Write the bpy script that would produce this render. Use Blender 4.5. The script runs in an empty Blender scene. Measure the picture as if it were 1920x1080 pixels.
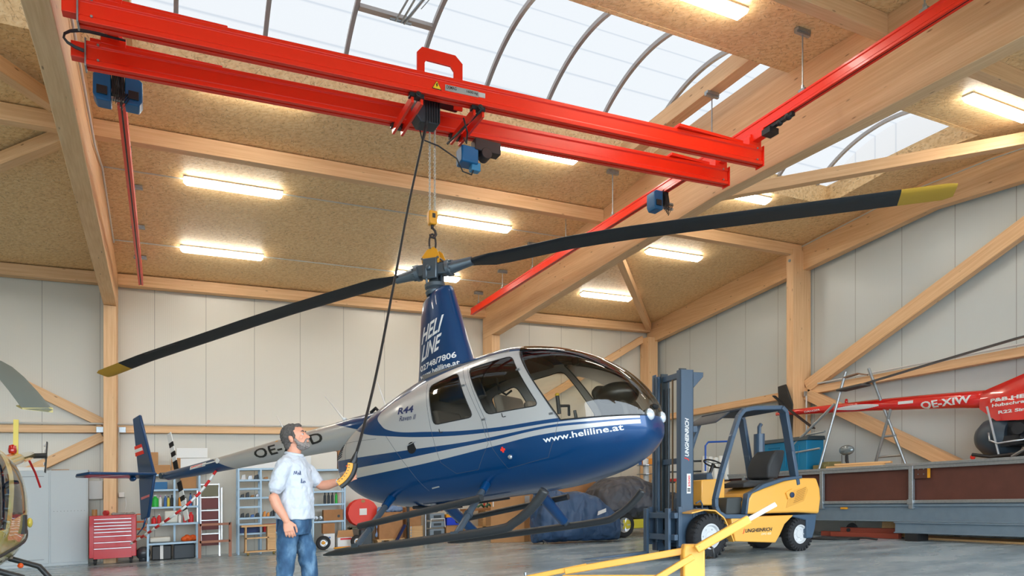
import bpy, bmesh, math, random
import numpy as np
from mathutils import Vector, Matrix, Euler
from mathutils.bvhtree import BVHTree
random.seed(7)
SC = bpy.context.scene
COL = SC.collection
# ---------------------------------------------------------------- camera, light, exposure
NN = math.hypot(650, 1305); SF = 650 / NN; CF = 1305 / NN; KS = .0376; EYE = 1.08
cd = bpy.data.cameras.new('camera'); cam = bpy.data.objects.new('camera', cd); COL.objects.link(cam)
cd.sensor_width = 36; cd.lens = 36 * 1305 / 1920; cd.shift_y = .2034; cd.clip_end = 200
cam.location = (0, 0, EYE); cam.rotation_euler = (math.pi / 2, 0, -math.atan2(SF, CF))
SC.camera = cam
SC.view_settings.view_transform = 'Standard'; SC.view_settings.look = 'None'
SC.view_settings.gamma = 1; SC.view_settings.use_curve_mapping = False
SC.view_settings.exposure = 0.15
w = bpy.data.worlds.new('daylight'); SC.world = w; w.use_nodes = True
bg = w.node_tree.nodes['Background']; bg.inputs[0].default_value = (.80, .91, 1, 1); bg.inputs[1].default_value = 7.6
try:
    SC.cycles.max_bounces = 8; SC.cycles.transparent_max_bounces = 12; SC.cycles.sample_clamp_indirect = 6
    SC.cycles.caustics_reflective = False; SC.cycles.caustics_refractive = False
except Exception: pass
def portal(name, loc, rot, sx, sy):
    l = bpy.data.lights.new(name, 'AREA'); l.shape = 'RECTANGLE'; l.size = sx; l.size_y = sy
    l.cycles.is_portal = True
    o = bpy.data.objects.new(name, l); COL.objects.link(o); o.location = loc; o.rotation_euler = rot
def zf(X, Y): return KS * (X * CF - Y * SF)          # the hall's floor and all its level lines fall 3.8 % across
def V(X, Y, w=0.): return Vector((X, Y, w + zf(X, Y)))
portal('daylight_opening', V(5, -3.9, 3.2), (math.pi/2, 0, 0), 18, 6)
portal('daylight_opening', V(4.5, 8.45, 8.1), (0, 0, 0), 17, 3)
# ---------------------------------------------------------------- materials
def lin(c): return tuple((v / 12.92 if v <= .04045 else ((v + .055) / 1.055) ** 2.4) for v in [q / 255 for q in c]) + (1,)
MATS = {}
def mat(name, c, rough=.5, metal=0., coat=0., emit=None, estr=0., bump=0., bscale=40., var=0., vscale=6., coatr=.05, spec=.5):
    if name in MATS: return MATS[name]
    m = bpy.data.materials.new(name); m.use_nodes = True; nt = m.node_tree; b = nt.nodes['Principled BSDF']
    col = lin(c); b.inputs['Base Color'].default_value = col
    b.inputs['Roughness'].default_value = rough; b.inputs['Metallic'].default_value = metal
    b.inputs['Coat Weight'].default_value = coat; b.inputs['Coat Roughness'].default_value = coatr
    b.inputs['Specular IOR Level'].default_value = spec
    if emit: b.inputs['Emission Color'].default_value = lin(emit); b.inputs['Emission Strength'].default_value = estr
    if var or bump:
        tc = nt.nodes.new('ShaderNodeTexCoord')
    if var:
        n = nt.nodes.new('ShaderNodeTexNoise'); n.inputs['Scale'].default_value = vscale; n.inputs['Detail'].default_value = 6
        nt.links.new(tc.outputs['Object'], n.inputs['Vector'])
        r = nt.nodes.new('ShaderNodeValToRGB'); r.color_ramp.elements[0].position = .3; r.color_ramp.elements[1].position = .7
        r.color_ramp.elements[0].color = tuple(v * (1 - var) for v in col[:3]) + (1,)
        r.color_ramp.elements[1].color = tuple(min(1, v * (1 + var)) for v in col[:3]) + (1,)
        nt.links.new(n.outputs['Fac'], r.inputs[0]); nt.links.new(r.outputs[0], b.inputs['Base Color'])
    if bump:
        n2 = nt.nodes.new('ShaderNodeTexNoise'); n2.inputs['Scale'].default_value = bscale; n2.inputs['Detail'].default_value = 4
        nt.links.new(tc.outputs['Object'], n2.inputs['Vector'])
        bp_ = nt.nodes.new('ShaderNodeBump'); bp_.inputs['Strength'].default_value = bump; bp_.inputs['Distance'].default_value = .02
        nt.links.new(n2.outputs['Fac'], bp_.inputs['Height']); nt.links.new(bp_.outputs[0], b.inputs['Normal'])
    MATS[name] = m; return m
class NT:
    def __init__(s, name):
        s.m = bpy.data.materials.new(name); s.m.use_nodes = True; s.t = s.m.node_tree; s.b = s.t.nodes['Principled BSDF']; MATS[name] = s.m
    def n(s, typ, **kw):
        nd = s.t.nodes.new('ShaderNode' + typ)
        for k, v in kw.items():
            if k.startswith('i_'):
                key = k[2:]; nd.inputs[int(key) if key.isdigit() else key].default_value = v
            else: setattr(nd, k, v)
        return nd
    def l(s, a, b): s.t.links.new(a, b)
    def math(s, op, a, b=None, c=None):
        nd = s.n('Math', operation=op)
        for i, v in enumerate((a, b, c)):
            if v is None: continue
            if isinstance(v, (int, float)): nd.inputs[i].default_value = v
            else: s.l(v, nd.inputs[i])
        return nd.outputs[0]
    def mix(s, f, a, b):
        nd = s.n('Mix', data_type='RGBA')
        for sock, v in ((nd.inputs[0], f), (nd.inputs[6], a), (nd.inputs[7], b)):
            if isinstance(v, (int, float)): sock.default_value = v
            elif isinstance(v, tuple): sock.default_value = v
            else: s.l(v, sock)
        return nd.outputs[2]
    def ramp(s, f, stops, interp='LINEAR'):
        nd = s.n('ValToRGB'); cr = nd.color_ramp; cr.interpolation = interp
        while len(cr.elements) < len(stops): cr.elements.new(.5)
        for e, (p, c) in zip(cr.elements, stops): e.position = p; e.color = c if len(c) == 4 else lin(c)
        s.l(f, nd.inputs[0]); return nd.outputs[0]
    def noise(s, vec, scale, detail=4, sc=None, rot=None, rough=.5):
        if rot:
            m0 = s.n('Mapping'); s.l(vec, m0.inputs[0]); m0.inputs['Rotation'].default_value = rot; vec = m0.outputs[0]
        if sc:
            mp = s.n('Mapping'); s.l(vec, mp.inputs[0])
            if sc: mp.inputs['Scale'].default_value = sc
            vec = mp.outputs[0]
        nd = s.n('TexNoise', i_Scale=scale, i_Detail=detail, i_Roughness=rough); s.l(vec, nd.inputs['Vector']); return nd.outputs['Fac']
def wood(name, light, dark, knots=True):
    s = NT(name); tc = s.n('TexCoord').outputs['Object']
    a = s.noise(tc, 3, 5, sc=(.5, 14, 14)); b = s.noise(tc, 1.2, 2, sc=(.3, 3, 22)); 
    c = s.ramp(s.math('ADD', s.math('MULTIPLY', a, .6), s.math('MULTIPLY', b, .4)), [(.32, dark), (.5, tuple((x + y) // 2 for x, y in zip(light, dark))), (.68, light)])
    if knots:
        mp = s.n('Mapping'); s.l(tc, mp.inputs[0]); mp.inputs['Scale'].default_value = (2.2, 8, 8)
        v = s.n('TexVoronoi', i_Scale=1.0); s.l(mp.outputs[0], v.inputs['Vector'])
        k = s.ramp(v.outputs['Distance'], [(.04, (1, 1, 1, 1)), (.1, (0, 0, 0, 1))])
        c = s.mix(s.math('MULTIPLY', k, .75), c, lin((120, 70, 38)))
    s.l(c, s.b.inputs['Base Color']); s.b.inputs['Roughness'].default_value = .55
    return s.m
WOOD = wood('glulam_spruce', (243, 203, 156), (222, 174, 124))
PLY = wood('plain_timber', (226, 184, 130), (202, 156, 104), False)
def osb(nm='osb_board', up=False):
    R = (lambda r: (0, r, 0)) if up else (lambda r: (0, 0, r)); Q = (lambda a, b: (a, 1, b)) if up else (lambda a, b: (a, b, 1))
    s = NT(nm); tc = s.n('TexCoord').outputs['Object']
    f = None
    for i, (r, th) in enumerate(((.2, .70), (1.05, .705), (2.1, .70), (.6, .715), (1.6, .71), (2.7, .715))):
        q = s.noise(tc, 11, 1, sc=Q(1, 5.2), rot=R(r), rough=.3)
        q = s.ramp(q, [(th, (0, 0, 0, 1)), (th + .03, (1, 1, 1, 1))])
        f = q if f is None else s.math('MAXIMUM', f, q)
    base = s.ramp(s.noise(tc, 14, 5, sc=Q(1, 1.8), rot=R(.7)), [(.3, (222, 180, 124)), (.5, (240, 202, 146)), (.7, (248, 218, 168))])
    l2 = s.ramp(s.noise(tc, 10, 1, sc=Q(4, 1), rot=R(.9)), [(.6, (0, 0, 0, 1)), (.64, (1, 1, 1, 1))])
    c = s.mix(s.math('MULTIPLY', l2, .35), base, lin((236, 204, 160)))
    c = s.mix(s.math('MULTIPLY', f, .5), c, lin((152, 104, 58)))
    s.l(c, s.b.inputs['Base Color']); s.b.inputs['Roughness'].default_value = .5
    bp_ = s.n('Bump', i_Strength=.25, i_Distance=.01); s.l(f, bp_.inputs['Height']); s.l(bp_.outputs[0], s.b.inputs['Normal'])
    return s.m
OSB = osb(); OSBV = osb('osb_board_upright', True)
def sandwich(name, axis, off, pitch, col, col2):
    s = NT(name); tc = s.n('TexCoord'); sp = s.n('SeparateXYZ'); s.l(tc.outputs['Object'], sp.inputs[0]); x = sp.outputs[axis]
    u = s.math('FRACT', s.math('DIVIDE', s.math('SUBTRACT', x, off), pitch))
    seam = s.math('LESS_THAN', u, .012)
    rib = s.math('SINE', s.math('MULTIPLY', x, 2 * math.pi / .042))
    c = s.mix(s.math('MULTIPLY', seam, .55), s.mix(s.noise(tc.outputs['Object'], .5, 2), lin(col), lin(col2)), lin((90, 86, 78)))
    s.l(c, s.b.inputs['Base Color']); s.b.inputs['Roughness'].default_value = .32
    hgt = s.math('SUBTRACT', s.math('MULTIPLY', rib, .35), s.math('MULTIPLY', seam, 3))
    bp_ = s.n('Bump', i_Strength=.22, i_Distance=.003); s.l(hgt, bp_.inputs['Height']); s.l(bp_.outputs[0], s.b.inputs['Normal'])
    return s.m
WALLB = sandwich('sandwich_panel_back', 0, -1.27, 1.05, (214, 210, 197), (208, 204, 191))
WALLG = sandwich('sandwich_panel_gable', 1, 7.1, 1.08, (206, 213, 211), (200, 207, 205))
def concrete():
    s = NT('polished_concrete'); tc = s.n('TexCoord').outputs['Object']
    n1 = s.noise(tc, .7, 8, sc=(1, 2.2, 1)); n2 = s.noise(tc, 9, 6)
    c = s.ramp(s.math('ADD', s.math('MULTIPLY', n1, .7), s.math('MULTIPLY', n2, .3)), [(.35, (128, 146, 158)), (.5, (155, 172, 182)), (.66, (174, 188, 196))])
    s.l(c, s.b.inputs['Base Color'])
    r = s.n('MapRange', i_1=.3, i_2=.7, i_3=.16, i_4=.34); s.l(n1, r.inputs[0]); s.l(r.outputs[0], s.b.inputs['Roughness'])
    bp_ = s.n('Bump', i_Strength=.05, i_Distance=.01); s.l(n2, bp_.inputs['Height']); s.l(bp_.outputs[0], s.b.inputs['Normal'])
    return s.m
FLOOR = concrete()
def polycarb():
    s = NT('polycarbonate_sheet'); tc = s.n('TexCoord'); sp = s.n('SeparateXYZ'); s.l(tc.outputs['Object'], sp.inputs[0])
    u = s.math('FRACT', s.math('MULTIPLY', s.math('ADD', sp.outputs[1], .1), 2.35))
    line = s.ramp(u, [(.0, (0, 0, 0, 1)), (.04, (1, 1, 1, 1)), (.10, (0, 0, 0, 1))])  # sheet lines and shadows of an outside railing, painted into the tint
    near = s.math('GREATER_THAN', sp.outputs[1], 8.25)
    c = s.mix(s.math('MULTIPLY', s.math('MULTIPLY', line, near), .6), (.131, .122, .117, 1), (.078, .080, .086, 1))
    t = s.n('BsdfTransparent'); tr = s.n('BsdfTranslucent'); mx = s.n('MixShader', i_0=.35)
    s.l(c, t.inputs[0]); s.l(c, tr.inputs[0]); s.l(t.outputs[0], mx.inputs[1]); s.l(tr.outputs[0], mx.inputs[2])
    s.l(mx.outputs[0], s.t.nodes['Material Output'].inputs[0]); return s.m
POLY = polycarb()
def glass(name, tint, rough=.02, ior=1.5):
    s = NT(name); t = s.n('BsdfTransparent'); t.inputs[0].default_value = tint
    g = s.n('BsdfGlossy', i_Roughness=rough); f = s.n('Fresnel', i_IOR=ior); mx = s.n('MixShader')
    s.l(f.outputs[0], mx.inputs[0]); s.l(t.outputs[0], mx.inputs[1]); s.l(g.outputs[0], mx.inputs[2])
    s.l(mx.outputs[0], s.t.nodes['Material Output'].inputs[0]); return s.m
CANOPY = glass('tinted_acrylic', (.9, .87, .8, 1), ior=1.6)
CLEAR = glass('clear_plastic', (.9, .92, .95, 1))
SILVERG = mat('galvanised', (165, 172, 176), .38, .75, var=.1, vscale=30)
STEEL = mat('bare_steel', (150, 152, 155), .3, .9)
ALU = mat('aluminium', (196, 200, 205), .3, .8)
BLACK = mat('black_plastic', (28, 29, 31), .45)
RUBBER = mat('rubber', (34, 35, 38), .75, bump=.3, bscale=60)
WHITE = mat('white_paint', (232, 232, 230), .4)
RED = mat('crane_red', (248, 44, 14), .34, coat=.15)
DKRED = mat('dark_red', (120, 22, 14), .5)
DBLUE = mat('drive_blue', (10, 92, 140), .4)
YEL = mat('crane_yellow', (226, 154, 34), .4)
LAMP = mat('luminaire_diffuser', (255, 255, 255), .4, emit=(255, 249, 236), estr=26)
CARD = mat('cardboard', (186, 138, 92), .8, var=.06, vscale=5)
CARD2 = mat('brown_cardboard', (170, 122, 80), .8, var=.08, vscale=9)
GREYB = mat('grey_blue_steel', (120, 138, 152), .42, .3, var=.06, vscale=8)
# ---------------------------------------------------------------- mesh building
def frame(d, up=Vector((0, 0, 1))):
    d = d.normalized()
    if abs(d.dot(up)) > .98: up = Vector((0, 1, 0)) if abs(d.y) < .9 else Vector((1, 0, 0))
    a = d.cross(up).normalized(); return d, a, a.cross(d).normalized()
class MB:
    def __init__(s): s.v = []; s.f = []; s.mi = []; s.cur = 0; s.M = None
    def add(s, vs, fs):
        b = len(s.v)
        for p in vs:
            p = Vector(p); s.v.append(s.M @ p if s.M else p)
        for q in fs: s.f.append([b + i for i in q]); s.mi.append(s.cur)
        return s
    def box(s, a, b):
        (x0, y0, z0), (x1, y1, z1) = a, b
        return s.add([(x0, y0, z0), (x1, y0, z0), (x1, y1, z0), (x0, y1, z0), (x0, y0, z1), (x1, y0, z1), (x1, y1, z1), (x0, y1, z1)],
                     [(0, 3, 2, 1), (4, 5, 6, 7), (0, 1, 5, 4), (1, 2, 6, 5), (2, 3, 7, 6), (3, 0, 4, 7)])
    def cbox(s, c, d): return s.box([c[i] - d[i] / 2 for i in range(3)], [c[i] + d[i] / 2 for i in range(3)])
    def bar(s, p, q, w, h, up=(0, 0, 1)):
        p, q = Vector(p), Vector(q); d, a, u = frame(q - p, Vector(up)); vs = []
        for o in (p, q):
            for i, j in ((-1, -1), (1, -1), (1, 1), (-1, 1)): vs.append(o + a * w / 2 * i + u * h / 2 * j)
        return s.add(vs, [(0, 1, 2, 3), (7, 6, 5, 4), (0, 4, 5, 1), (1, 5, 6, 2), (2, 6, 7, 3), (3, 7, 4, 0)])
    def tube(s, pts, r, n=10, closed=False, caps=True):
        pts = [Vector(p) for p in pts]; m = len(pts); rs = r if isinstance(r, (list, tuple)) else [r] * m
        vs = []; fs = []; pu = Vector((0, 0, 1))
        for i, p in enumerate(pts):
            d = (pts[(i + 1) % m] - pts[i - 1]) if closed else (pts[min(i + 1, m - 1)] - pts[max(i - 1, 0)])
            d, a, u = frame(d, pu); pu = u
            for k in range(n):
                t = 2 * math.pi * k / n; vs.append(p + a * math.cos(t) * rs[i] + u * math.sin(t) * rs[i])
        for i in range(m if closed else m - 1):
            for k in range(n):
                j = (i + 1) % m; fs.append((i * n + k, j * n + k, j * n + (k + 1) % n, i * n + (k + 1) % n))
        if caps and not closed: fs += [tuple(range(n)), tuple(reversed(range((m - 1) * n, m * n)))]
        return s.add(vs, fs)
    def cyl(s, p, q, r, n=16, r2=None): return s.tube([p, q], [r, r if r2 is None else r2], n)
    def lathe(s, c, ax, prof, n=20, up=(0, 0, 1), caps=True):
        c = Vector(c); d, a, u = frame(Vector(ax), Vector(up)); vs = []; fs = []
        for (r, t) in prof:
            for k in range(n):
                q = 2 * math.pi * k / n; vs.append(c + d * t + (a * math.cos(q) + u * math.sin(q)) * max(r, 1e-4))
        for i in range(len(prof) - 1):
            for k in range(n): fs.append((i * n + k, i * n + (k + 1) % n, (i + 1) * n + (k + 1) % n, (i + 1) * n + k))
        if caps: fs += [tuple(reversed(range(n))), tuple(range((len(prof) - 1) * n, len(prof) * n))]
        return s.add(vs, fs)
    def prism(s, poly, o, ax, ay, depth):
        """poly (list of 2d) in plane o+ax*u+ay*v, extruded by vector depth"""
        o, ax, ay, dp = Vector(o), Vector(ax), Vector(ay), Vector(depth); n = len(poly)
        vs = [o + ax * u + ay * v for u, v in poly] + [o + ax * u + ay * v + dp for u, v in poly]
        return s.add(vs, [tuple(range(n)), tuple(reversed(range(n, 2 * n)))] + [(i, i + n, (i + 1) % n + n, (i + 1) % n) for i in range(n)])
    def loft(s, rings, closed_ends=True):
        n = len(rings[0]); vs = [p for r in rings for p in r]; fs = []
        for i in range(len(rings) - 1):
            for k in range(n): fs.append((i * n + k, i * n + (k + 1) % n, (i + 1) * n + (k + 1) % n, (i + 1) * n + k))
        if closed_ends: fs += [tuple(reversed(range(n))), tuple(range((len(rings) - 1) * n, len(rings) * n))]
        return s.add(vs, fs)
    def ball(s, c, r, n=14, m=10, sc=(1, 1, 1), rot=None):
        c = Vector(c); vs = []; fs = []
        for i in range(m + 1):
            t = math.pi * i / m
            for k in range(n):
                q = 2 * math.pi * k / n; p = Vector((math.sin(t) * math.cos(q) * sc[0], math.sin(t) * math.sin(q) * sc[1], math.cos(t) * sc[2])) * r
                vs.append(c + (rot @ p if rot else p))
        for i in range(m):
            for k in range(n): fs.append((i * n + k, (i + 1) * n + k, (i + 1) * n + (k + 1) % n, i * n + (k + 1) % n))
        return s.add(vs, fs)
    def capsule(s, pts, rs, n=14, flat=None, up=(0, 0, 1)):
        """rounded tapered limb along pts; flat = (a,b) ellipse factors"""
        pts = [Vector(p) for p in pts]; m = len(pts); fl = flat or (1, 1); rings = []
        d0 = (pts[1] - pts[0]).normalized(); d1 = (pts[-1] - pts[-2]).normalized()
        seq = [(pts[0] - d0 * rs[0] * math.cos(t), rs[0] * math.sin(t), d0) for t in (.15, .6, 1.1)]
        for i in range(m): seq.append((pts[i], rs[i], (pts[min(i + 1, m - 1)] - pts[max(i - 1, 0)]).normalized()))
        seq += [(pts[-1] + d1 * rs[-1] * math.cos(t), rs[-1] * math.sin(t), d1) for t in (1.1, .6, .15)]
        for p, r, d in seq:
            _, a, u = frame(d, Vector(up))
            rings.append([p + a * math.cos(2 * math.pi * k / n) * r * fl[0] + u * math.sin(2 * math.pi * k / n) * r * fl[1] for k in range(n)])
        return s.loft(rings)
    def build(s, name, mats, parent=None, smooth=None, bevel=0, seg=2, world=None, kind=None, label=None, weld=False, solid=0):
        me = bpy.data.meshes.new(name)
        vs = s.v
        if parent is not None and world: 
            pp = parent
            while pp.name not in WM: pp = pp.parent
            inv = WM[pp.name].inverted(); vs = [inv @ p for p in vs]
        me.from_pydata([tuple(p) for p in vs], [], s.f)
        for m in (mats if isinstance(mats, (list, tuple)) else [mats]): me.materials.append(m)
        if len(me.materials) > 1: me.polygons.foreach_set('material_index', s.mi)
        bm = bmesh.new(); bm.from_mesh(me)
        if weld: bmesh.ops.remove_doubles(bm, verts=bm.verts, dist=1e-5)
        bmesh.ops.recalc_face_normals(bm, faces=bm.faces); bm.to_mesh(me); bm.free()
        o = bpy.data.objects.new(name, me); COL.objects.link(o)
        if parent is not None: o.parent = parent
        if smooth: me.shade_smooth() if smooth == True else me.set_sharp_from_angle(angle=math.radians(smooth))
        if smooth and smooth != True:
            for p in me.polygons: p.use_smooth = True
        if solid:
            m = o.modifiers.new('s', 'SOLIDIFY'); m.thickness = solid; m.offset = 0
        if bevel:
            m = o.modifiers.new('b', 'BEVEL'); m.width = bevel; m.segments = seg; m.limit_method = 'ANGLE'; m.angle_limit = math.radians(40)
            if not smooth:
                for p in me.polygons: p.use_smooth = True
                me.set_sharp_from_angle(angle=math.radians(35))
        if kind: o['kind'] = kind
        if label: o['label'] = label
        return o
WM = {}
def thing(name, label, cat, loc=(0, 0, 0), rotz=0, group=None, rot=None):
    o = bpy.data.objects.new(name, None); COL.objects.link(o); o.empty_display_size = .1
    e = rot or (0, 0, rotz); o.location = loc; o.rotation_euler = e
    WM[o.name] = Matrix.Translation(Vector(loc)) @ Euler(e).to_matrix().to_4x4()
    o['label'] = label; o['category'] = cat
    if group: o['group'] = group
    return o
def tag(o, label, cat, group=None, kind=None):
    o['label'] = label; o['category'] = cat
    if group: o['group'] = group
    if kind: o['kind'] = kind
    return o
def dup(root, loc, rotz=None, label=None, name=None):
    r = root.copy(); COL.objects.link(r); r.location = loc
    if rotz is not None: r.rotation_euler = (0, 0, rotz)
    if label: r['label'] = label
    for ch in root.children:
        c = ch.copy(); COL.objects.link(c); c.parent = r
        for g in ch.children: q = g.copy(); COL.objects.link(q); q.parent = c
    return r
def beam(name, p, q, w, h, m=None, label=None, bevel=.006, kind='structure', cut=None, up=(0, 0, 1), parent=None):
    """timber p->q (centre line), own axes so that the grain runs along it"""
    p, q = Vector(p), Vector(q); d, a, u = frame(q - p, Vector(up)); L = (q - p).length; b = MB()
    b.box((0, -w / 2, -h / 2), (L, w / 2, h / 2)); o = b.build(name, m or WOOD, bevel=bevel)
    mw = Matrix((( d.x, -a.x, u.x, p.x), (d.y, -a.y, u.y, p.y), (d.z, -a.z, u.z, p.z), (0, 0, 0, 1)))
    if parent is not None: o.parent = parent; mw = WM[parent.name].inverted() @ mw
    o.matrix_world = mw if parent is None else mw
    if parent is not None: o.matrix_local = mw
    if kind and parent is None: o['kind'] = kind
    if label: o['label'] = label
    return o
# lettering
_tc = {}
def text_geo(txt, bold=0., shear=0., space=1., step=0):
    key = (txt, bold, shear, space, step)
    if key in _tc: return _tc[key]
    c = bpy.data.curves.new('t', 'FONT'); c.body = txt; c.offset = bold; c.shear = shear; c.space_character = space; c.resolution_u = 3
    o = bpy.data.objects.new('t', c); COL.objects.link(o); dg = bpy.context.evaluated_depsgraph_get(); dg.update()
    me = bpy.data.meshes.new_from_object(o.evaluated_get(dg)); bpy.data.objects.remove(o); bpy.data.curves.remove(c)
    bm = bmesh.new(); bm.from_mesh(me)
    xs = [v.co.x for v in bm.verts]; ys = [v.co.y for v in bm.verts]; x0, x1, y0, y1 = min(xs), max(xs), min(ys), max(ys)
    if step:
        n = int((x1 - x0) / step) + 1
        for i in range(1, n): bmesh.ops.bisect_plane(bm, geom=bm.verts[:] + bm.edges[:] + bm.faces[:], plane_co=(x0 + i * step, 0, 0), plane_no=(1, 0, 0))
        for i in range(1, int((y1 - y0) / step) + 1): bmesh.ops.bisect_plane(bm, geom=bm.verts[:] + bm.edges[:] + bm.faces[:], plane_co=(0, y0 + i * step, 0), plane_no=(0, 1, 0))
        bmesh.ops.triangulate(bm, faces=bm.faces)
    bm.verts.ensure_lookup_table()
    g = ([((v.co.x - x0) / (x1 - x0), (v.co.y - y0) / (y1 - y0)) for v in bm.verts], [[v.index for v in f.verts] for f in bm.faces], (x1 - x0) / (y1 - y0))
    bm.free(); bpy.data.meshes.remove(me); _tc[key] = g; return g
def lettering(b, txt, o, ex, ey, bvh=None, off=.003, bold=.015, shear=0, space=1., step=0):
    """text filling the parallelogram o, o+ex, o+ey (parent's local frame); bvh: wrap onto that surface along -(ex x ey)"""
    pts, fs, _ = text_geo(txt, bold, shear, space, step); o, ex, ey = Vector(o), Vector(ex), Vector(ey); n = ex.cross(ey).normalized(); vs = []
    for u, v in pts:
        p = o + ex * u + ey * v
        if bvh:
            h, nn, _, _ = bvh.ray_cast(p + n * .6, -n)
            p = (h + n * off) if h else p
        else: p = p + n * off
        vs.append(p)
    b.add(vs, fs); return b
def decal(b, poly, o, ex, ey, bvh=None, off=.003, sub=8):
    """flat quad patch o,ex,ey projected on bvh"""
    o, ex, ey = Vector(o), Vector(ex), Vector(ey); n = ex.cross(ey).normalized(); vs = []
    for j in range(sub + 1):
        for i in range(sub + 1):
            p = o + ex * i / sub + ey * j / sub
            if bvh:
                h, _, _, _ = bvh.ray_cast(p + n * .6, -n); p = (h + n * off) if h else p
            else: p = p + n * off
            vs.append(p)
    b.add(vs, [(j * (sub + 1) + i, j * (sub + 1) + i + 1, (j + 1) * (sub + 1) + i + 1, (j + 1) * (sub + 1) + i) for j in range(sub) for i in range(sub)])
    return b
def bvh_of(b): return BVHTree.FromPolygons([tuple(p) for p in b.v], [tuple(f) for f in b.f])
def remesh(b, name, mats, parent, vox, smooth=4, label=None, disp=0, dscale=.1):
    """union overlapping closed pieces into one continuous skin"""
    o = b.build(name, mats if isinstance(mats, (list, tuple)) else [mats], parent)
    m = o.modifiers.new('r', 'REMESH'); m.mode = 'VOXEL'; m.voxel_size = vox; m.use_smooth_shade = True
    if smooth: k = o.modifiers.new('k', 'SMOOTH'); k.iterations = smooth; k.factor = .5
    if disp:
        t = bpy.data.textures.new(name + '_fold', 'CLOUDS'); t.noise_scale = dscale; t.noise_depth = 2
        d = o.modifiers.new('d', 'DISPLACE'); d.texture = t; d.strength = disp; d.mid_level = .5; d.texture_coords = 'LOCAL'
    dg = bpy.context.evaluated_depsgraph_get(); me = bpy.data.meshes.new_from_object(o.evaluated_get(dg))
    o.modifiers.clear(); old = o.data; o.data = me; bpy.data.meshes.remove(old)
    for p in me.polygons: p.use_smooth = True
    if label: o['label'] = label
    return o
# ================================================================ THE HALL
SH = Matrix(((1, 0, 0, 0), (0, 1, 0, 0), (KS * CF, -KS * SF, 1, 0), (0, 0, 0, 1)))
def SB(): b = MB(); b.M = SH; return b
def cw(y): return 6.2 + .085 * (17.45 - y) if y > 8.45 else 6.965 - .085 * (8.45 - y)
def struct(b, name, m, **k): return b.build(name, m, kind='structure', **k)
XL, XR, YB, YF = -9, 13.6, 17.45, -4
struct(SB().box((XL - 6, YF, -.2), (XR + .3, YB + .3, 0)), 'floor', FLOOR)
struct(SB().box((-40, -60, -.25), (50, YF, -.05)), 'ground', mat('asphalt_apron', (80, 80, 80), .9, var=.1))
struct(SB().box((XL, YB, 0), (XR + .1, YB + .12, 6.3)), 'wall_back', WALLB)
b = SB(); b.prism([(YF, 0), (YB + .1, 0), (YB + .1, cw(YB) + .05), (8.45, cw(8.45)), (YF, cw(YF) + .05)], (XR, 0, 0), (0, 1, 0), (0, 0, 1), (.12, 0, 0)); struct(b, 'wall_right', WALLG)
b = SB(); b.prism([(YF, 0), (YB + .1, 0), (YB + .1, cw(YB) + .05), (8.45, cw(8.45)), (YF, cw(YF) + .05)], (XL - .12, 0, 0), (0, 1, 0), (0, 0, 1), (.12, 0, 0)); struct(b, 'wall_left', WALLG)
def slab(x0, x1, y0, y1):
    b = SB(); b.add([(x0, y0, cw(y0)), (x1, y0, cw(y0)), (x1, y1, cw(y1)), (x0, y1, cw(y1)), (x0, y0, cw(y0) + .08), (x1, y0, cw(y0) + .08), (x1, y1, cw(y1) + .08), (x0, y1, cw(y1) + .08)],
        [(0, 3, 2, 1), (4, 5, 6, 7), (0, 1, 5, 4), (1, 2, 6, 5), (2, 3, 7, 6), (3, 0, 4, 7)]); return b
SX0, SX1, SY0, SY1, SW = -4.2, 12.2, 6.95, 9.95, 7.22
struct(slab(XL, XR, SY1, YB + .1), 'ceiling', OSB); struct(slab(XL, XR, YF, SY0), 'ceiling', OSB)
for x0, x1 in ((XL, SX0), (SX1, XR)):
    struct(slab(x0, x1, SY0, 8.45), 'ceiling', OSB); struct(slab(x0, x1, 8.45, SY1), 'ceiling', OSB)
def osbv(name, a, c):
    b = SB(); b.box(a, c); return struct(b, name, OSBV)
osbv('trim_1', (SX0, SY1 - .012, cw(SY1) - .006), (SX1, SY1 + .05, SW)); osbv('trim_2', (SX0, SY0 - .05, cw(SY0) - .006), (SX1, SY0 + .012, SW))
for nm, xx in (('trim_3', SX1 - .012), ('trim_4', SX0 - .046)):
    b = SB(); b.prism([(SY0, cw(SY0) - .006), (8.45, cw(8.45) - .006), (SY1, cw(SY1) - .006), (SY1, SW), (SY0, SW)], (xx, 0, 0), (0, 1, 0), (0, 0, 1), (.058, 0, 0)); struct(b, nm, OSBV)
# barrel rooflight
RV = 2.33; WC = SW + .55 - RV; TH = math.asin(1.5 / RV)
def arcp(t, r=RV): return (8.45 + r * math.sin(t), WC + r * math.cos(t))
b = SB(); n = 28
for i in range(n + 1):
    y, z = arcp(-TH + 2 * TH * i / n); b.v += [SH @ Vector((SX0, y, z)), SH @ Vector((SX1, y, z))]
for i in range(n): b.f.append((2 * i, 2 * i + 1, 2 * i + 3, 2 * i + 2)); b.mi.append(0)
vault = struct(b, 'window_1', POLY, smooth=True)
for xe in (SX0, SX1):
    b = SB(); b.add([(xe, 8.45, SW)] + [(xe,) + arcp(-TH + 2 * TH * i / n) for i in range(n + 1)], [(0, i + 1, i + 2) for i in range(n)])
    o = b.build('pane', POLY, vault)
RIB = mat('rooflight_rib', (176, 170, 166), .4, .3)
x = .12 - 1.07 * 4
while x < SX1:
    b = SB()
    for i in range(n):
        (y0, z0), (y1, z1) = arcp(-TH + 2 * TH * i / n, RV - .03), arcp(-TH + 2 * TH * (i + 1) / n, RV - .03)
        b.bar((x, y0, z0), (x, y1, z1), .055, .06, up=(0, 0, 1))
    b.build('window_frame', RIB, vault); x += 1.07
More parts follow.
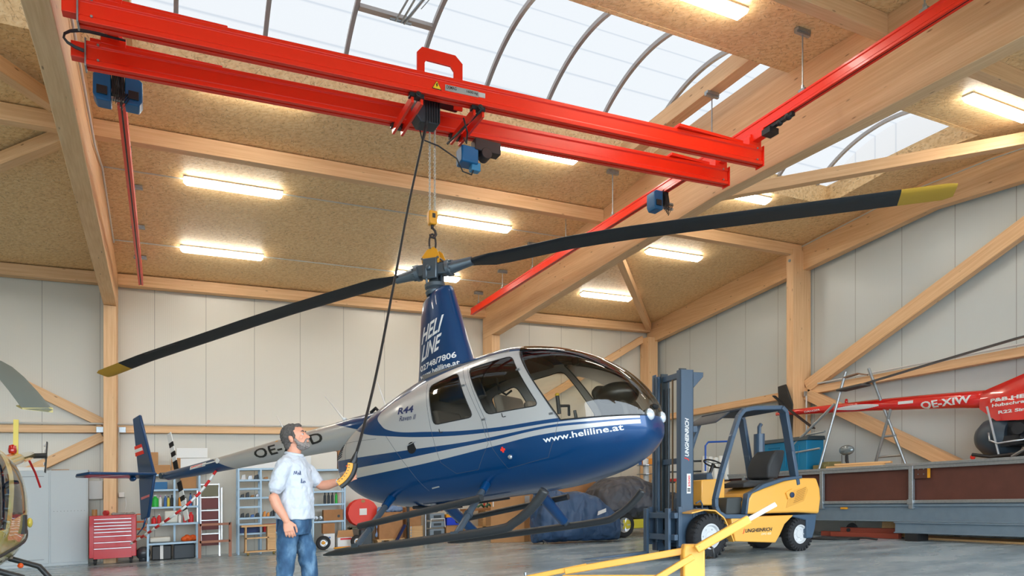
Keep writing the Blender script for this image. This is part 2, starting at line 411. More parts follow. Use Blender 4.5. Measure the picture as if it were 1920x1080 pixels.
# smoke-vent leaf in the rooflight with its opening gear
b = SB(); x0, x1 = 2.29, 3.30
for t0, t1 in ((.30, .33), (-.33, -.30)):
    for t in (t0,): y, z = arcp(t, RV - .05); b.bar((x0, y, z), (x1, y, z), .09, .05)
b.build('vent_frame', RIB, vault)
b = SB(); y0, z0 = arcp(.30, RV - .12); y1, z1 = arcp(-.3, RV - .12)
for xx in (2.78, 2.86): b.cyl((xx, y0, z0), (xx, 8.0, z1 - .12), .014, 8)
b.cyl((2.90, y0, z0), (3.0, 8.3, z0 - .05), .02, 8); b.cyl((3.0, 8.3, z0 - .05), (3.22, 7.7, z0 + .06), .012, 8)
b.cyl((2.7, y0, z0 + .01), (3.0, y0, z0 + .01), .018, 8); b.cyl((3.02, 8.75, z0), (3.28, 7.6, z0 + .05), .006, 6)
b.build('opening_gear', SILVERG, vault, smooth=40)
# glulam frames
def long_beam(name, xc, wd, prof):
    """prof: (y,w) outline; mesh built with its grain along local x"""
    b = MB(); n = len(prof)
    for s_ in (-1, 1):
        for y, w_ in prof: b.v.append(Vector((y, s_ * wd / 2, w_ + zf(xc - s_ * wd / 2, y))))
    b.f = [tuple(range(n)), tuple(reversed(range(n, 2 * n)))] + [(i, i + n, (i + 1) % n + n, (i + 1) % n) for i in range(n)]; b.mi = [0] * len(b.f)
    o = b.build(name, WOOD, bevel=.008, kind='structure'); o.location = (xc, 0, 0); o.rotation_euler = (0, 0, math.pi / 2); return o
for xc in (-1.04, 7.89):
    long_beam('roof_beam', xc, .24, [(YB - .05, 5.38), (8.45, 5.70), (YF, 5.26), (YF, cw(YF)), (6.9, cw(6.9)), (6.9, SW - .12), (8.45, SW - .1), (10, SW - .12), (10, cw(10)), (YB - .05, cw(YB))])
    beam('column', V(xc, 17.1, 0), V(xc, 17.1, 5.4), .6, .235, up=(1, 0, 0))
long_beam('gable_beam', 13.42, .2, [(YB - .05, cw(YB) - .6), (8.45, cw(8.45) - .6), (YF, cw(YF) - .6), (YF, cw(YF)), (8.45, cw(8.45)), (YB - .05, cw(YB))])
beam('column', V(13.28, 11.6, 0), V(13.28, 11.6, 6.55), .2, .58, up=(1, 0, 0))
beam('column', V(13.25, 17.2, 0), V(13.25, 17.2, 5.75), .4, .36, up=(1, 0, 0))
beam('column', V(13.28, 5.6, 0), V(13.28, 5.6, 6.1), .2, .58, up=(1, 0, 0))
for a, c in ((-.92, 7.77), (8.01, 13.3), (-6.6, -1.16)):
    beam('eaves_beam', V(a, 17.3, 6.08), V(c, 17.3, 6.08), .22, .24)
    for y in (11.6, 5.55): beam('purlin', V(a, y, cw(y) - .13), V(c, y, cw(y) - .13), .16, .24)
for a, c in ((-.92, 7.77), (8.01, 13.1), (-6.6, -1.16)): beam('wall_rail_beam', V(a, 17.33, 2.85), V(c, 17.33, 2.85), .16, .15)
for a, c in ((11.72, 17.1), (5.7, 11.5), (-2, 5.5)): beam('wall_rail_beam', V(13.45, a, 3.27), V(13.45, c, 3.27), .16, .17)
def rbeam(p, q, nm='roof_brace', w_=.16, h_=.2): beam(nm, V(p[0], p[1], cw(p[1]) - .14), V(q[0], q[1], cw(q[1]) - .14), w_, h_)
rbeam((-1.16, 11.35), (-6.2, 4.0)); rbeam((-1.16, 11.75), (-6.2, 17.2))
rbeam((8.0, 11.3), (13.3, 5.65)); rbeam((8.0, 11.8), (13.2, 17.15))
def wbeam(p, q, h_=.2): beam('wall_brace', V(*p), V(*q), .16, h_)
wbeam((-1.2, 17.34, 2.98), (-6.2, 17.34, 5.75)); wbeam((-1.2, 17.34, 2.7), (-5.2, 17.34, .5)); wbeam((13.1, 17.34, 5.75), (8.1, 17.34, 2.95))
wbeam((13.42, 11.45, 3.37), (13.42, 5.75, 5.95), .3); wbeam((13.42, 11.45, 3.2), (13.42, 6.2, .35), .26)
for x in (7.16, -.46): beam('rooflight_beam', V(x, 6.6, 6.98), V(x, 10.25, 6.98), .2, .26)
# steel connectors on the timber
for i, (x, y, w_, s_) in enumerate(((-1.25, 17.19, 2.83, .13), (-.83, 17.19, 2.83, .13), (13.3, 11.42, 3.2, .1))):
    b = SB(); b.cbox((x, y, w_), (s_, .02, .12)); tag(b.build('bracket', SILVERG, bevel=.003), ['galvanised angle joining wall rail and column on its cabinet side', 'galvanised angle joining wall rail and column above red tool chest', 'galvanised angle at the foot of the gable diagonals'][i], 'bracket', 'timber connectors')
for i, w_ in enumerate((6.47, 6.31)):
    b = SB(); b.lathe((12.985, 11.6, w_), (-1, 0, 0), [(.035, 0), (.035, .012), (.012, .013), (.012, .03)], 14)
    tag(b.build('timber_bolt', SILVERG, smooth=40), ['upper washer bolt near the top of the gable column', 'lower washer bolt near the top of the gable column'][i], 'bolt', 'timber bolts')
# ---------------------------------------------------------------- luminaires
def lamp(x0, y, label):
    L = 1.58; p = V(x0 + L / 2, y, cw(y)); t = thing('ceiling_light', label, 'light', p, 0, 'tube luminaires on the board ceiling')
    sl = KS * CF; b = MB(); b.M = Matrix(((1, 0, 0, 0), (0, 1, 0, 0), (sl, -KS * SF - (.085 if y > 8.45 else -.085), 1, 0), (0, 0, 0, 1)))
    b.prism([(-.075, 0), (.075, 0), (.085, -.03), (-.085, -.03)], (-L / 2, 0, 0), (0, 1, 0), (0, 0, 1), (L, 0, 0)); b.build('housing', WHITE, t)
    b2 = MB(); b2.M = b.M; pr = [(-.085, -.03), (.085, -.03), (.088, -.055), (.06, -.10), (-.06, -.10), (-.088, -.055)]
    b2.loft([[Vector((x, u * k, -.03 + (v + .03) * k2)) for u, v in pr] for x, k, k2 in ((-L / 2 + .005, .9, .5), (-L / 2 + .05, 1, 1), (L / 2 - .05, 1, 1), (L / 2 - .005, .9, .5))]); b2.build('diffuser', LAMP, t)
names = {12.81: 'between eaves and purlin', 10.16: 'just beneath the rooflight edge', 15.5: 'nearest the eaves', 12.8: 'between eaves and purlin', 10.15: 'just beneath the rooflight edge', 6.2: 'beyond the rooflight'}
for y, xs in ((15.5, (.27, 4.72, 9.75)), (12.8, (.27, 4.75, 9.8)), (10.15, (.27, 4.72, 9.2)), (6.2, (4.6, 10.6)), (12.81, (-4.9,)), (10.16, (-4.9,))):
    for x in xs:
        bay = 'in the bay beyond the left timber beam' if x < 0 else 'near the left crane rail' if x < 1 else ('in the bay above the helicopter rotor' if x < 8 else 'in the gable bay')
        lamp(x, y, 'glowing tube light %s, %s' % (bay, names[y]))
def pipe(name, pts, r, m, lab, cat, g=None): 
    b = MB(); b.tube([V(*p) for p in pts], r, 8); tag(b.build(name, m, smooth=40), lab, cat, g)
CON = mat('grey_conduit', (205, 205, 200), .5)
pipe('conduit', [(-.88, y, cw(y) - .03) for y in (12.8,)] + [(7.7, 12.8, cw(12.8) - .03)], .012, CON, 'thin grey conduit feeding the middle row of tube lights', 'conduit', 'ceiling conduits')
pipe('conduit', [(-.88, 15.5, cw(15.5) - .03), (7.7, 15.5, cw(15.5) - .03)], .012, CON, 'thin grey conduit feeding the tube lights by the eaves', 'conduit', 'ceiling conduits')
pipe('conduit', [(-.89, 7.9, 6.35), (-.89, 11.4, 6.25), (-.89, 12.7, 6.5), (-.89, 15.4, cw(15.4) - .12), (-.89, 15.5, cw(15.5) - .03)], .016, CON, 'grey conduit down the side of the roof beam by the crane end', 'conduit', 'ceiling conduits')
pipe('conduit', [(13.3, 11.7, cw(11.7) - .05), (13.3, 9, cw(9) - .05), (13.3, 7.4, cw(7.4) - .05), (13.3, 5, cw(5) - .05)], .012, CON, 'thin conduit along the top of the gable beam', 'conduit', 'ceiling conduits')
pipe('conduit', [(-6, 17.22, 2.96), (-.9, 17.22, 2.96), (7.5, 17.22, 2.96)], .02, CON, 'white conduit lying on the back wall rail beam', 'conduit', 'wall conduits')
pipe('conduit', [(13.32, 11.1, 3.39), (13.32, 5, 3.39)], .02, CON, 'white conduit lying on the gable wall rail beam', 'conduit', 'wall conduits')
pipe('conduit', [(13.3, 11.4, 3.15), (13.3, 11.4, .8)], .02, CON, 'vertical conduit down the gable column', 'conduit', 'wall conduits')
pipe('conduit', [(-.9, 17.2, 1.7), (-.9, 17.2, 2.9)], .012, CON, 'thin conduit beside the column above red tool chest', 'conduit', 'wall conduits')
b = SB(); b.box((-1.6, 17.3, 1.35), (-1.2, 17.44, 1.75)); tag(b.build('switch_panel', WHITE, bevel=.01), 'flat white wall panel beside column and cabinet', 'panel')
b = SB(); b.box((-.9, 17.25, 1.38), (-.8, 17.44, 1.48)); b.tube([(-.8, 17.3, 1.42), (-.77, 17.25, 1.35), (-.76, 17.25, 1.2), (-.78, 17.25, 1.1)], .008, 6); tag(b.build('power_socket', WHITE, bevel=.004), 'small white socket with black plug right of the column', 'socket')
# ================================================================ CRANE
PROF = [(-.055, 0), (-.012, 0), (-.012, .03), (.012, .03), (.012, 0), (.055, 0), (.055, .04), (.042, .052), (.042, .155), (.055, .165), (.055, .2), (-.055, .2), (-.055, .165), (-.042, .155), (-.042, .052), (-.055, .04)]
def rail(b, p, q, k=1., prof=PROF):
    p, q = V(*p), V(*q); d = (q - p).normalized(); a = d.cross(Vector((0, 0, 1))).normalized(); b.prism([(u * k, v * k) for u, v in prof], p, a, (0, 0, 1), q - p)
for i, (x, y0, lab) in enumerate(((7.12, 1.0, 'red suspended crane runway rail beside the right timber beam'), (-.46, 6.2, 'red crane runway rail with black slot beside the left timber beam'))):
    t = thing('crane_rail', lab, 'rail', V(x, 8, 5.82), 0, 'crane runway rails')
    b = MB(); rail(b, (x, y0, 5.82), (x, 16.62, 5.82), .8); b.build('rail_profile', RED, t, world=True, bevel=.003)
    b = MB(); b.bar(V(x, y0 + .01, 5.835), V(x, 16.61, 5.835), .017, .02); b.build('slot', BLACK, t, world=True)  # black bar set in the slot in place of its shade
    for y in (3.2, 4.6, 6.16, 7.77, 10.28, 11.9, 13.3, 14.8, 16.2):
        if y < y0: continue
        tw = 6.85 if SY0 < y < SY1 else cw(y); b = MB()
        b.bar(V(x - .11, y, tw - .025), V(x + .11, y, tw - .025), .07, .04); b.bar(V(x - .12, y, tw - .055), V(x + .12, y, tw - .055), .04, .03)
        b.cyl(V(x, y, 5.97), V(x, y, tw - .04), .009, 8); b.cbox(V(x, y, 6.0), (.05, .09, .05)); b.cyl(V(x, y, 6.02), V(x, y, 6.07), .02, 8)
        b.build('hanger', SILVERG, t, world=True, smooth=40)
FY0, FY1, RY0, RY1 = 7.30, 6.99, 7.98, 7.63          # the bridge stands a little askew on its rails
BX0, BX1 = -.69, 7.25; BW = 5.45
def gy(x, rear): 
    u = (x - BX0) / (BX1 - BX0); return (RY0 + (RY1 - RY0) * u) if rear else (FY0 + (FY1 - FY0) * u)
crane = thing('bridge_crane', 'bright red double girder bridge crane hung under two rails', 'crane', V(3.2, 7.4, BW))
for rr in (0, 1):
    b = MB(); rail(b, (BX0, gy(BX0, rr), BW), (BX1, gy(BX1, rr), BW), 1.15)
    g = b.build('girder', RED, crane, world=True, bevel=.004)
    b = MB(); rail(b, (BX0 - .12, gy(BX0, rr), BW + .07), (BX0, gy(BX0, rr), BW + .07), 1, [(-.045, 0), (.045, 0), (.045, .15), (-.045, .15)]); b.build('girder_end', mat('crane_orange', (236, 70, 30), .4), g, world=True) if 0 else None
    b2 = MB(); rail(b2, (BX0 - .13, gy(BX0, rr), BW + .06), (BX0 + .01, gy(BX0, rr), BW + .06), 1, [(-.05, 0), (.05, 0), (.05, .15), (-.05, .15)]); b2.build('stop_block', RED, crane, world=True, bevel=.004)
    for x, dx in ((BX0, -.008), (BX1, .008)):
        b3 = MB(); c = V(x + dx, gy(x, rr), BW + .115); b3.cbox(c, (.014, .15, .27)); b3.build('end_plate', SILVERG if x < 0 else RED, crane, world=True, bevel=.003)
    b4 = MB()
    for x in (BX0 + .1, BX1 - .1):
        for z in (.05, .2): b4.cyl(V(x, gy(x, rr) - .075, BW + z), V(x, gy(x, rr) - .04, BW + z), .012, 6)
    b4.build('bolt', SILVERG, crane, world=True)
# end carriages under the rails
for x, y1 in ((-.46, 9.4), (7.12, 9.1)):
    b = MB(); b.bar(V(x, 6.75, BW + .33), V(x, 8.1, BW + .33), .1, .1)
    for y in (gy(x, 0), gy(x, 1)): b.cbox(V(x, y, BW + .28), (.22, .12, .1)); b.cbox(V(x, y, 5.78), (.16, .1, .1))
    b.bar(V(x - .2, gy(x, 0) + .02, BW + .255), V(x + 1.0 if x < 0 else x - 1.3, gy(x, 0), BW + .255), .12, .04); b.bar(V(x - .2, gy(x, 1) + .02, BW + .255), V(x + 1.0 if x < 0 else x - .9, gy(x, 1), BW + .255), .12, .04)
    b.build('end_carriage', RED, crane, world=True, bevel=.006)
b = MB(); b.bar(V(7.12, 6.3, 5.8), V(7.12, 6.75, 5.8), .06, .05); b.ball(V(7.12, 6.38, 5.8), .05); b.ball(V(7.12, 6.52, 5.79), .045); b.cbox(V(7.12, 6.68, 5.74), (.16, .14, .07)); b.build('cable_clamp', BLACK, crane, world=True, smooth=40)
def drive(name, lab, x, y, w_, two):
    t = thing(name, lab, 'motor', V(x, y, w_))
    for sx in ((-1, 1) if two else (-1,)):
        b = MB(); c = V(x + sx * .15, y, w_); dx, dy, dz = .085, .1, .15
        b.prism([(-dx, -dz), (dx * .6, -dz), (dx, -dz * .6), (dx, dz * .8), (dx * .5, dz), (-dx, dz)], c - Vector((0, dy, 0)), (sx, 0, 0), (0, 0, 1), (0, 2 * dy, 0)); b.build('motor_housing', DBLUE, t, world=True, bevel=.012)
        b = MB(); b.cbox(c + Vector((0, -dy - .01, -.05)), (.1, .02, .09)); b.build('connector_block', BLACK, t, world=True, bevel=.004)
    b = MB(); b.cbox(V(x, y, w_ + .05), (.12, .16, .22)); 
    for k in range(5): b.tube([V(x - .05 + .02 * k, y - .09, w_ + .17), V(x - .02 + .015 * k, y - .12, w_ + .02 - .01 * k), V(x + .02 * (k - 2), y - .1, w_ - .15 - .02 * k), V(x + .05 + .02 * k, y - .11, w_ - .05)], .007, 6)
    b.build('cable_bundle', BLACK, t, world=True)
    b = MB(); b.bar(V(x - .16, y - .06, w_ - .02), V(x + .16, y - .06, w_ - .02), .03, .03); b.bar(V(x - .16, y - .06, w_ - .1), V(x + .16, y - .06, w_ - .1), .03, .03); b.build('bracket', SILVERG, t, world=True)
drive('travel_drive', 'pair of blue travel motors slung under the left crane rail', -.46, 8.75, 5.66, True)
drive('travel_drive', 'single blue travel motor under the right crane rail', 7.12, 8.9, 5.68, False)
b = MB()
for k in (0, 1): b.tube([V(-.62 - .25 * math.sin(t) , 7.85, 5.63 + (.11 - .015 * k) * math.cos(t) ) if t > 0 else V(-.35, 7.85, 5.72) for t in (0, .15, .5, .9, 1.3, 1.7, 2.1, 2.5, 2.8)], .011, 8)
tag(b.build('power_cable', BLACK, smooth=40), 'black cable loop at the left end of the rear crane girder', 'cable')
# hoist trolley
HX, HY = 2.72, 7.45
ho = thing('chain_hoist', 'chain hoist trolley with black housing hanging between the red crane girders', 'hoist', V(HX, HY, 5.4))
for x in (2.42, 3.13):
    for dx in (-.045, .06):
        b = MB(); b.bar(V(x + dx, gy(x, 0) - .02, 5.39), V(x + dx, gy(x, 1) + .03, 5.39), .03, .09); b.build('cross_bar', RED, ho, world=True, bevel=.003)
    for y in (gy(x, 0), gy(x, 1)):
        b = MB(); b.cbox(V(x, y, 5.43), (.16, .07, .05)); b.lathe(V(x, y - .07, 5.41), (0, -1, 0), [(.03, 0), (.03, .02), (.014, .022), (.014, .03)], 14); b.build('roller_block', BLACK, ho, world=True)
b = MB()
for s0, s1 in (((2.56, 5.5), (2.56, 5.99)), ((2.56, 5.99), (2.63, 6.06)), ((2.63, 6.06), (3.02, 6.06)), ((3.02, 6.06), (3.1, 5.99)), ((3.1, 5.99), (3.1, 5.5))):
    pass
b.prism([(2.52, 5.45), (2.52, 6.0), (2.58, 6.07), (2.98, 6.07), (3.07, 5.99), (3.07, 5.45), (2.96, 5.45), (2.96, 5.88), (2.92, 5.93), (2.63, 5.93), (2.61, 5.9), (2.61, 5.45)], (0, HY - .012, zf(2.8, HY)), (1, 0, KS * CF), (0, 0, 1), (0, .025, 0)); b.build('lifting_arch', RED, ho, world=True, bevel=.003)
b = MB(); b.cbox(V(2.76, HY + .06, 5.76), (.26, .2, .18)); b.build('hoist_motor', DBLUE, ho, world=True, bevel=.02)
b = MB(); b.cbox(V(2.84, HY + .08, 5.68), (.5, .3, .07)); b.build('hoist_body', BLACK, ho, world=True, bevel=.02)
b = MB(); b.prism([(-.15, .14), (.12, .14), (.12, -.16), (-.10, -.18), (-.16, -.1)], V(2.64, HY - .09, 5.45), (1, 0, 0), (0, 0, 1), (0, .2, 0)); b.build('chain_box', mat('dark_grey_plastic', (48, 49, 53), .5), ho, world=True, bevel=.012)
b = MB()
for k in range(6): b.cbox(V(2.60 + .03 * k, HY - .1, 5.42), (.012, .02, .26))
b.build('cooling_rib', BLACK, ho, world=True)
def chain(parent, x, y, z0, z1, r=.0045, pitch=.0225):
    b = MB(); z = z0; k = 0
    while z > z1:
        pts = []
        for i in range(8):
            t = 2 * math.pi * i / 8; u = math.cos(t) * .011; v = math.sin(t) * .0165; pts.append((x + (u if k % 2 else 0), y + (0 if k % 2 else u), z + v))
        b.tube(pts, r, 5, closed=True); z -= pitch; k += 1
    return b.build('chain', mat('chain_steel', (205, 200, 188), .35, .6), parent, world=True, smooth=True)
CX = 2.755; CY = 7.68; z5 = V(CX, CY, 5.4).z; HBZ = 4.38
chain(ho, CX, CY, z5, HBZ); chain(ho, CX + .062, CY, z5, HBZ)
b = MB(); b.prism([(-.05, .08), (.05, .08), (.055, .0), (.04, -.08), (-.04, -.08), (-.055, 0)], (CX + .031, CY - .045, HBZ - .06), (1, 0, 0), (0, 0, 1), (0, .09, 0)); hb = b.build('hook_block', YEL, ho, world=True, bevel=.012)
b = MB(); b.cbox((CX + .035, CY - .048, HBZ - .04), (.035, .006, .05)); b.build('rating_plate', BLACK, hb, world=False) if 0 else b.build('rating_plate', BLACK, ho, world=True)
b = MB(); z = HBZ - .14; x = CX + .031
b.cyl((x, CY, z + .02), (x, CY, z - .04), .018, 10)
b.tube([(x, CY, z - .03), (x + .035, CY, z - .06), (x + .045, CY, z - .10), (x + .02, CY, z - .14), (x - .015, CY, z - .14), (x - .035, CY, z - .11)], [.013, .014, .017, .019, .014, .008], 10)
b.build('hook', mat('dark_iron', (60, 52, 50), .45, .6), ho, world=True, smooth=True)
b = MB(); b.tube([V(2.98, 7.2, 5.33), V(3.05, 7.25, 5.2), V(3.1, 7.4, 5.16), V(3.13, 7.55, 5.3)], .01, 6); b.tube([V(2.6, 7.6, 5.35), V(2.64, 7.62, 5.22), V(2.85, 7.65, 5.2), V(3.1, 7.7, 5.12), V(3.18, 7.7, 4.98), V(3.3, 7.72, 4.97), V(3.36, 7.74, 5.1)], .009, 6)
b.tube([V(3.13, 7.0, 5.36), V(3.1, 7.3, 5.36), V(3.0, 7.75, 5.3)], .014, 6); b.build('power_cable', BLACK, ho, world=True, smooth=True)
td = thing('trolley_drive', 'blue trolley motor with dark gearbox under the rear girder', 'motor', V(3.4, 7.78, 5.2))
b = MB(); b.cbox(V(3.27, 7.78, 5.2), (.22, .2, .2)); b.build('motor_housing', DBLUE, td, world=True, bevel=.02)
b = MB(); b.cbox(V(3.36, 7.76, 5.08), (.12, .1, .1)); b.build('junction_box', mat('light_drive_blue', (60, 132, 172), .4), td, world=True, bevel=.01)
b = MB(); b.cbox(V(3.5, 7.74, 5.33), (.34, .14, .14)); b.cyl(V(3.48, 7.66, 5.24), V(3.48, 7.8, 5.24), .07, 16); b.build('gearbox', mat('dark_brown_metal', (50, 38, 36), .5, .3), td, world=True, bevel=.008)
# lettering and warning sign on the front girder
b = MB(); gp = MB()
def on_girder(x, z): return V(x, gy(x, 0) - .0485 * 1.0, BW + z)
def gplate(x0, x1, z0, z1, m, nm):
    q = MB(); q.add([on_girder(x0, z0), on_girder(x1, z0), on_girder(x1, z1), on_girder(x0, z1)], [(0, 1, 2, 3)]); v = [p + Vector((0, -.004, 0)) for p in q.v]; q.v = v + [p + Vector((0, .006, 0)) for p in v]
    q.f = [(0, 1, 2, 3), (7, 6, 5, 4), (0, 4, 5, 1), (1, 5, 6, 2), (2, 6, 7, 3), (3, 7, 4, 0)]; q.mi = [0] * 6; return q.build(nm, m, crane, world=True)
gplate(2.73, 3.12, .082, .148, mat('sign_grey', (168, 166, 160), .5), 'name_plate'); gplate(3.122, 3.2, .09, .142, mat('sign_light', (205, 203, 198), .5), 'small_plate')
b = MB()
def gtext(txt, x0, x1, z0, z1, bold=.012):
    o = on_girder(x0, z0) + Vector((0, -.0055, 0)); lettering(b, txt, o, on_girder(x1, z0) - on_girder(x0, z0), Vector((0, 0, z1 - z0)), off=.0, bold=bold)
gtext('DEMAG', 2.745, 2.86, .105, .14, .012); b.build('maker_lettering', BLACK, crane, world=True); b = MB(); gtext('1600 kg', 2.98, 3.11, .1, .138); b.build('load_lettering', BLACK, crane, world=True)
def tri(k, m, nm, off):
    q = MB(); c = on_girder(2.635, .118); pts = [c + Vector((dx * k, off, dz * k)) for dx, dz in ((-.055, -.045), (.055, -.045), (0, .05))]
    q.prism([(p.x, p.z) for p in pts], (0, pts[0].y, 0), (1, 0, 0), (0, 0, 1), (0, .002, 0)); q.build(nm, m, crane, world=True)
tri(1, BLACK, 'warning_sign_border', -.005); tri(.84, mat('sign_yellow', (252, 205, 30), .5), 'warning_sign', -.0065)
q = MB(); c = on_girder(2.635, .118); q.prism([(-.004, .03), (.012, .03), (.004, .005), (.016, .005), (-.012, -.03), (-.002, -.004), (-.014, -.004)], c + Vector((0, -.008, -.004)), (.8, 0, 0), (0, 0, .8), (0, .001, 0)); q.build('warning_symbol', BLACK, crane, world=True)
# ================================================================ THE LIFTED HELICOPTER
HT = Vector((3.003, 7.417, .541)); HR = (.006, -.125, -1.043)
heli = thing('helicopter', 'blue and silver helicopter hanging from the crane hook, nose to the forklift', 'helicopter', HT, rot=HR)
ST = np.array([(-1.60,1.22,1.02,.16),(-1.57,1.26,.96,.22),(-1.52,1.31,.90,.29),(-1.35,1.42,.76,.39),(-1.1,1.54,.62,.49),(-.8,1.66,.53,.56),(-.4,1.79,.47,.61),(0,1.90,.45,.635),(.4,1.955,.44,.645),(.8,1.975,.44,.645),(1.15,1.98,.44,.645),(1.5,1.91,.45,.63),(1.8,1.81,.48,.59),(2.1,1.65,.54,.515),(2.3,1.48,.61,.43),(2.45,1.29,.70,.33),(2.53,1.14,.79,.22),(2.56,.97,.91,.05)])
def hermite(xs, X, Y):
    m = np.gradient(Y, X); i = np.clip(np.searchsorted(X, xs) - 1, 0, len(X) - 2); h = X[i + 1] - X[i]; t = (xs - X[i]) / h
    return (2*t**3-3*t**2+1)*Y[i] + (t**3-2*t**2+t)*h*m[i] + (-2*t**3+3*t**2)*Y[i+1] + (t**3-t**2)*h*m[i+1]
NX = 96; u_ = np.linspace(0, 1, NX); xs = -1.60 + 4.16 * (1 - (1 - u_) ** 1.25)
_d = np.cumsum(np.r_[0, np.hypot(np.diff(ST[:, 0]), np.diff(ST[:, 1]))])          # arc length keeps the nose round
sp = np.linspace(0, _d[-1], NX); hx = hermite(sp, _d, ST[:, 0]); hz1 = hermite(sp, _d, ST[:, 1]); hz0 = hermite(sp, _d, ST[:, 2]); hw = np.maximum(hermite(sp, _d, ST[:, 3]), .01)
NC = 72
def ring(i, k=1.0):
    zc = (hz0[i] + hz1[i]) / 2; out = []
    for j in range(NC):
        t = 2 * math.pi * j / NC; c, s_ = math.cos(t), math.sin(t); n = 3.0 if s_ > 0 else 2.7
        y = hw[i] * math.copysign(abs(c) ** (2 / n), c); z = math.copysign(abs(s_) ** (2 / n), s_) * (hz1[i] - zc if s_ > 0 else zc - hz0[i])
        out.append(Vector((hx[i], y * k, zc + z * k)))
    return out
rings = [ring(i) for i in range(NX)]
hull = MB().loft(rings); HB = bvh_of(hull)
# window outlines as convex polygons in side view (x, z), rounded corners
def rounded(poly, r=.05, n=3):
    out = []; m = len(poly)
    for i in range(m):
        p, a, c = Vector(poly[i]), Vector(poly[i - 1]), Vector(poly[(i + 1) % m]); d1 = (a - p).normalized(); d2 = (c - p).normalized()
        P1, P2 = p + d1 * r, p + d2 * r
        for k in range(n + 1): t = k / n; out.append((P1 * (1 - t) ** 2 + p * 2 * t * (1 - t) + P2 * t * t))
    return [tuple(q) for q in out]
def halfplanes(poly):
    c = sum((Vector(p) for p in poly), Vector((0, 0))) / len(poly); H = []
    for i in range(len(poly)):
        a, b = Vector(poly[i]), Vector(poly[(i + 1) % len(poly)]); n = Vector((-(b - a).y, (b - a).x)); 
        if n.length < 1e-6: continue
        if n.dot(c - a) < 0: n = -n
        H.append((n.x, 0, n.y, -n.dot(a)))
    return H
REAR = rounded([(.28, 1.70), (.66, 1.765), (.86, 1.25), (.34, 1.26)], .06)
DOOR = rounded([(.80, 1.775), (1.32, 1.79), (1.62, 1.22), (1.03, 1.24)], .06)
WSA, WSB, WSC, WSD = (1.38, 1.83), (1.82, 1.045), (2.55, .995), (2.50, 1.4)
regions = [('w', halfplanes(REAR)), ('w', halfplanes(DOOR))]
def lp(a, b, side): 
    n = Vector((-(b[1] - a[1]), b[0] - a[0])).normalized(); c = -n.dot(Vector(a)); 
    if n.dot(Vector(side)) + c < 0: n = -n; c = -c
    return (n.x, 0, n.y, c)
ws = [lp(WSA, WSB, (2.2, 1.4)), lp(WSB, WSC, (2.2, 1.4))]
regions += [('s', ws + [(0, 1, 0, -.022)]), ('s', ws + [(0, -1, 0, -.022)]), ('p', ws)]
def clip(poly, pl):
    a, b, c, d = pl; ins, outs = [], []; n = len(poly); dist = [a * p.x + b * p.y + c * p.z + d for p in poly]
    if all(v >= -1e-9 for v in dist): return poly, None
    if all(v <= 1e-9 for v in dist): return None, poly
    for i in range(n):
        j = (i + 1) % n
        (ins if dist[i] >= 0 else outs).append(poly[i])
        if dist[i] * dist[j] < 0:
            t = dist[i] / (dist[i] - dist[j]); q = poly[i].lerp(poly[j], t); ins.append(q); outs.append(q)
    return (ins if len(ins) > 2 else None), (outs if len(outs) > 2 else None)
bins = {'shell': MB(), 'w': MB(), 's': MB(), 'p': MB()}
for f in hull.f:
    todo = [[hull.v[i] for i in f]] if len(f) == 4 else []
    if not todo: bins['shell'].add([hull.v[i] for i in f], [tuple(range(len(f)))]); continue
    for kind, H in regions:
        nxt = []
        for poly in todo:
            cur = poly; rest = []
            for pl in H:
                i_, o_ = clip(cur, pl)
                if o_: rest.append(o_)
                cur = i_
                if cur is None: break
            if cur is None: nxt.append(poly)
            else: bins[kind].add(cur, [tuple(range(len(cur)))]); nxt += rest
        todo = nxt
    for poly in todo: bins['shell'].add(poly, [tuple(range(len(poly)))])
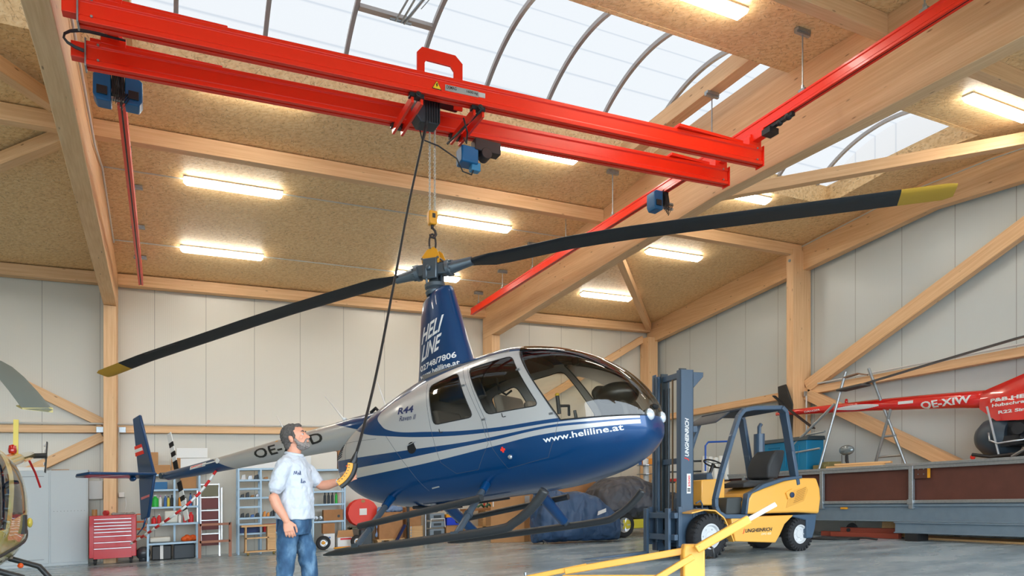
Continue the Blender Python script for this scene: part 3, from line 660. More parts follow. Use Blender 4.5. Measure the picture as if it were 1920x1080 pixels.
# paint: silver with blue roof, stripes and belly; borders are curves of x in the side view
def paint(name, blue, silver):
    s = NT(name); tc = s.n('TexCoord'); sp_ = s.n('SeparateXYZ'); s.l(tc.outputs['Object'], sp_.inputs[0]); X, Y, Z = sp_.outputs
    xn = s.math('DIVIDE', s.math('ADD', X, 2.0), 5.0)
    def curve(pts):
        fc = s.n('FloatCurve'); c = fc.mapping.curves[0]; fc.mapping.extend = 'EXTRAPOLATED'; fc.mapping.use_clip = False
        pts = [((x + 2) / 5, (z) / 2.5) for x, z in pts]
        while len(c.points) < len(pts): c.points.new(.5, .5)
        for p, (x, z) in zip(c.points, pts): p.location = (x, z); p.handle_type = 'AUTO_CLAMPED'
        fc.mapping.update(); s.l(xn, fc.inputs['Value']); return s.math('MULTIPLY', fc.outputs[0], 2.5)
    below = lambda c: s.math('LESS_THAN', Z, c); above = lambda c: s.math('GREATER_THAN', Z, c); AND = lambda a, b: s.math('MULTIPLY', a, b); OR = lambda a, b: s.math('MAXIMUM', a, b)
    c1 = curve([(-1.9, .93), (-1.07, .89), (-.1, .88), (1.02, .915), (1.63, .94), (2.14, .925), (2.6, .91)])
    c2 = curve([(-1.9, 1.04), (-1.03, 1.0), (-.07, .975), (1.03, .975), (1.64, .99), (2.15, .965), (2.6, .945)])
    c3 = curve([(-1.9, 1.21), (-1.1, 1.13), (-.06, 1.06), (1.04, 1.01), (1.65, 1.015), (2.15, .985), (2.6, .96)])
    c4 = curve([(-1.2, 1.52), (-.9, 1.42), (-.75, 1.36), (-.38, 1.27), (.28, 1.145), (1.05, 1.06), (1.81, 1.03), (2.6, .985)])
    c5 = curve([(-.56, 1.62), (-.54, 1.5), (-.47, 1.42), (-.36, 1.34), (.28, 1.20), (1.05, 1.10), (1.81, 1.065), (2.6, 1.01)])
    c6 = curve([(-.57, 1.4), (-.52, 1.55), (-.42, 1.60), (-.08, 1.69), (.26, 1.78), (.64, 1.845), (1.0, 1.868), (1.35, 1.85), (1.5, 1.77)])
    blue_f = below(c1); blue_f = OR(blue_f, AND(above(c2), below(c3))); blue_f = OR(blue_f, AND(above(c4), below(c5)))
    blue_f = OR(blue_f, AND(above(c6), above(c4))); blue_f = OR(blue_f, AND(s.math('LESS_THAN', X, -.555), above(c4)))
    nose = s.math('GREATER_THAN', X, 2.49); blue_f = OR(blue_f, nose)
    tail = s.math('LESS_THAN', s.math('ADD', X, s.math('MULTIPLY', Z, 2.2)), -.75); blue_f = OR(AND(blue_f, s.math('GREATER_THAN', X, -1.7)), tail)
    s.l(s.mix(blue_f, silver, blue), s.b.inputs['Base Color']); s.b.inputs['Metallic'].default_value = .25
    s.b.inputs['Roughness'].default_value = .3; s.b.inputs['Coat Weight'].default_value = .5; s.b.inputs['Specular IOR Level'].default_value = .3; s.b.inputs['Coat Roughness'].default_value = .09
    return s.m
PAINT = paint('blue_silver_paint', lin((0, 60, 108)), lin((184, 182, 180)))
BLUEP = mat('blue_paint', (0, 60, 108), .3, .25, coat=.6, coatr=.02)
TRIMD = mat('cabin_trim_dark', (126, 116, 106), .7)
DKTUBE = mat('skid_black', (52, 54, 56), .42, .2)
sh = bins['shell'].build('fuselage', PAINT, heli, weld=True, smooth=True)
bins['p'].build('windshield_post', mat('post_dark', (34, 30, 28), .35), heli, weld=True, smooth=True)
for side, nm in ((-1, ''), (1, '')):
    for key, nm in (('w', 'side_window'), ('s', 'windshield_pane')):
        src = bins[key]; 
        if key == 'w':
            for lo, hi in ((0, .93), (.93, 2)): pass
        b = MB(); 
        for f in src.f:
            vs = [src.v[i] for i in f]
            if sum(v.y for v in vs) * side > 0: b.add(vs, [tuple(range(len(vs)))])
        if key == 's': b.build(nm, CANOPY, heli, weld=True, smooth=True)
        else:
            for test in (lambda c: c.x < .80 - .0 * c.z and c.x + .39 * (c.z - 1.25) < .90, lambda c: not (c.x < .80 and c.x + .39 * (c.z - 1.25) < .90)):
                q = MB()
                for f in b.f:
                    vs = [b.v[i] for i in f]; c = sum(vs, Vector()) / len(vs)
                    if test(c): q.add(vs, [tuple(range(len(vs)))])
                if q.v: q.build(nm, CANOPY, heli, weld=True, smooth=True)
# dark window seals and door seams lying on the skin
def skin(pts, side=-1, off=.002):
    out = []
    for i in range(len(pts) - 1):
        (x0, z0), (x1, z1) = pts[i], pts[i + 1]; n = max(2, int(math.hypot(x1 - x0, z1 - z0) / .04))
        for k in range(n + (i == len(pts) - 2)):
            t = k / n; o = Vector((x0 + (x1 - x0) * t, side * 1.5, z0 + (z1 - z0) * t)); h, nn, _, _ = HB.ray_cast(o, Vector((0, -side, 0)))
            if h: out.append(h + Vector((0, side * off, 0)))
    return out
for sd in (-1, 1):
    for poly in (REAR, DOOR):
        b = MB(); b.tube(skin(poly + [poly[0]], sd, .0), .0055, 5); b.build('window_seal', BLACK, heli, smooth=True)
    b = MB(); b.tube(skin([WSA, WSB, (2.53, .99)], sd, 0), .007, 5); b.build('window_seal', BLACK, heli, smooth=True)
SEAM = mat('seam_grey', (70, 76, 84), .6)
for pts in ([(.23, 1.76), (.30, 1.2), (.36, .86), (.52, .72), (.80, .72), (1.0, .95), (.96, 1.2), (.70, 1.82)], [(.76, 1.83), (1.0, 1.2), (1.04, .9), (1.15, .68), (1.62, .72), (1.74, .9), (1.80, 1.05), (1.40, 1.83)], [(-.38, 1.27), (-.1, .87), (.05, .6)], [(-1.42, 1.36), (-.55, 1.27)], [(-1.2, 1.45), (-1.24, .72)]):
    b = MB(); b.tube(skin(pts, -1, 0), .0022, 4); b.build('panel_seam', SEAM, heli)
for x, z in ((.76, 1.60), (1.42, 1.62), (1.74, 1.12), (.99, 1.2)):
    b = MB(); h, n_, _, _ = HB.ray_cast(Vector((x, -1.5, z)), Vector((0, 1, 0))); b.cbox(h + Vector((0, -.006, 0)), (.05, .014, .018)); b.build('hinge', STEEL, heli, bevel=.003)
for x, z in ((.42, 1.185), (1.22, 1.2)):
    h, n_, _, _ = HB.ray_cast(Vector((x, -1.5, z)), Vector((0, 1, 0))); b = MB(); b.bar(h + Vector((-.005, -.004, -.02)), h + Vector((-.012, -.004, .02)), .006, .006); b.bar(h + Vector((0, -.004, -.02)), h + Vector((.03, -.004, -.018)), .006, .006); b.build('door_latch', BLACK, heli)
# lettering on the hull
b = MB(); lettering(b, 'www.heliline.at', (1.615, -.75, .858), (.745, 0, .008), (0, 0, .058), HB, .0025, .018, 0, 1.02, .08); b.build('web_address_lettering', WHITE, heli)
b = MB(); lettering(b, 'R44', (-.18, -.75, 1.475), (.24, 0, -.02), (.015, 0, .075), HB, .0025, .03); lettering(b, 'Raven II', (-.155, -.75, 1.395), (.25, 0, -.025), (.01, 0, .055), HB, .0025, .004, .2); b.build('type_lettering', mat('navy_ink', (12, 34, 84), .4), heli)
b = MB(); decal(b, 0, (1.13, -.75, .855), (.055, 0, 0), (0, 0, .022), HB, .003, 2); decal(b, 0, (1.146, -.75, .838), (.022, 0, 0), (0, 0, .056), HB, .0035, 2); b.build('red_cross', mat('signal_red', (238, 52, 36), .5), heli)
h, n_, _, _ = HB.ray_cast(Vector((1.22, -1.5, .785)), Vector((0, 1, 0))); b = MB(); b.lathe(h, (0, -1, 0), [(.022, -.01), (.022, .008), (.012, .012), (.012, .03)], 12); b.build('fuel_drain', ALU, heli, smooth=40)
b = MB(); h, n_, _, _ = HB.ray_cast(Vector((0, -1.5, 1.075)), Vector((0, 1, 0))); b.lathe(h + Vector((0, .004, 0)), (0, -1, 0), [(.001, 0), (.062, .002), (.064, .006)], 24); b.build('air_intake', mat('hole_black', (8, 9, 11), .8), heli)
b = MB(); b.cyl(h + Vector((-.06, -.01, .03)), h + Vector((.06, -.012, .055)), .005, 6); b.build('intake_bar', ALU, heli)
h, n_, _, _ = HB.ray_cast(Vector((.17, -1.5, .62)), Vector((0, 1, 0))); b = MB(); b.bar(h + Vector((-.05, -.004, -.003)), h + Vector((.05, -.004, .003)), .008, .014); b.build('step_plate', ALU, heli)
for k in range(6):
    p = skin([(-1.53 + .006 * k, 1.175 + .027 * k), (-1.33 + .01 * k, 1.20 + .026 * k)], -1, .001)
    if len(p) > 1: b = MB(); b.tube(p, .0065, 5); b.build('louvre', mat('louvre_dark', (40, 42, 48), .6), heli)
for y in (-.15, .15):
    b = MB(); h, n_, _, _ = HB.ray_cast(Vector((4, y, 1.0)), Vector((-1, 0, 0))); c = h + Vector((-.03, 0, 0)); b.lathe(c, (1, y * 1.2, .1), [(.055, -.02), (.06, .02), (.052, .04), (.03, .055), (.001, .06)], 20); b.build('landing_light', mat('lamp_glass', (216, 224, 232), .08, .3, coat=1), heli, smooth=True)
b = MB(); b.ball((2.53, 0, 1.09), .04, sc=(1, 1.6, .7)); b.build('nose_vent', mat('hole_black', (8, 9, 11), .8), heli, smooth=True)
# cabin
b = MB(); b.prism([(-.1, -.44), (1.4, -.45), (1.75, -.38), (2.0, -.27), (2.12, -.14), (2.12, .14), (2.0, .27), (1.75, .38), (1.4, .45), (-.1, .44)], (0, 0, .62), (1, 0, 0), (0, 1, 0), (0, 0, .04)); b.build('cabin_floor', TRIMD, heli)
b = MB(); b.prism([(-.44, .66), (.44, .66), (.55, .95), (.55, 1.4), (.48, 1.7), (-.48, 1.7), (-.55, 1.4), (-.55, .95)], (.02, 0, 0), (0, 1, 0), (0, 0, 1), (.06, 0, 0)); b.build('rear_bulkhead', mat('bulkhead_grey', (156, 148, 138), .8), heli)
b = MB(); b.prism([(-.44, 0), (.44, 0), (.47, .04), (.3, .07), (-.3, .07), (-.47, .04)], (.1, 0, 1.83), (0, 1, 0), (0, 0, 1), (1.15, 0, 0)); b.build('headliner', TRIMD, heli)
SEAT = mat('seat_leather', (150, 140, 130), .6)
for x in (.28, 1.12):
    for y in (-.29, .29):
        b = MB(); b.box((x, y - .21, .74), (x + .45, y + .21, .98)); st = b.build('seat', SEAT, heli, bevel=.04)
        b = MB(); b.bar((x + .03, y, .95), (x - .05, y, 1.45), .46, .1, up=(1, 0, 0)); b.build('seat_back', SEAT, heli, bevel=.035)
b = MB(); b.prism([(1.98, .66), (2.25, .7), (2.32, 1.02), (2.30, 1.17), (2.14, 1.36), (2.0, 1.40), (1.93, 1.34), (2.02, 1.1)], (0, -.14, 0), (1, 0, 0), (0, 0, 1), (0, .28, 0)); b.build('instrument_console', mat('console_black', (30, 29, 30), .45), heli, bevel=.04, seg=3)
b = MB(); b.ball((2.17, 0, 1.28), .2, 18, 12, (1.05, 1.15, .62)); b.build('instrument_hood', mat('hood_black', (26, 25, 26), .35), heli, smooth=True)
b = MB(); b.cyl((1.72, 0, .66), (1.68, 0, 1.22), .018, 8); b.tube([(1.62, -.02, 1.18), (1.67, -.1, 1.26), (1.66, -.3, 1.24)], .015, 8); b.cyl((1.66, -.3, 1.16), (1.66, -.3, 1.34), .02, 10); b.build('cyclic_stick', BLACK, heli, smooth=40)
b = MB(); b.ball((1.66, -.3, 1.35), .022); b.build('stick_grip', mat('grip_yellow', (230, 190, 40), .5), heli, smooth=True)
b = MB(); b.bar((1.75, -.02, 1.72), (1.75, .02, 1.72), .07, .08); b.build('compass', BLACK, heli, bevel=.01)
b = MB(); b.tube([(.9, -.2, 1.7), (.95, -.25, 1.55), (1.0, -.2, 1.5), (1.02, -.12, 1.55)], .012, 6); b.build('headset_cord', BLACK, heli)
# mast fairing
def foil(xf, xr, z, hwid, n=26, zr=None):
    out = []
    for j in range(n):
        t = 2 * math.pi * j / n; c = math.cos(t); x = (xf + xr) / 2 + (xf - xr) / 2 * c; y = hwid * math.sin(t) * (1.0 + .55 * c) / 1.1; out.append(Vector((x, y, z + ((zr or 0) * (1 - c) / 2))))
    return out
mf = MB().loft([foil(.58, -.42, 1.62, .2), foil(.50, -.36, 1.88, .185), foil(.46, -.31, 2.1, .17), foil(.40, -.26, 2.4, .155), foil(.34, -.2, 2.7, .14), foil(.30, -.155, 2.88, .125, zr=-.03), foil(.285, -.14, 2.95, .115, zr=-.09), foil(.2, -.05, 2.96, .05, zr=-.06)])
MF = bvh_of(mf); mf.build('mast_fairing', BLUEP, heli, smooth=True)
b = MB(); sl = Vector((.02, 0, .0))
for txt, x, z, w_, h_ in (('HELI', -.20, 2.36, .40, .18), ('LINE', -.225, 2.16, .38, .175)):
    lettering(b, txt, (x, -.5, z), (w_, 0, .055), (.045, 0, h_), MF, .002, .022, .25, 1.0, .06)
lettering(b, '02748/7806', (-.255, -.5, 2.045), (.62, 0, .02), (0, 0, .07), MF, .002, .02, 0, 1, .06); lettering(b, 'www.heliline.at', (-.265, -.5, 1.955), (.66, 0, .02), (0, 0, .062), MF, .002, .018, 0, 1, .06)
b.build('operator_lettering', WHITE, heli)
# rotor mast and head
HUBM = mat('hub_metal', (92, 102, 110), .4, .6)
b = MB(); b.lathe((.05, 0, 2.9), (0, 0, 1), [(.11, 0), (.12, .04), (.1, .07), (.12, .09), (.12, .13), (.09, .15), (.05, .17), (.04, .3)], 22)
for a in range(3): t = a * 2.1; b.cyl((.05 + .1 * math.cos(t), .1 * math.sin(t), 3.0), (.05 + .09 * math.cos(t + .4), .12 * math.sin(t + .4), 3.2), .012, 8)
b.build('swashplate', HUBM, heli, smooth=40)
HUB = Vector((2.812, 7.709, 3.722)); inv = WM[heli.name].inverted(); az = math.radians(133); D = Vector((math.cos(az), math.sin(az), 0)); A = Vector((-D.y, D.x, 0))
lw = lambda P: inv @ P
b = MB(); b.M = inv
b.bar(HUB - D * .2, HUB + D * .2, .14, .13); b.bar(HUB + A * -.08 + D * -.09, HUB + A * -.08 + D * .09, .06, .24); b.bar(HUB + A * .08 + D * -.09, HUB + A * .08 + D * .09, .06, .24); b.cyl(HUB - Vector((0, 0, .3)), HUB + Vector((0, 0, .05)), .045, 14); b.cyl(HUB - A * .15, HUB + A * .15, .03, 12)
b.build('rotor_hub', HUBM, heli, bevel=.012)
PR = {1: [(.15, 0), (.42, -.04), (.67, -.085), (1.27, -.175), (1.9, -.27), (2.6, -.39), (3.3, -.52), (4.4, -.72), (5.25, -.91)], -1: [(.15, 0), (.4, .045), (.6, .07), (.99, .09), (1.6, .145), (2.2, .165), (2.85, .165), (3.97, .16), (5.0, .158), (5.28, .156)]}
BLADE = mat('blade_black', (30, 31, 33), .5, bump=.05); BT = mat('tip_yellow', (198, 152, 44), .5)
def sec(P, d, ch, th, tw=0):
    a = Vector((-d.y, d.x, 0)).normalized(); up = Vector((0, 0, 1)); a2 = a * math.cos(tw) + up * math.sin(tw); u2 = up * math.cos(tw) - a * math.sin(tw)
    return [P + a2 * ch * u + u2 * th * v for u, v in ((-.3, 0), (-.25, .35), (-.1, .5), (.2, .4), (.7, 0.02), (.7, -.02), (.2, -.4), (-.1, -.5), (-.25, -.35))]
for sg in (1, -1):
    rp = [r for r, _ in PR[sg]]; zp = [z for _, z in PR[sg]]; d = D * sg; R_ = rp[-1]
    P = lambda r: HUB + d * r + Vector((0, 0, float(np.interp(r, rp, zp))))
    tw = .12 if sg > 0 else -.2
    b = MB(); b.M = inv; b.loft([sec(P(r), d, c, t, tw) for r, c, t in [(.44, .12, .05), (.55, .17, .045), (.72, .254, .034)] + [(x, .254, .032) for x in np.linspace(.9, R_ - .45, 12)]]); bl = b.build('rotor_blade', BLADE, heli, smooth=50)
    b = MB(); b.M = inv; b.loft([sec(P(r), d, c, t, tw) for r, c, t in [(R_ - .45, .256, .034), (R_ - .08, .256, .032), (R_, .2, .025)]]); b.build('blade_tip', BT, bl, smooth=50)
    b = MB(); b.M = inv; o = P(R_ - .9) ; aa = Vector((-d.y, d.x, 0)) * (1 if True else 1); b.bar(P(R_ - 1.5) + aa * .19, P(R_ - .95) + aa * .19, .05, .008); b.build('trim_tab', BLADE, bl)
    b = MB(); b.M = inv; b.lathe(P(.16), P(.5) - P(.16), [(.07, 0), (.095, .02), (.095, .06), (.075, .07), (.07, .12), (.06, .2), (.05, .34)], 18)
    for k in range(10): t = 2 * math.pi * k / 10; q = P(.2) + Vector((0, 0, 1)) * .083 * math.cos(t) + A * .083 * math.sin(t); b.cyl(q, q + d * .05, .009, 6)
    b.build('blade_grip', mat('grip_metal', (112, 122, 130), .35, .7), heli, smooth=40)
# tail boom, fins, tail rotor
def circ(x, z, r, n=28, ry=None): return [Vector((x, (ry or r) * math.cos(2 * math.pi * k / n), z + r * math.sin(2 * math.pi * k / n))) for k in range(n)]
BM_ = [(-.75, 1.50, .16), (-1.0, 1.53, .2), (-1.4, 1.545, .19), (-2.0, 1.55, .172), (-3.0, 1.56, .142), (-4.0, 1.565, .115), (-5.0, 1.575, .09), (-5.7, 1.59, .07), (-5.85, 1.6, .03)]
tb = MB().loft([circ(x, z, r) for x, z, r in BM_]); TB = bvh_of(tb); tb.build('tail_boom', PAINT, heli, smooth=True)
b = MB(); lettering(b, 'OE-XHD', (-3.30, -.6, 1.485), (1.45, 0, .0), (-.06, 0, .14), TB, .0025, .02, 0, 1.05, .05); b.build('registration_lettering', BLACK, heli)
b = MB(); decal(b, 0, (-2.9, -.6, 1.66), (.05, 0, 0), (0, 0, .02), TB, .003, 2); b.build('yellow_tape', YEL, heli)
b = MB(); q = [(-4.98, 1.60), (-4.6, 1.60)]; decal(b, 0, (-4.96, -.6, 1.575), (.42, 0, 0), (0, 0, .055), TB, .0025, 4); b.build('warning_arrow', WHITE, heli)
b = MB(); decal(b, 0, (-4.93, -.6, 1.582), (.3, 0, 0), (0, 0, .042), TB, .0035, 4); b.build('warning_field', mat('signal_red', (238, 52, 36), .5), heli)
b = MB(); lettering(b, 'DANGER', (-4.91, -.6, 1.588), (.26, 0, 0), (0, 0, .03), TB, .0045, .02); b.build('warning_lettering', WHITE, heli)
b = MB(); b.lathe((-4.2, -.10, 1.60), (0, -1, 0), [(.02, -.03), (.02, .02), (.04, .025), (.04, .035), (.001, .037)], 14); b.tube([(-4.2, -.12, 1.60), (-4.6, -.11, 1.60), (-4.9, -.1, 1.585)], .01, 8); b.build('antenna_rod', WHITE, heli, smooth=40)
for (x, z, x2, z2) in ((-1.62, 1.74, -1.95, 2.12), (-.86, 1.66, -1.0, 2.1)):
    b = MB(); b.tube([(x, 0, z), (x + (x2 - x) * .12, 0, z + .03), (x2, 0, z2)], [.03, .012, .005], 8); b.build('whip_antenna', WHITE, heli, smooth=True)
b = MB(); b.tube([(-2.72, -.02, 1.69), (-2.95, 0, 2.05)], [.012, .004], 8); b.build('whip_antenna', WHITE, heli, smooth=True)
b = MB(); b.tube([(-1.0, -.02, 1.72), (-1.05, -.02, 1.78), (-1.14, -.02, 1.74)], .02, 8); b.build('breather', BLACK, heli)
def fin(name, prof, o, ax, ay, th, m=BLUEP):
    b = MB(); n = Vector(ax).cross(Vector(ay)).normalized(); b.prism(prof, Vector(o) - n * th / 2, ax, ay, n * th); return b.build(name, m, heli, bevel=th * .42, seg=3)
fin('upper_fin', [(-6.08, 1.66), (-6.38, 2.72), (-6.60, 2.69), (-6.55, 1.66)], (0, 0, 0), (1, 0, 0), (0, 0, 1), .05)
fin('lower_fin', [(-6.06, 1.70), (-6.36, .99), (-6.58, .97), (-6.55, 1.66)], (0, 0, 0), (1, 0, 0), (0, 0, 1), .05)
fin('horizontal_stabiliser', [(-6.05, .02), (-6.5, .02), (-6.52, -1.02), (-6.36, -1.08), (-6.12, -1.0)], (0, 0, 1.675), (1, 0, 0), (0, 1, 0), .045)
b = MB(); b.prism([(-6.375, 2.22), (-6.585, 2.21), (-6.573, 2.04), (-6.318, 2.05)], (0, -.032, 0), (1, 0, 0), (0, 0, 1), (0, .064, 0)); b.build('flag_red', mat('signal_red', (238, 52, 36), .5), heli)
b = MB(); b.prism([(-6.358, 2.165), (-6.585, 2.155), (-6.577, 2.10), (-6.338, 2.11)], (0, -.034, 0), (1, 0, 0), (0, 0, 1), (0, .068, 0)); b.build('flag_white', WHITE, heli)
b = MB(); b.prism([(-6.25, 1.36), (-6.5, 1.34), (-6.5, 1.30), (-6.26, 1.32)], (0, -.030, 0), (1, 0, 0), (0, 0, 1), (0, .06, 0)); b.build('fin_sticker', mat('pale_red', (220, 120, 120), .5), heli)
b = MB(); b.tube([(-6.45, 0, 1.0), (-6.55, 0, .85), (-6.75, 0, .74)], [.018, .014, .01], 8); b.ball((-6.3, -.25, 1.62), .05, sc=(1.6, .8, .8)); b.build('tail_skid', BLUEP, heli, smooth=True)
b = MB(); b.lathe((-5.9, -.02, 1.62), (0, 1, 0), [(.05, 0), (.06, .1), (.03, .14), (.025, .3), (.04, .33), (.001, .36)], 14); b.build('tail_gearbox', HUBM, heli, smooth=40)
tc0 = Vector((-5.9, .28, 1.62)); td_ = (Vector((-6.06, .28, 2.36)) - tc0).normalized()
for sg in (1, -1):
    n = 12
    for k in range(8):
        r0, r1 = .1 + .083 * k, .1 + .083 * (k + 1); b = MB(); b.bar(tc0 + td_ * sg * r0, tc0 + td_ * sg * r1, .012, .12, up=(1, 0, 0))
        if k == 0: tbk = b.build('tail_rotor_blade', mat('stripe_black', (22, 22, 24), .5), heli)
        else: b.build('stripe_field', WHITE if k % 2 == 0 or k == 7 else MATS['stripe_black'], tbk)
# red and white rope slung from the tail boom
b = MB(); w1 = MB(); pts = [Vector(p) for p in ((-4.35, -.06, 1.47), (-4.42, -.3, 1.16), (-4.6, -.5, .93), (-5.1, -.55, .76), (-5.7, -.45, .66), (-6.4, -.3, .58))]
def catm(pts, n=10):
    out = []; P = [pts[0]] + pts + [pts[-1]]
    for i in range(1, len(P) - 2):
        for k in range(n):
            t = k / n; a, b_, c, d = P[i - 1], P[i], P[i + 1], P[i + 2]; out.append(.5 * ((2 * b_) + (-a + c) * t + (2 * a - 5 * b_ + 4 * c - d) * t * t + (-a + 3 * b_ - 3 * c + d) * t ** 3))
    return out + [pts[-1]]
cp = catm(pts, 12); iv = WM[heli.name]
for i in range(0, len(cp) - 1, 3): (b if (i // 3) % 2 == 0 else w1).tube(cp[i:i + 4], .02, 8)
rp_ = b.build('red_white_strap', mat('strap_red', (206, 32, 34), .6), heli, smooth=True); w1.build('white_band', WHITE, rp_, smooth=True)
# skids
for sy in (-1, 1):
    y = sy * 1.09; b = MB(); pts = [(-1.02, y, .03), (-.6, y, .045), (.3, y, .055), (1.3, y, .075), (1.5, y, .12), (1.66, y, .2), (1.79, y, .3), (1.86, y, .37)]
    b.tube(catm([Vector(p) for p in pts], 4), [.008, .02, .03, .04] + [.043] * 25, 12); b.build('skid', DKTUBE, heli, smooth=True)
    y2 = sy * .87; b = MB(); b.tube([(-.66, y2, .30), (1.02, y2, .405)], .036, 12); b.build('step_tube', DKTUBE, heli, smooth=40)
    for x0, x1 in ((-.56, -.5), (.80, .84)):
        top = Vector((x0, sy * .42, .60)); bot = Vector((x1, sy * 1.09, .08)); md = top.lerp(bot, .2 if sy < 0 else .9); e = .052
        b = MB(); b.tube([top, md], [.05, .045] if sy < 0 else [.075, .06], 12); lg = b.build('landing_gear_leg', BLUEP, heli, smooth=40)
        b = MB(); b.tube([md, bot], .034, 12); b.lathe(top.lerp(bot, .62), bot - top, [(.045, 0), (.045, .04)], 12); b.cbox(bot, (.09, .07, .06)); b.build('leg_tube', mat('leg_grey', (78, 88, 98), .35, .4), lg, smooth=40)
b = MB(); b.cyl((-.35, -.3, .46), (-.35, .3, .46), .02, 8); b.tube([(-.3, -.2, .44), (.3, -.2, .41), (.9, -.2, .41)], .012, 6); b.cbox((0, -.1, .42), (.3, .12, .05)); b.build('belly_fitting', BLACK, heli)
# lifting tool on the rotor head
lt = thing('lifting_clamp', 'yellow lifting clamp bolted over the rotor head under the chain', 'clamp', HUB + Vector((0, 0, .1)))
for s_ in (-1, 1):
    b = MB(); b.prism([(-.13, -.04), (-.13, .05), (-.05, .14), (.05, .17), (.1, .13), (.14, .03), (.13, -.05), (.07, -.05), (.04, .02), (-.04, .02), (-.07, -.05)], HUB + A * (.075 * s_ - .006) + Vector((0, 0, .105)), D * -.85, (0, 0, .85), A * .012); b.build('clamp_plate', YEL, lt, world=True, bevel=.002)
for u in (-.1, 0, .1):
    b = MB(); p = HUB - D * u + Vector((0, 0, .12 if u else .24)); b.cyl(p - A * .1, p + A * .1, .013, 10); b.build('bolt', STEEL, lt, world=True, smooth=40)
sk = thing('shackle', 'dark iron shackle and long link between hook and yellow clamp', 'shackle', HUB + Vector((0, 0, .3)))
hz = HBZ - .14 - .12; IRON = MATS['dark_iron']; x = CX + .031
def link(z0, z1, wd, r, pl):
    b = MB(); a = Vector((1, 0, 0)) if pl else A; z_ = (z0 + z1) / 2; h_ = (z1 - z0) / 2
    b.tube([Vector((HUB.x, HUB.y, z_)).lerp(Vector((x, CY, z_)), min(1, max(0, (z_ - 3.8) / .3))) + a * wd * math.cos(t) * (1 if abs(math.sin(t)) > .7 else 1) + Vector((0, 0, h_ * math.sin(t))) for t in np.linspace(0, 2 * math.pi, 17)[:-1]], r, 8, closed=True); return b
link(3.93, hz + .02, .04, .0115, True).build('long_link', IRON, sk, world=True, smooth=True)
link(3.86, 3.95, .035, .011, False).build('bow', IRON, sk, world=True, smooth=True)
# ================================================================ FORKLIFT
FLB = mat('truck_grey_blue', (62, 84, 106), .42, coat=.2); FLY = mat('truck_yellow', (240, 178, 78), .38, coat=.3); FSEAT = mat('truck_seat', (52, 54, 56), .7)
fl = thing('forklift_truck', 'yellow and slate-blue forklift truck parked between helicopter nose and steel frame', 'forklift', V(8.5, 8.8))
def P_(b, name, m, par=None, **k): return b.build(name, m, par or fl, world=True, **k)
def sideprism(poly, y0, y1): b = SB(); b.prism(poly, (0, y0, 0), (1, 0, 0), (0, 0, 1), (0, y1 - y0, 0)); return b
P_(sideprism([(7.95, .62), (9.30, .60), (9.10, .46), (9.0, .3), (8.9, .17), (8.04, .24)], 8.24, 9.36), 'chassis', FLY, bevel=.015)
P_(sideprism([(8.27, .66), (9.35, .64), (9.86, .6), (9.9, .85), (9.88, 1.02), (9.80, 1.19), (9.3, 1.2), (9.05, 1.15), (8.6, 1.05), (8.36, .98), (8.27, .85)], 8.22, 9.38), 'counterweight', FLY, bevel=.035, seg=3)
P_(sideprism([(9.2, .6), (9.86, .6), (9.82, .36), (9.76, .2), (9.62, .2), (9.62, .5), (9.35, .56)], 8.27, 9.33), 'rear_bumper', FLB, bevel=.02)
P_(sideprism([(8.27, .98), (8.4, 1.02), (8.6, 1.12), (9.05, 1.21), (9.45, 1.24), (9.45, 1.19), (9.05, 1.16), (8.6, 1.05), (8.36, .98), (8.30, .9), (8.26, .66), (8.22, .66)], 8.20, 8.32), 'cover_trim', FLB, bevel=.01)
b = SB(); b.prism([(9.18, .98), (9.55, 1.06), (9.60, 1.0), (9.5, .82), (9.1, .72)], (0, 8.212, 0), (1, 0, 0), (0, 0, 1), (0, .01, 0)); P_(b, 'engine_cover_panel', mat('truck_yellow_panel', (226, 164, 68), .45), bevel=.004)
for k in range(7): b = SB(); b.bar((9.26 + .012 * k, 8.208, .80 + .03 * k), (9.48 + .01 * k, 8.208, .86 + .03 * k), .004, .006); P_(b, 'vent_shade_strip', mat('vent_shadow', (150, 104, 36), .6))  # dark ochre strips paint the shade of the vent slits
P_(sideprism([(9.08, .97), (9.22, 1.03), (9.28, .9), (9.13, .86)], 8.19, 8.23), 'filler_flap', FLY, bevel=.006)
b = SB(); b.lathe((9.2, 8.2, .93), (0, -1, 0), [(.035, 0), (.045, .01), (.045, .03), (.001, .035)], 16); P_(b, 'tank_cap', mat('cap_navy', (34, 52, 82), .5), smooth=40)
# cab frame
def pil(pts, r, n, m=FLB, sq=(.07, .095)):
    b = SB()
    for i in range(len(pts) - 1): b.bar(pts[i], Vector(pts[i + 1]) + (Vector(pts[i + 1]) - Vector(pts[i])).normalized() * .012, sq[0], sq[1], up=(0, 1, 0))
    return P_(b, n, m, bevel=.012)
for y, s_ in ((8.28, 1), (9.3, 1)):
    pil([(7.66, y, .92), (7.78, y, 1.3), (8.0, y, 1.87), (8.14, y, 2.2), (8.24, y, 2.3), (8.45, y, 2.335), (9.04, y, 2.35)], .04, 'cab_pillar')
    pil([(9.03, y, 2.35), (9.12, y, 2.28), (9.26, y, 1.65), (9.38, y, 1.1)], .04, 'rear_pillar', sq=(.07, .15))
    pil([(7.66, y, .93), (7.66, y, .8), (7.72, y, .7), (7.84, y, .64), (8.3, y, .62)], .04, 'cab_sill')
b = SB(); b.box((8.2, 8.3, 2.3), (9.05, 9.3, 2.34)); b.prism([(7.9, 2.13), (8.2, 2.29), (8.24, 2.34), (7.92, 2.17)], (0, 8.55, 0), (1, 0, 0), (0, 0, 1), (0, .8, 0))
P_(b, 'overhead_guard', mat('guard_dark', (44, 56, 68), .5), bevel=.01)
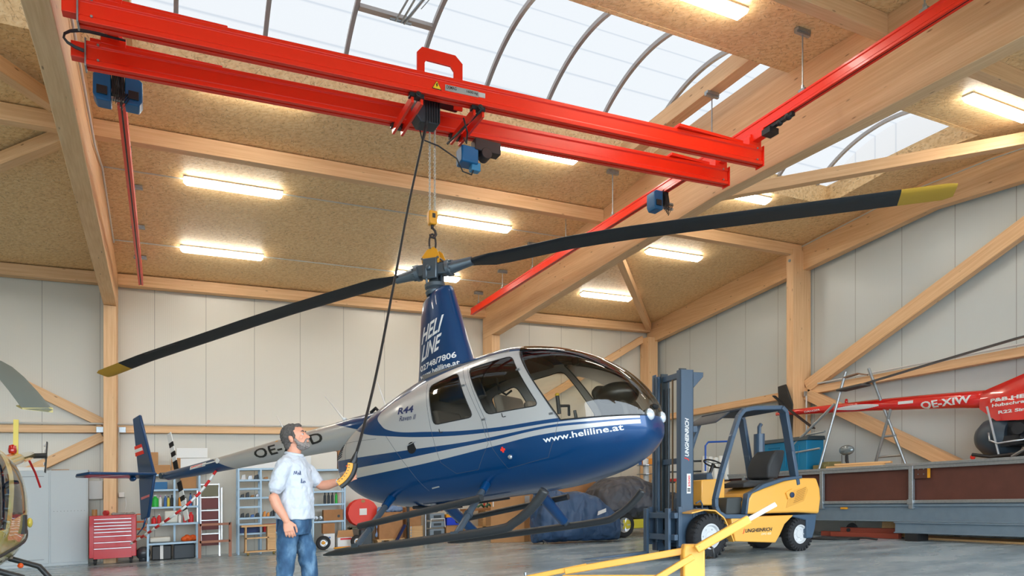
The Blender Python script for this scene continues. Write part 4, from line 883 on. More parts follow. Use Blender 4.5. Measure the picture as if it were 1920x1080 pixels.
b = SB(); b.prism([(7.95, .62), (8.3, .62), (8.3, .9), (8.2, .98), (8.12, 1.2), (8.06, 1.36), (7.96, 1.34)], (0, 8.85, 0), (1, 0, 0), (0, 0, 1), (0, .4, 0)); P_(b, 'dashboard_cowl', FLB, bevel=.02)
b = SB(); b.box((7.8, 8.32, .60), (8.6, 9.3, .66)); P_(b, 'floor_plate', mat('mat_black', (40, 42, 44), .8))
b = SB(); b.prism([(7.95, .66), (8.3, .66), (8.3, .93), (7.98, .93)], (0, 8.36, 0), (1, 0, 0), (0, 0, 1), (0, .45, 0)); P_(b, 'footwell_box', mat('box_grey', (62, 66, 66), .6), bevel=.02)
b = SB(); b.prism([(7.66, .82), (8.15, .80), (8.15, 1.24), (7.66, 1.23)], (0, 8.62, 0), (1, 0, 0), (0, 0, 1), (0, .73, 0)); P_(b, 'front_cowl', FLY, bevel=.02)
b = SB(); b.box((8.45, 8.5, 1.08), (9.1, 9.1, 1.16)); P_(b, 'seat_base', FSEAT, bevel=.02)
b = SB(); b.prism([(8.48, 1.16), (8.62, 1.2), (9.0, 1.18), (9.15, 1.26), (9.15, 1.12), (8.5, 1.1)], (0, 8.52, 0), (1, 0, 0), (0, 0, 1), (0, .5, 0)); P_(b, 'seat', FSEAT, bevel=.03, seg=3)
b = SB(); b.prism([(8.98, 1.22), (8.99, 1.42), (9.08, 1.58), (9.2, 1.68), (9.38, 1.68), (9.34, 1.5), (9.22, 1.2)], (0, 8.5, 0), (1, 0, 0), (0, 0, 1), (0, .52, 0)); P_(b, 'backrest', FSEAT, bevel=.04, seg=3)
b = SB(); c = Vector((8.22, 9.0, 1.5)); ax = Vector((.45, 0, 1)).normalized(); d_, a_, u2 = frame(ax); b.tube([c + (a_ * math.cos(t) + u2 * math.sin(t)) * .17 for t in np.linspace(0, 2 * math.pi, 25)[:-1]], .014, 8, closed=True); b.cyl(c, c - ax * .28, .03, 10)
for t in (0, 2.1, 4.2): b.bar(c, c + (a_ * math.cos(t) + u2 * math.sin(t)) * .16, .02, .01)
P_(b, 'steering_wheel', BLACK, smooth=40)
b = SB(); b.cyl((9.3, 9.05, 1.2), (9.3, 9.05, 2.0), .095, 18); b.tube([(9.3, 9.05, 2.0), (9.3, 9.05, 2.12), (9.34, 9.05, 2.17)], .035, 12); P_(b, 'exhaust_stack', FLB, smooth=40)
def wheel(x, y, r, wd, ys, name='wheel'):
    c = Vector((x, y, r)); b = SB(); b.lathe(c, (0, ys, 0), [(r * .58, -wd / 2), (r * .9, -wd / 2), (r, -wd / 2 + .03), (r, wd / 2 - .03), (r * .9, wd / 2), (r * .58, wd / 2)], 36, caps=False)
    t = P_(b, name, RUBBER, smooth=50); N = 26
    b = SB()
    for k in range(N):
        q = 2 * math.pi * k / N; d = Vector((math.cos(q), 0, math.sin(q))); b.bar(c + d * r * .985 + Vector((0, ys * wd * .08, 0)), c + d * r * .985 + Vector((0, ys * wd * .5, 0)), .035, .03, up=d); b.bar(c + d * r * .84 + Vector((0, ys * wd * .49, 0)), c + d * r * .99 + Vector((0, ys * wd * .5, 0)), .03, .02)
    P_(b, 'tyre_tread', RUBBER, t)
    b = SB(); b.lathe(c, (0, ys, 0), [(r * .58, -wd * .3), (r * .58, wd * .44), (r * .5, wd * .46), (r * .45, wd * .3), (r * .25, wd * .28), (r * .2, wd * .36), (.001, wd * .37)], 28)
    for k in range(6): q = k * math.pi / 3; b.cyl(c + Vector((math.cos(q) * r * .34, ys * wd * .26, math.sin(q) * r * .34)), c + Vector((math.cos(q) * r * .34, ys * wd * .36, math.sin(q) * r * .34)), .014, 6)
    P_(b, 'wheel_rim', mat('rim_white', (208, 210, 212), .4), t, smooth=40)
for x, y, r, wd, ys in ((7.55, 8.36, .345, .24, -1), (7.55, 9.26, .345, .24, 1), (9.52, 8.4, .275, .2, -1), (9.52, 9.24, .275, .2, 1)): wheel(x, y, r, wd, ys)
b = SB(); prof = [(7.15, .72), (7.4, .76), (7.62, .74), (7.8, .62), (7.92, .42), (8.0, .24)]
for i in range(len(prof) - 1): b.bar((prof[i][0], 8.36, prof[i][1]), (prof[i + 1][0], 8.36, prof[i + 1][1]), .27, .02)
P_(b, 'front_fender', FLY)
# mast
for y in (8.55, 9.2):
    s_ = 1 if y < 9 else -1
    b = SB(); b.box((7.14, y - .05, .1), (7.40, y - .035, 2.96)); b.box((7.14, y - .05, .1), (7.16, y + .06, 2.96)); b.box((7.38, y - .05, .1), (7.40, y + .06, 2.96)) if y < 9 else (b.box((7.14, y, .1), (7.16, y + .1, 3.0)), b.box((7.36, y, .1), (7.38, y + .1, 3.0)))
    P_(b, 'mast_channel', FLB, bevel=.004)
    b = SB(); b.box((7.2, y + .06 * s_, .3), (7.34, y + .08 * s_, 3.0)); b.box((7.18, y + .02, .3), (7.2, y + .1, 2.9)); P_(b, 'inner_mast', mat('mast_dark', (40, 52, 58), .45))
for w_ in (2.86, 1.5, .35): b = SB(); b.box((7.24, 8.55, w_), (7.34, 9.25, w_ + .09)); P_(b, 'mast_crossbar', FLB, bevel=.006)
b = SB(); b.prism([(7.36, 2.7), (7.42, 2.68), (7.62, 2.86), (7.62, 2.93), (7.36, 2.93)], (0, 8.52, 0), (1, 0, 0), (0, 0, 1), (0, .05, 0)); P_(b, 'mast_lug', FLB, bevel=.01)
b = SB(); b.box((7.4, 8.52, 1.98), (7.5, 8.58, 2.08)); P_(b, 'mast_lug', FLB, bevel=.006)
for y in (8.72, 9.05):
    b = SB(); b.cyl((7.3, y, .3), (7.3, y, 2.75), .03, 12); P_(b, 'lift_cylinder', mat('cylinder_grey', (66, 76, 84), .35, .4), smooth=40)
    b = SB(); b.box((7.2, y + .07, .4), (7.215, y + .1, 2.85)); P_(b, 'lift_chain', mat('chain_bronze', (122, 104, 84), .45, .6))
b = SB(); b.tube([(7.2, 8.66, 2.75), (7.19, 8.66, 2.3), (7.2, 8.65, 1.4), (7.2, 8.66, .5)], .012, 8); P_(b, 'hydraulic_hose', mat('hose_pale', (186, 178, 164), .5), smooth=True)
b = SB()
for y in (8.5, 9.32): b.box((7.08, y - .03, .2), (7.16, y + .03, .82))
for w_ in (.3, .64): b.box((7.0, 8.47, w_), (7.07, 9.35, w_ + .09))
b.box((7.08, 8.7, .25), (7.2, 8.74, .75)); b.box((7.08, 9.06, .25), (7.2, 9.1, .75))
P_(b, 'fork_carriage', FLB, bevel=.006)
for y in (8.62, 9.24):
    b = SB(); b.box((6.95, y - .05, .05), (7.0, y + .05, .8)); b.prism([(6.98, .045), (5.75, .035), (5.7, .045), (6.6, .085), (6.98, .1)], (0, y - .05, 0), (1, 0, 0), (0, 0, 1), (0, .1, 0)); P_(b, 'fork', FLB, bevel=.005)
b = SB(); b.box((7.42, 8.5, .15), (7.6, 9.3, .55)); b.box((7.38, 8.48, .5), (7.7, 8.56, .78)); P_(b, 'front_axle', FLB, bevel=.01)
b = SB(); b.tube([(7.44, 8.49, .86), (7.52, 8.48, .9), (7.56, 8.48, .84), (7.56, 8.48, .68), (7.5, 8.48, .62), (7.45, 8.48, .66), (7.44, 8.48, .8)], .014, 8); P_(b, 'hydraulic_hose', FLB, smooth=True)
def stext(par, txt, x0, x1, w0, w1, y, m, nm, vert=False, shear=.25, bold=.03):
    b = MB()
    if vert: lettering(b, txt, V(x1, y, w0), V(x1, y, w1) - V(x1, y, w0), (-(x1 - x0), 0, 0), off=.0, bold=bold, shear=shear)
    else: lettering(b, txt, V(x0, y, w0), V(x1, y, w0) - V(x0, y, w0), (0, 0, w1 - w0), off=.0, bold=bold, shear=shear)
    return b.build(nm, m, par, world=True)
RL = mat('logo_red', (226, 44, 30), .5)
stext(fl, 'J', 7.215, 7.31, 1.53, 1.585, 8.497, RL, 'logo_initial', True); stext(fl, 'UNGHEINRICH', 7.225, 7.305, 1.60, 2.2, 8.497, WHITE, 'maker_lettering', True)
stext(fl, 'J', 8.19, 8.235, .35, .43, 8.236, RL, 'logo_initial'); stext(fl, 'UNGHEINRICH', 8.245, 8.82, .365, .425, 8.236, BLACK, 'maker_lettering'); stext(fl, 'DFG 425', 8.58, 8.80, .31, .345, 8.236, mat('type_pale', (245, 225, 180), .5), 'type_lettering')
b = SB(); b.box((7.26, 8.492, 1.02), (7.34, 8.497, 1.33)); P_(b, 'rating_plate', WHITE); stext(fl, 'II', 7.27, 7.33, 1.05, 1.1, 8.490, BLACK, 'plate_print', True, 0); stext(fl, '2500', 7.285, 7.325, 1.12, 1.3, 8.490, RL, 'plate_print', True, 0)
fl.rotation_euler = (0, 0, math.radians(-5)); fl.scale = (.93, 1, 1); fl.location = V(8.4685, 8.721)
# ================================================================ STEEL FRAME UNDER THE RED HELICOPTER
RUST = mat('red_brown_film_ply', (92, 52, 42), .5, var=.12, vscale=4)
sf = thing('steel_platform', 'long galvanised steel platform with brown ply sides along the gable wall', 'platform', V(12.6, 6, 0))
b = SB(); b.box((12.22, .5, .70), (12.26, 13.6, 1.36)); P_(b, 'side_board', RUST, sf)
b = SB(); b.box((12.12, .5, 1.36), (12.3, 13.6, 1.41)); b.box((12.14, .5, 1.30), (12.16, 13.6, 1.38)); P_(b, 'top_rail', SILVERG, sf, bevel=.004)
b = SB(); b.box((12.14, .5, .68), (12.24, 13.6, .735)); P_(b, 'middle_rail', SILVERG, sf, bevel=.004)
for y in (10.03, 8.1, 6.0, 3.5, 12.2):
    b = SB(); b.box((12.13, y - .04, .58), (12.2, y + .04, 1.36)); b.box((12.11, y - .055, .66), (12.15, y + .055, .75)); P_(b, 'post', SILVERG, sf, bevel=.004)
b = SB(); b.box((12.2, .5, .34), (12.26, 13.4, .68)); b.box((12.16, .5, .34), (12.36, 13.4, .36)); b.box((12.16, .5, .62), (12.3, 13.4, .66)); P_(b, 'main_beam', GREYB, sf, bevel=.004)
b = SB(); b.box((12.06, .5, .14), (12.1, 8.35, .34)); b.box((12.02, .5, .14), (12.2, 8.35, .16)); b.box((12.02, .5, .32), (12.2, 8.35, .34)); P_(b, 'lower_beam', GREYB, sf, bevel=.004)
b = SB(); b.box((12.2, .5, 1.33), (13.25, 13.6, 1.37)); P_(b, 'deck', PLY, sf)
for y in (8.0, 3.0, 12.8): b = SB(); b.box((12.0, y - .12, 0), (12.3, y + .12, .14 if y < 9 else .34)); P_(b, 'support_block', BLACK, sf)
b = SB(); b.box((12.16, 7.8, 1.12), (12.20, 8.05, 1.36)); P_(b, 'coupling_plate', mat('plate_brown', (84, 48, 38), .5), sf, bevel=.01)
b = SB(); b.box((12.15, 7.77, 1.13), (12.19, 7.80, 1.36)); P_(b, 'yellow_edge', YEL, sf)
for y in (7.87, 7.97):
    for w_ in (1.2, 1.29): b = SB(); b.cyl((12.16, y, w_), (12.15, y, w_), .012, 8); P_(b, 'rivet', STEEL, sf)
b = SB(); b.box((12.14, 9.45, .57), (12.2, 9.58, .61)); tag(b.build('yellow_clip', YEL, bevel=.006), 'small yellow clip on the grey beam behind forklift', 'clip')
b = SB(); b.prism([(12.55, 8.4), (12.15, 5.2), (12.75, 5.2), (13.0, 8.3)], (0, 0, 0.0), (1, 0, 0), (0, 1, 0), (0, 0, .035)); tag(b.build('plywood_sheet', PLY, bevel=.003), 'plywood sheet lying on the floor under the steel platform', 'board')
for k, (x, y0, y1, w_) in enumerate(((12.5, 10.3, 8.6, .06), (12.42, 10.0, 8.5, .06), (12.47, 9.8, 8.5, .15))):
    b = SB(); b.box((x - .05, y1, w_ - .06), (x + .05, y0, w_ + .04)); tag(b.build('steel_tube', mat('rust_red_steel', (148, 66, 48), .5), bevel=.008), ['red-brown steel tube on the floor, the one nearest the wall', 'red-brown steel tube on the floor, nearest the camera side', 'red-brown steel tube lying across the two below'][k], 'tube', 'steel tubes under the platform')
b = SB(); b.tube([(11.3, 9.9, .02), (11.7, 9.6, .02), (11.9, 9.2, .02), (11.8, 8.9, .02), (11.5, 9.2, .02), (11.4, 9.7, .02), (11.8, 9.8, .02), (12.0, 8.9, .03), (11.9, 8.6, .02)], .018, 8); tag(b.build('cable_coil', BLACK, smooth=True), 'black cable lying on the floor behind the forklift rear wheel', 'cable')
b = SB(); b.lathe((12.55, 9.6, .14), (-1, 0, 0), [(.06, 0), (.12, .01), (.14, .03), (.12, .07), (.05, .08)], 20); b.cyl((12.5, 9.6, .14), (12.4, 9.6, .14), .04, 12); tag(b.build('trailer_wheel', RUBBER, smooth=40), 'small black wheel in the dark under the platform', 'wheel')
b = SB(); b.box((12.6, 8.5, .02), (12.9, 9.0, .32)); tag(b.build('wooden_crate', PLY, bevel=.005), 'wooden crate standing under the steel platform', 'crate')
b = SB(); b.box((12.45, 10.2, 1.41), (12.85, 10.5, 1.5)) ; b.box((12.5, 10.15, 1.41), (12.9, 10.35, 1.56)); tag(b.build('wooden_box', mat('green_print_wood', (128, 120, 76), .7), bevel=.006), 'small wooden box with green print on the platform by the blue container', 'box')
for k, (a, c) in enumerate((((12.35, 10.05, 1.43), (12.6, 8.95, 1.43)), ((12.4, 9.9, 1.475), (12.75, 8.9, 1.475)))): tag(beam('timber_plank', V(*a), V(*c), .14, .04, PLY, kind=None), ['wooden plank on platform top, the lower one', 'wooden plank on platform top, lying over another'][k], 'plank', 'planks on the platform')
b = SB(); b.ball((12.55, 9.75, 1.77), .17, 20, 12, (.5, 1, .62)); o = b.build('aircraft_lamp', mat('lamp_grey', (120, 132, 136), .2, .4, coat=.6), smooth=True)
t = thing('inspection_lamp', 'oval grey lamp standing on platform between blue container and ladder', 'lamp', V(12.5, 9.75, 1.41)); o.name = 'lamp_head'; o.parent = t; o.matrix_parent_inverse = WM[t.name].inverted()
b = SB(); b.tube([(12.55, 9.75, 1.66), (12.53, 9.73, 1.55), (12.55, 9.7, 1.41)], [.03, .035, .02], 8); b.cyl((12.5, 9.83, 1.68), (12.5, 9.82, 1.41), .006, 6); b.build('lamp_stand', BLACK, t, world=True, smooth=40)
# blue container
TEAL = mat('teal_container', (8, 118, 160), .45)
bc = thing('tool_container', 'teal metal container with dark lid on the platform behind forklift', 'container', V(12.9, 11.1, 1.41))
b = SB(); b.box((12.4, 10.62, 1.41), (12.93, 11.95, 2.06)); P_(b, 'body', TEAL, bc, bevel=.01)
b = SB(); b.prism([(12.36, 2.06), (12.42, 2.15), (12.92, 2.15), (12.95, 2.06)], (0, 10.58, 0), (1, 0, 0), (0, 0, 1), (0, 1.4, 0)); P_(b, 'lid', mat('lid_dark', (42, 58, 66), .5), bc, bevel=.008)
for y in (11.0, 11.5): b = SB(); b.tube([(12.39, y - .18, 1.5), (12.39, y - .18, 1.95), (12.39, y + .18, 1.95), (12.39, y + .18, 1.5)], .01, 6); P_(b, 'pressed_rib', TEAL, bc)
b = SB(); b.box((12.385, 11.62, 1.7), (12.4, 11.85, 1.86)); P_(b, 'blue_sticker', mat('sticker_blue', (40, 96, 190), .5), bc)
# galvanised A-frame steps
def ladder(name, lab, legs, rungs, r=.029, extra=None, m=SILVERG, cat='ladder', plat=None):
    t = thing(name, lab, cat, V(*legs[0][0]))
    for a, c in legs: b = SB(); b.cyl(a, c, r, 10); P_(b, 'leg', m, t, smooth=40)
    for a, c in rungs: b = SB(); b.cyl(a, c, r * .8, 8); P_(b, 'rung', m, t, smooth=40)
    return t
ET = [(12.75, 9.93, 3.42), (12.75, 9.4, 3.4)]
sl = ladder('trestle_stand', 'tall galvanised tube trestle standing on platform carrying a rotor blade', [((12.4, 10.3, 1.41), ET[0]), ((13.0, 8.78, 1.41), ET[1]), ((13.0, 9.45, 1.41), (12.85, 8.98, 2.55)), ((12.4, 11.15, 1.85), (12.5, 10.0, 2.75))],
    [((12.4, 10.28, 1.85), (12.4, 11.0, 1.8)), ((12.45, 10.2, 2.2), (12.45, 10.65, 2.17)), ((13.0, 8.82, 1.6), (13.0, 9.4, 1.6)), ((12.92, 8.93, 2.0), (12.95, 9.22, 2.0))])
b = SB(); b.bar((12.72, 9.92, 3.3), (12.72, 9.6, 3.33), .1, .025); b.bar((12.72, 9.62, 3.33), (12.75, 9.42, 3.27), .04, .03); P_(b, 'head_plate', mat('rusty_flat', (140, 108, 84), .6), sl)
b = SB(); b.bar((12.62, 9.95, 3.03), (12.62, 9.35, 3.06), .3, .05); P_(b, 'cradle', mat('dark_cloth_pad', (84, 80, 76), .8), sl, bevel=.02)
# ================================================================ RED HELICOPTER
HRED = mat('red_paint', (222, 28, 26), .25, coat=1, coatr=.03)
rh = thing('red_helicopter', 'red helicopter with tail boom OE-XIW standing on the steel platform', 'helicopter', V(12.9, 5.5, 1.41))
b = SB(); X_ = 12.9
def ringr(y, z, r, n=24): return [Vector((X_ + r * math.cos(2 * math.pi * k / n), y, z + r * math.sin(2 * math.pi * k / n))) for k in range(n)]
bo = MB().loft([ringr(y, z, r) for y, z, r in ((11.9, 2.78, .045), (11.6, 2.775, .06), (10.5, 2.72, .09), (9.4, 2.655, .115), (8.4, 2.58, .138), (7.6, 2.51, .153), (7.0, 2.45, .162))])
bw = MB(); bw.v = [SH @ v for v in bo.v]; bw.f = bo.f; bw.mi = [0] * len(bo.f); RB = bvh_of(bw); bw.build('tail_boom', HRED, rh, world=True, smooth=True)
def rtext(txt, y0, y1, z0, z1, m, nm, bvh=RB, bold=.03, shear=0, off=.003, step=.05):
    b = MB(); p0, p1 = SH @ Vector((X_ - .6, y0, z0)), SH @ Vector((X_ - .6, y1, z0 - (.0)))
    lettering(b, txt, p0, p1 - p0, (0, 0, z1 - z0), bvh, off, bold, shear, 1, step); return b.build(nm, m, rh, world=True)
rtext('OE-XIW', 8.33, 7.40, 2.45, 2.585, WHITE, 'registration_lettering')
b = MB(); p0 = SH @ Vector((X_ - .6, 8.78, 2.60)); decal(b, 0, p0, (SH @ Vector((X_ - .6, 8.47, 2.585))) - p0, (0, 0, .055), RB, .003, 3); b.build('white_bar', WHITE, rh, world=True)
b = MB()
for i in range(24):
    u = i / 24; y0 = 10.25 - 1.05 * u; hh = .012 + .04 * math.sin(math.pi * u); p0 = SH @ Vector((X_ - .6, y0, 2.70 - .055 * u - hh)); decal(b, 0, p0, (SH @ Vector((X_ - .6, y0 - .045, 2.695 - .055 * u - hh))) - p0, (0, 0, 2 * hh), RB, .004, 6)
b.build('white_flash', WHITE, rh, world=True)
rtext('DANGER', 11.05, 10.62, 2.72, 2.76, WHITE, 'warning_lettering', bold=.01)
b = SB(); b.lathe((X_, 10.03, 2.78), (0, 0, 1), [(.03, 0), (.035, .04), (.025, .09), (.001, .1)], 12); P_(b, 'beacon', mat('beacon_red', (190, 20, 20), .2, coat=1), rh, smooth=True)
# cowl
cow = SB(); fr = []
for y, z0, z1, hw_ in ((7.25, 2.30, 2.62, .16), (6.9, 2.05, 2.72, .3), (6.5, 2.02, 2.84, .36), (6.0, 2.0, 2.98, .4), (5.2, 1.98, 3.1, .42), (4.3, 1.9, 3.1, .42)):
    fr.append([Vector((X_ + hw_ * u, y, z0 + (z1 - z0) * v)) for u, v in ((-1, 0), (-1, .35), (-.92, .7), (-.55, .95), (0, 1), (.55, .95), (.92, .7), (1, .35), (1, 0), (0, -.02))])
cow.loft(fr); CW = bvh_of(cow); cow.build('engine_cowl', HRED, rh, world=True, smooth=35)
rtext('P&B HELITEC', 7.02, 5.95, 2.385, 2.45, WHITE, 'operator_lettering', CW, .045, 0, .004); rtext('Hubschrauberservice', 6.98, 5.75, 2.30, 2.355, WHITE, 'service_lettering', CW, .03, 0, .004); rtext('R22 Simulator', 6.86, 6.0, 2.17, 2.225, WHITE, 'simulator_lettering', CW, .035, 0, .004)
b = SB(); b.lathe((X_ - .05, 7.05, 1.78), (0, -1, 0), [(.05, -.28), (.2, -.24), (.31, -.12), (.35, .05), (.35, .2), (.30, .3)], 32); P_(b, 'cooling_fan_shroud', mat('shroud_grey', (58, 70, 80), .45), rh, smooth=50)
b = SB(); b.box((X_ - .35, 5.2, 1.60), (X_ + .3, 6.8, 1.78)); b.box((X_ - .25, 5.2, 1.78), (X_ + .3, 6.75, 2.02)); 
for y in (6.5, 6.1, 5.7): b.cyl((X_ - .42, y, 1.88), (X_ - .1, y, 1.88), .1, 14); b.cyl((X_ - .35, y - .1, 1.66), (X_ - .35, y + .15, 1.64), .05, 10); b.tube([(X_ - .3, y, 1.8), (X_ - .42, y - .05, 1.72), (X_ - .4, y - .2, 1.6), (X_ - .3, y - .3, 1.56)], .035, 8)
P_(b, 'engine', mat('engine_dark', (52, 54, 58), .45, .5), rh, smooth=40)
b = SB(); b.tube([(X_ - .42, 6.95, 1.85), (X_ - .45, 6.92, 1.72), (X_ - .44, 6.8, 1.66), (X_ - .43, 6.3, 1.7)], .016, 8); P_(b, 'exhaust_pipe', ALU, rh, smooth=True)
b = SB(); b.cyl((X_ - .42, 6.98, 2.3), (X_ - .42, 6.78, 1.42), .018, 8); P_(b, 'frame_strut', ALU, rh); b = SB(); b.cyl((X_ - .5, 6.55, 1.42), (X_ - .4, 5.6, 2.0), .025, 8); P_(b, 'frame_strut', STEEL, rh)
b = SB(); b.box((X_ - .45, 6.2, 1.41), (X_ + .4, 6.9, 1.45)); b.tube([(X_ - .45, 7.2, 1.5), (X_ - .45, 6.9, 1.44), (X_ - .45, 6.0, 1.5)], .03, 8); P_(b, 'cradle', BLACK, rh)
b = SB(); b.ball((X_ - .3, 7.28, 1.46), .04, sc=(1, 1, 1.2)); P_(b, 'tow_bead', MATS['signal_red'], rh)
b = SB(); b.prism([(11.85, 3.42), (11.62, 3.44), (11.42, 2.95), (11.46, 2.2), (11.62, 2.06), (11.80, 2.7)], (X_ - .03, 0, 0), (0, 1, 0), (0, 0, 1), (.04, 0, 0)); P_(b, 'tail_fin', mat('fin_black', (38, 38, 38), .5), rh, bevel=.008)
b = SB(); c = Vector((X_ - .15, 11.35, 2.78)); 
for sg in (1, -1): d = Vector((0, -.62, -.46)) if sg > 0 else Vector((0, .5, .42)); b.bar(c, c + d, .02, .1, up=(1, 0, 0))
P_(b, 'tail_rotor', mat('fin_black', (38, 38, 38), .5), rh)
rb2 = SB(); rb2.loft([[Vector((x, y, z)) + Vector(o) for o in ((0, 0, 0), (.16, 0, .01), (.2, 0, .025), (.1, 0, .04), (0, 0, .02))] for x, y, z in ((12.6, 9.5, 3.07), (12.5, 8, 3.21), (12.4, 6.5, 3.34), (12.3, 5, 3.4))])
tag(rb2.build('rotor_blade', mat('grey_blade', (66, 66, 66), .4)), 'long grey rotor blade resting on the trestle head at the gable', 'blade')
# low storage behind the forklift
def rackbits():
    t = thing('roll_cage', 'dark wire rack with blue handles seen through the forklift cab', 'rack', V(11.8, 13, 0))
    for w_ in (1.0, 1.25, 1.5, 1.75): b = SB(); b.box((10.4, 13.0, w_), (12.1, 13.3, w_ + .03)); P_(b, 'shelf', mat('rack_dark', (56, 66, 76), .5), t)
    for x in (10.4, 11.3, 12.05): b = SB(); b.box((x, 13.0, 0), (x + .05, 13.05, 1.8)); P_(b, 'upright', SILVERG, t)
    for x in (10.15, 11.35): b = SB(); b.tube([(x, 12.6, .9), (x, 12.6, 2.08), (x - .08, 12.6, 2.16), (x - .45, 12.6, 2.16)] if x < 11 else [(x, 12.6, 1.5), (x, 12.6, 2.1), (x + .08, 12.6, 2.18), (x + .7, 12.6, 2.2)], .022, 8); P_(b, 'handle', mat('handle_blue', (22, 84, 176), .4), t, smooth=40)
rackbits()
FOAM = mat('foam_wrap', (222, 222, 214), .7)
for k in range(5):
    b = SB(); x = 11.45 + .17 * k; b.tube([(x, 12.75, 1.28), (x + .05, 12.8, 1.62), (x + .1, 12.85, 1.85 - .02 * (k % 3))], .07, 12); tag(b.build('foam_roll', FOAM, smooth=40), 'white foam tube leaning beside others behind the steering wheel', 'roll', 'white foam tubes on the rack')
for k in range(3):
    b = SB(); b.cbox((10.55 + .3 * k, 13.14, 1.32), (.24, .25, .07)); tag(b.build('parts_tray', mat('tray_red', (206, 52, 40), .5), bevel=.01), 'flat red tray on the dark rack behind the forklift mast', 'tray', 'red trays on the rack')
b = SB(); b.cbox((11.6, 12.7, 1.18), (.9, .5, .12)); tag(b.build('timber_offcut', PLY, bevel=.005), 'brown timber board lying under the white foam tubes', 'board')
# ================================================================ THE MAN AND THE CONTROL PENDANT
SKIN = mat('skin', (214, 150, 122), .55, var=.04, vscale=30); HAIR = mat('hair_greying', (94, 88, 84), .75, bump=.9, bscale=120, var=.35, vscale=60)
BEARD = mat('beard_grey', (150, 140, 134), .8, bump=.8, bscale=140, var=.25, vscale=60); SHIRT = mat('white_cotton', (198, 202, 210), .85, bump=.5, bscale=9); 
def denim():
    s = NT('denim'); tc = s.n('TexCoord').outputs['Object']; n = s.noise(tc, 7, 6, sc=(1.4, 1.4, .7)); c = s.ramp(n, [(.3, (34, 62, 92)), (.5, (56, 90, 122)), (.68, (108, 140, 166))]); s.l(c, s.b.inputs['Base Color']); s.b.inputs['Roughness'].default_value = .85
    bp_ = s.n('Bump', i_Strength=.5, i_Distance=.03); s.l(n, bp_.inputs['Height']); s.l(bp_.outputs[0], s.b.inputs['Normal']); return s.m
DENIM = denim()
MR = -math.atan2(SF, CF) - .10
ML = Vector((1.03, 6.19, zf(1.03, 6.19)))
man = thing('person', 'man with grey beard in white short-sleeved shirt and jeans holding the yellow control pendant', 'person', ML, MR)
rotH = Matrix.Rotation(-.30, 3, 'Y'); HC_ = Vector((-.035, 0, 1.655))
def hp(x, y, z): return HC_ + rotH @ Vector((x, y, z))
def hand(b, w, fwd, side, curl=.5, spread=.09, thumb=1, up=None, scale=1.):
    """wrist w, fwd palm direction, side = direction from little finger to index, n = palm normal (the way the fingers close)"""
    fwd = fwd.normalized(); side = (side - fwd * side.dot(fwd)).normalized(); n = fwd.cross(side) * thumb; k = scale
    pc = w + fwd * .05 * k
    b.capsule([w, w + fwd * .03 * k, w + fwd * .085 * k], [.025 * k, .03 * k, .036 * k], 12, flat=(1, 1)) if 0 else None
    rg = []
    for t, hw_, th in ((0, .026, .019), (.02, .031, .018), (.05, .040, .016), (.08, .043, .014), (.095, .040, .012)):
        c = w + fwd * t * k; rg.append([c + side * hw_ * k * math.cos(q) + n * th * k * math.sin(q) for q in np.linspace(0, 2 * math.pi, 15)[:-1]])
    b.loft(rg)
    for i, (off, L, r) in enumerate(((-.031, .062, .0078), (-.0105, .076, .0086), (.0105, .083, .009), (.031, .074, .0088))):
        p = w + fwd * .088 * k + side * off * k; d = (fwd + side * (off * 2.2)).normalized(); pts = [p]; ang = 0; cu = curl * (1 + .12 * (3 - i) * .5)
        for seg, fr in enumerate((.45, .31, .24)):
            ang += cu * (.55 if seg == 0 else .75); dd = d * math.cos(ang) + n * math.sin(ang); p = p + dd * L * fr * k; pts.append(p)
        b.capsule(pts, [r * 1.12 * k, r * 1.05 * k, r * k, r * .85 * k], 10)
    p = w + fwd * .03 * k + side * .028 * k; q = p + (fwd * .6 + side * .55 + n * .25).normalized() * .042 * k; e = q + (fwd * .85 + side * .05 + n * .35 * (1 + curl)).normalized() * .034 * k; g = e + (fwd * .9 - side * .1 + n * .4 * curl).normalized() * .026 * k
    b.capsule([p, q, e, g], [.015 * k, .0115 * k, .0105 * k, .009 * k], 10)
b = MB()
# head
b.ball(hp(0, 0, .012), .094, 22, 16, (1.04, .83, 1.06), rotH); b.ball(hp(.036, 0, -.03), .072, 20, 14, (.92, .84, 1.2), rotH); b.ball(hp(.042, 0, -.082), .05, 16, 12, (1.0, 1.05, .8), rotH); b.ball(hp(.078, 0, -.098), .023, 12, 10)
b.capsule([hp(.088, 0, .012), hp(.102, 0, -.012), hp(.117, 0, -.032)], [.0095, .0115, .0135], 12); 
for s_ in (-1, 1):
    b.ball(hp(.112, .011 * s_, -.037), .0085); b.ball(hp(.082, .03 * s_, .018), .017, sc=(.8, 1.3, .55), rot=rotH); b.ball(hp(.062, .040 * s_, -.025), .025, sc=(1, .8, .9), rot=rotH); b.ball(hp(.082, .032 * s_, .0105), .0115, sc=(1, 1.1, .5), rot=rotH); b.ball(hp(.080, .032 * s_, -.0105), .011, sc=(1, 1.1, .4), rot=rotH)
    b.ball(hp(-.005, .079 * s_, -.018), .031, 16, 12, (.62, .32, 1.05), rotH); b.ball(hp(-.012, .084 * s_, -.008), .022, 12, 10, (.6, .4, 1), rotH)
b.ball(hp(.102, 0, -.056), .014, 12, 10, (.6, 1.7, .45), rotH); b.ball(hp(.1, 0, -.066), .014, 12, 10, (.6, 1.5, .5), rotH)
b.capsule([(-.055, 0, 1.44), (-.04, 0, 1.54), hp(-.02, 0, -.06)], [.068, .058, .058], 16)
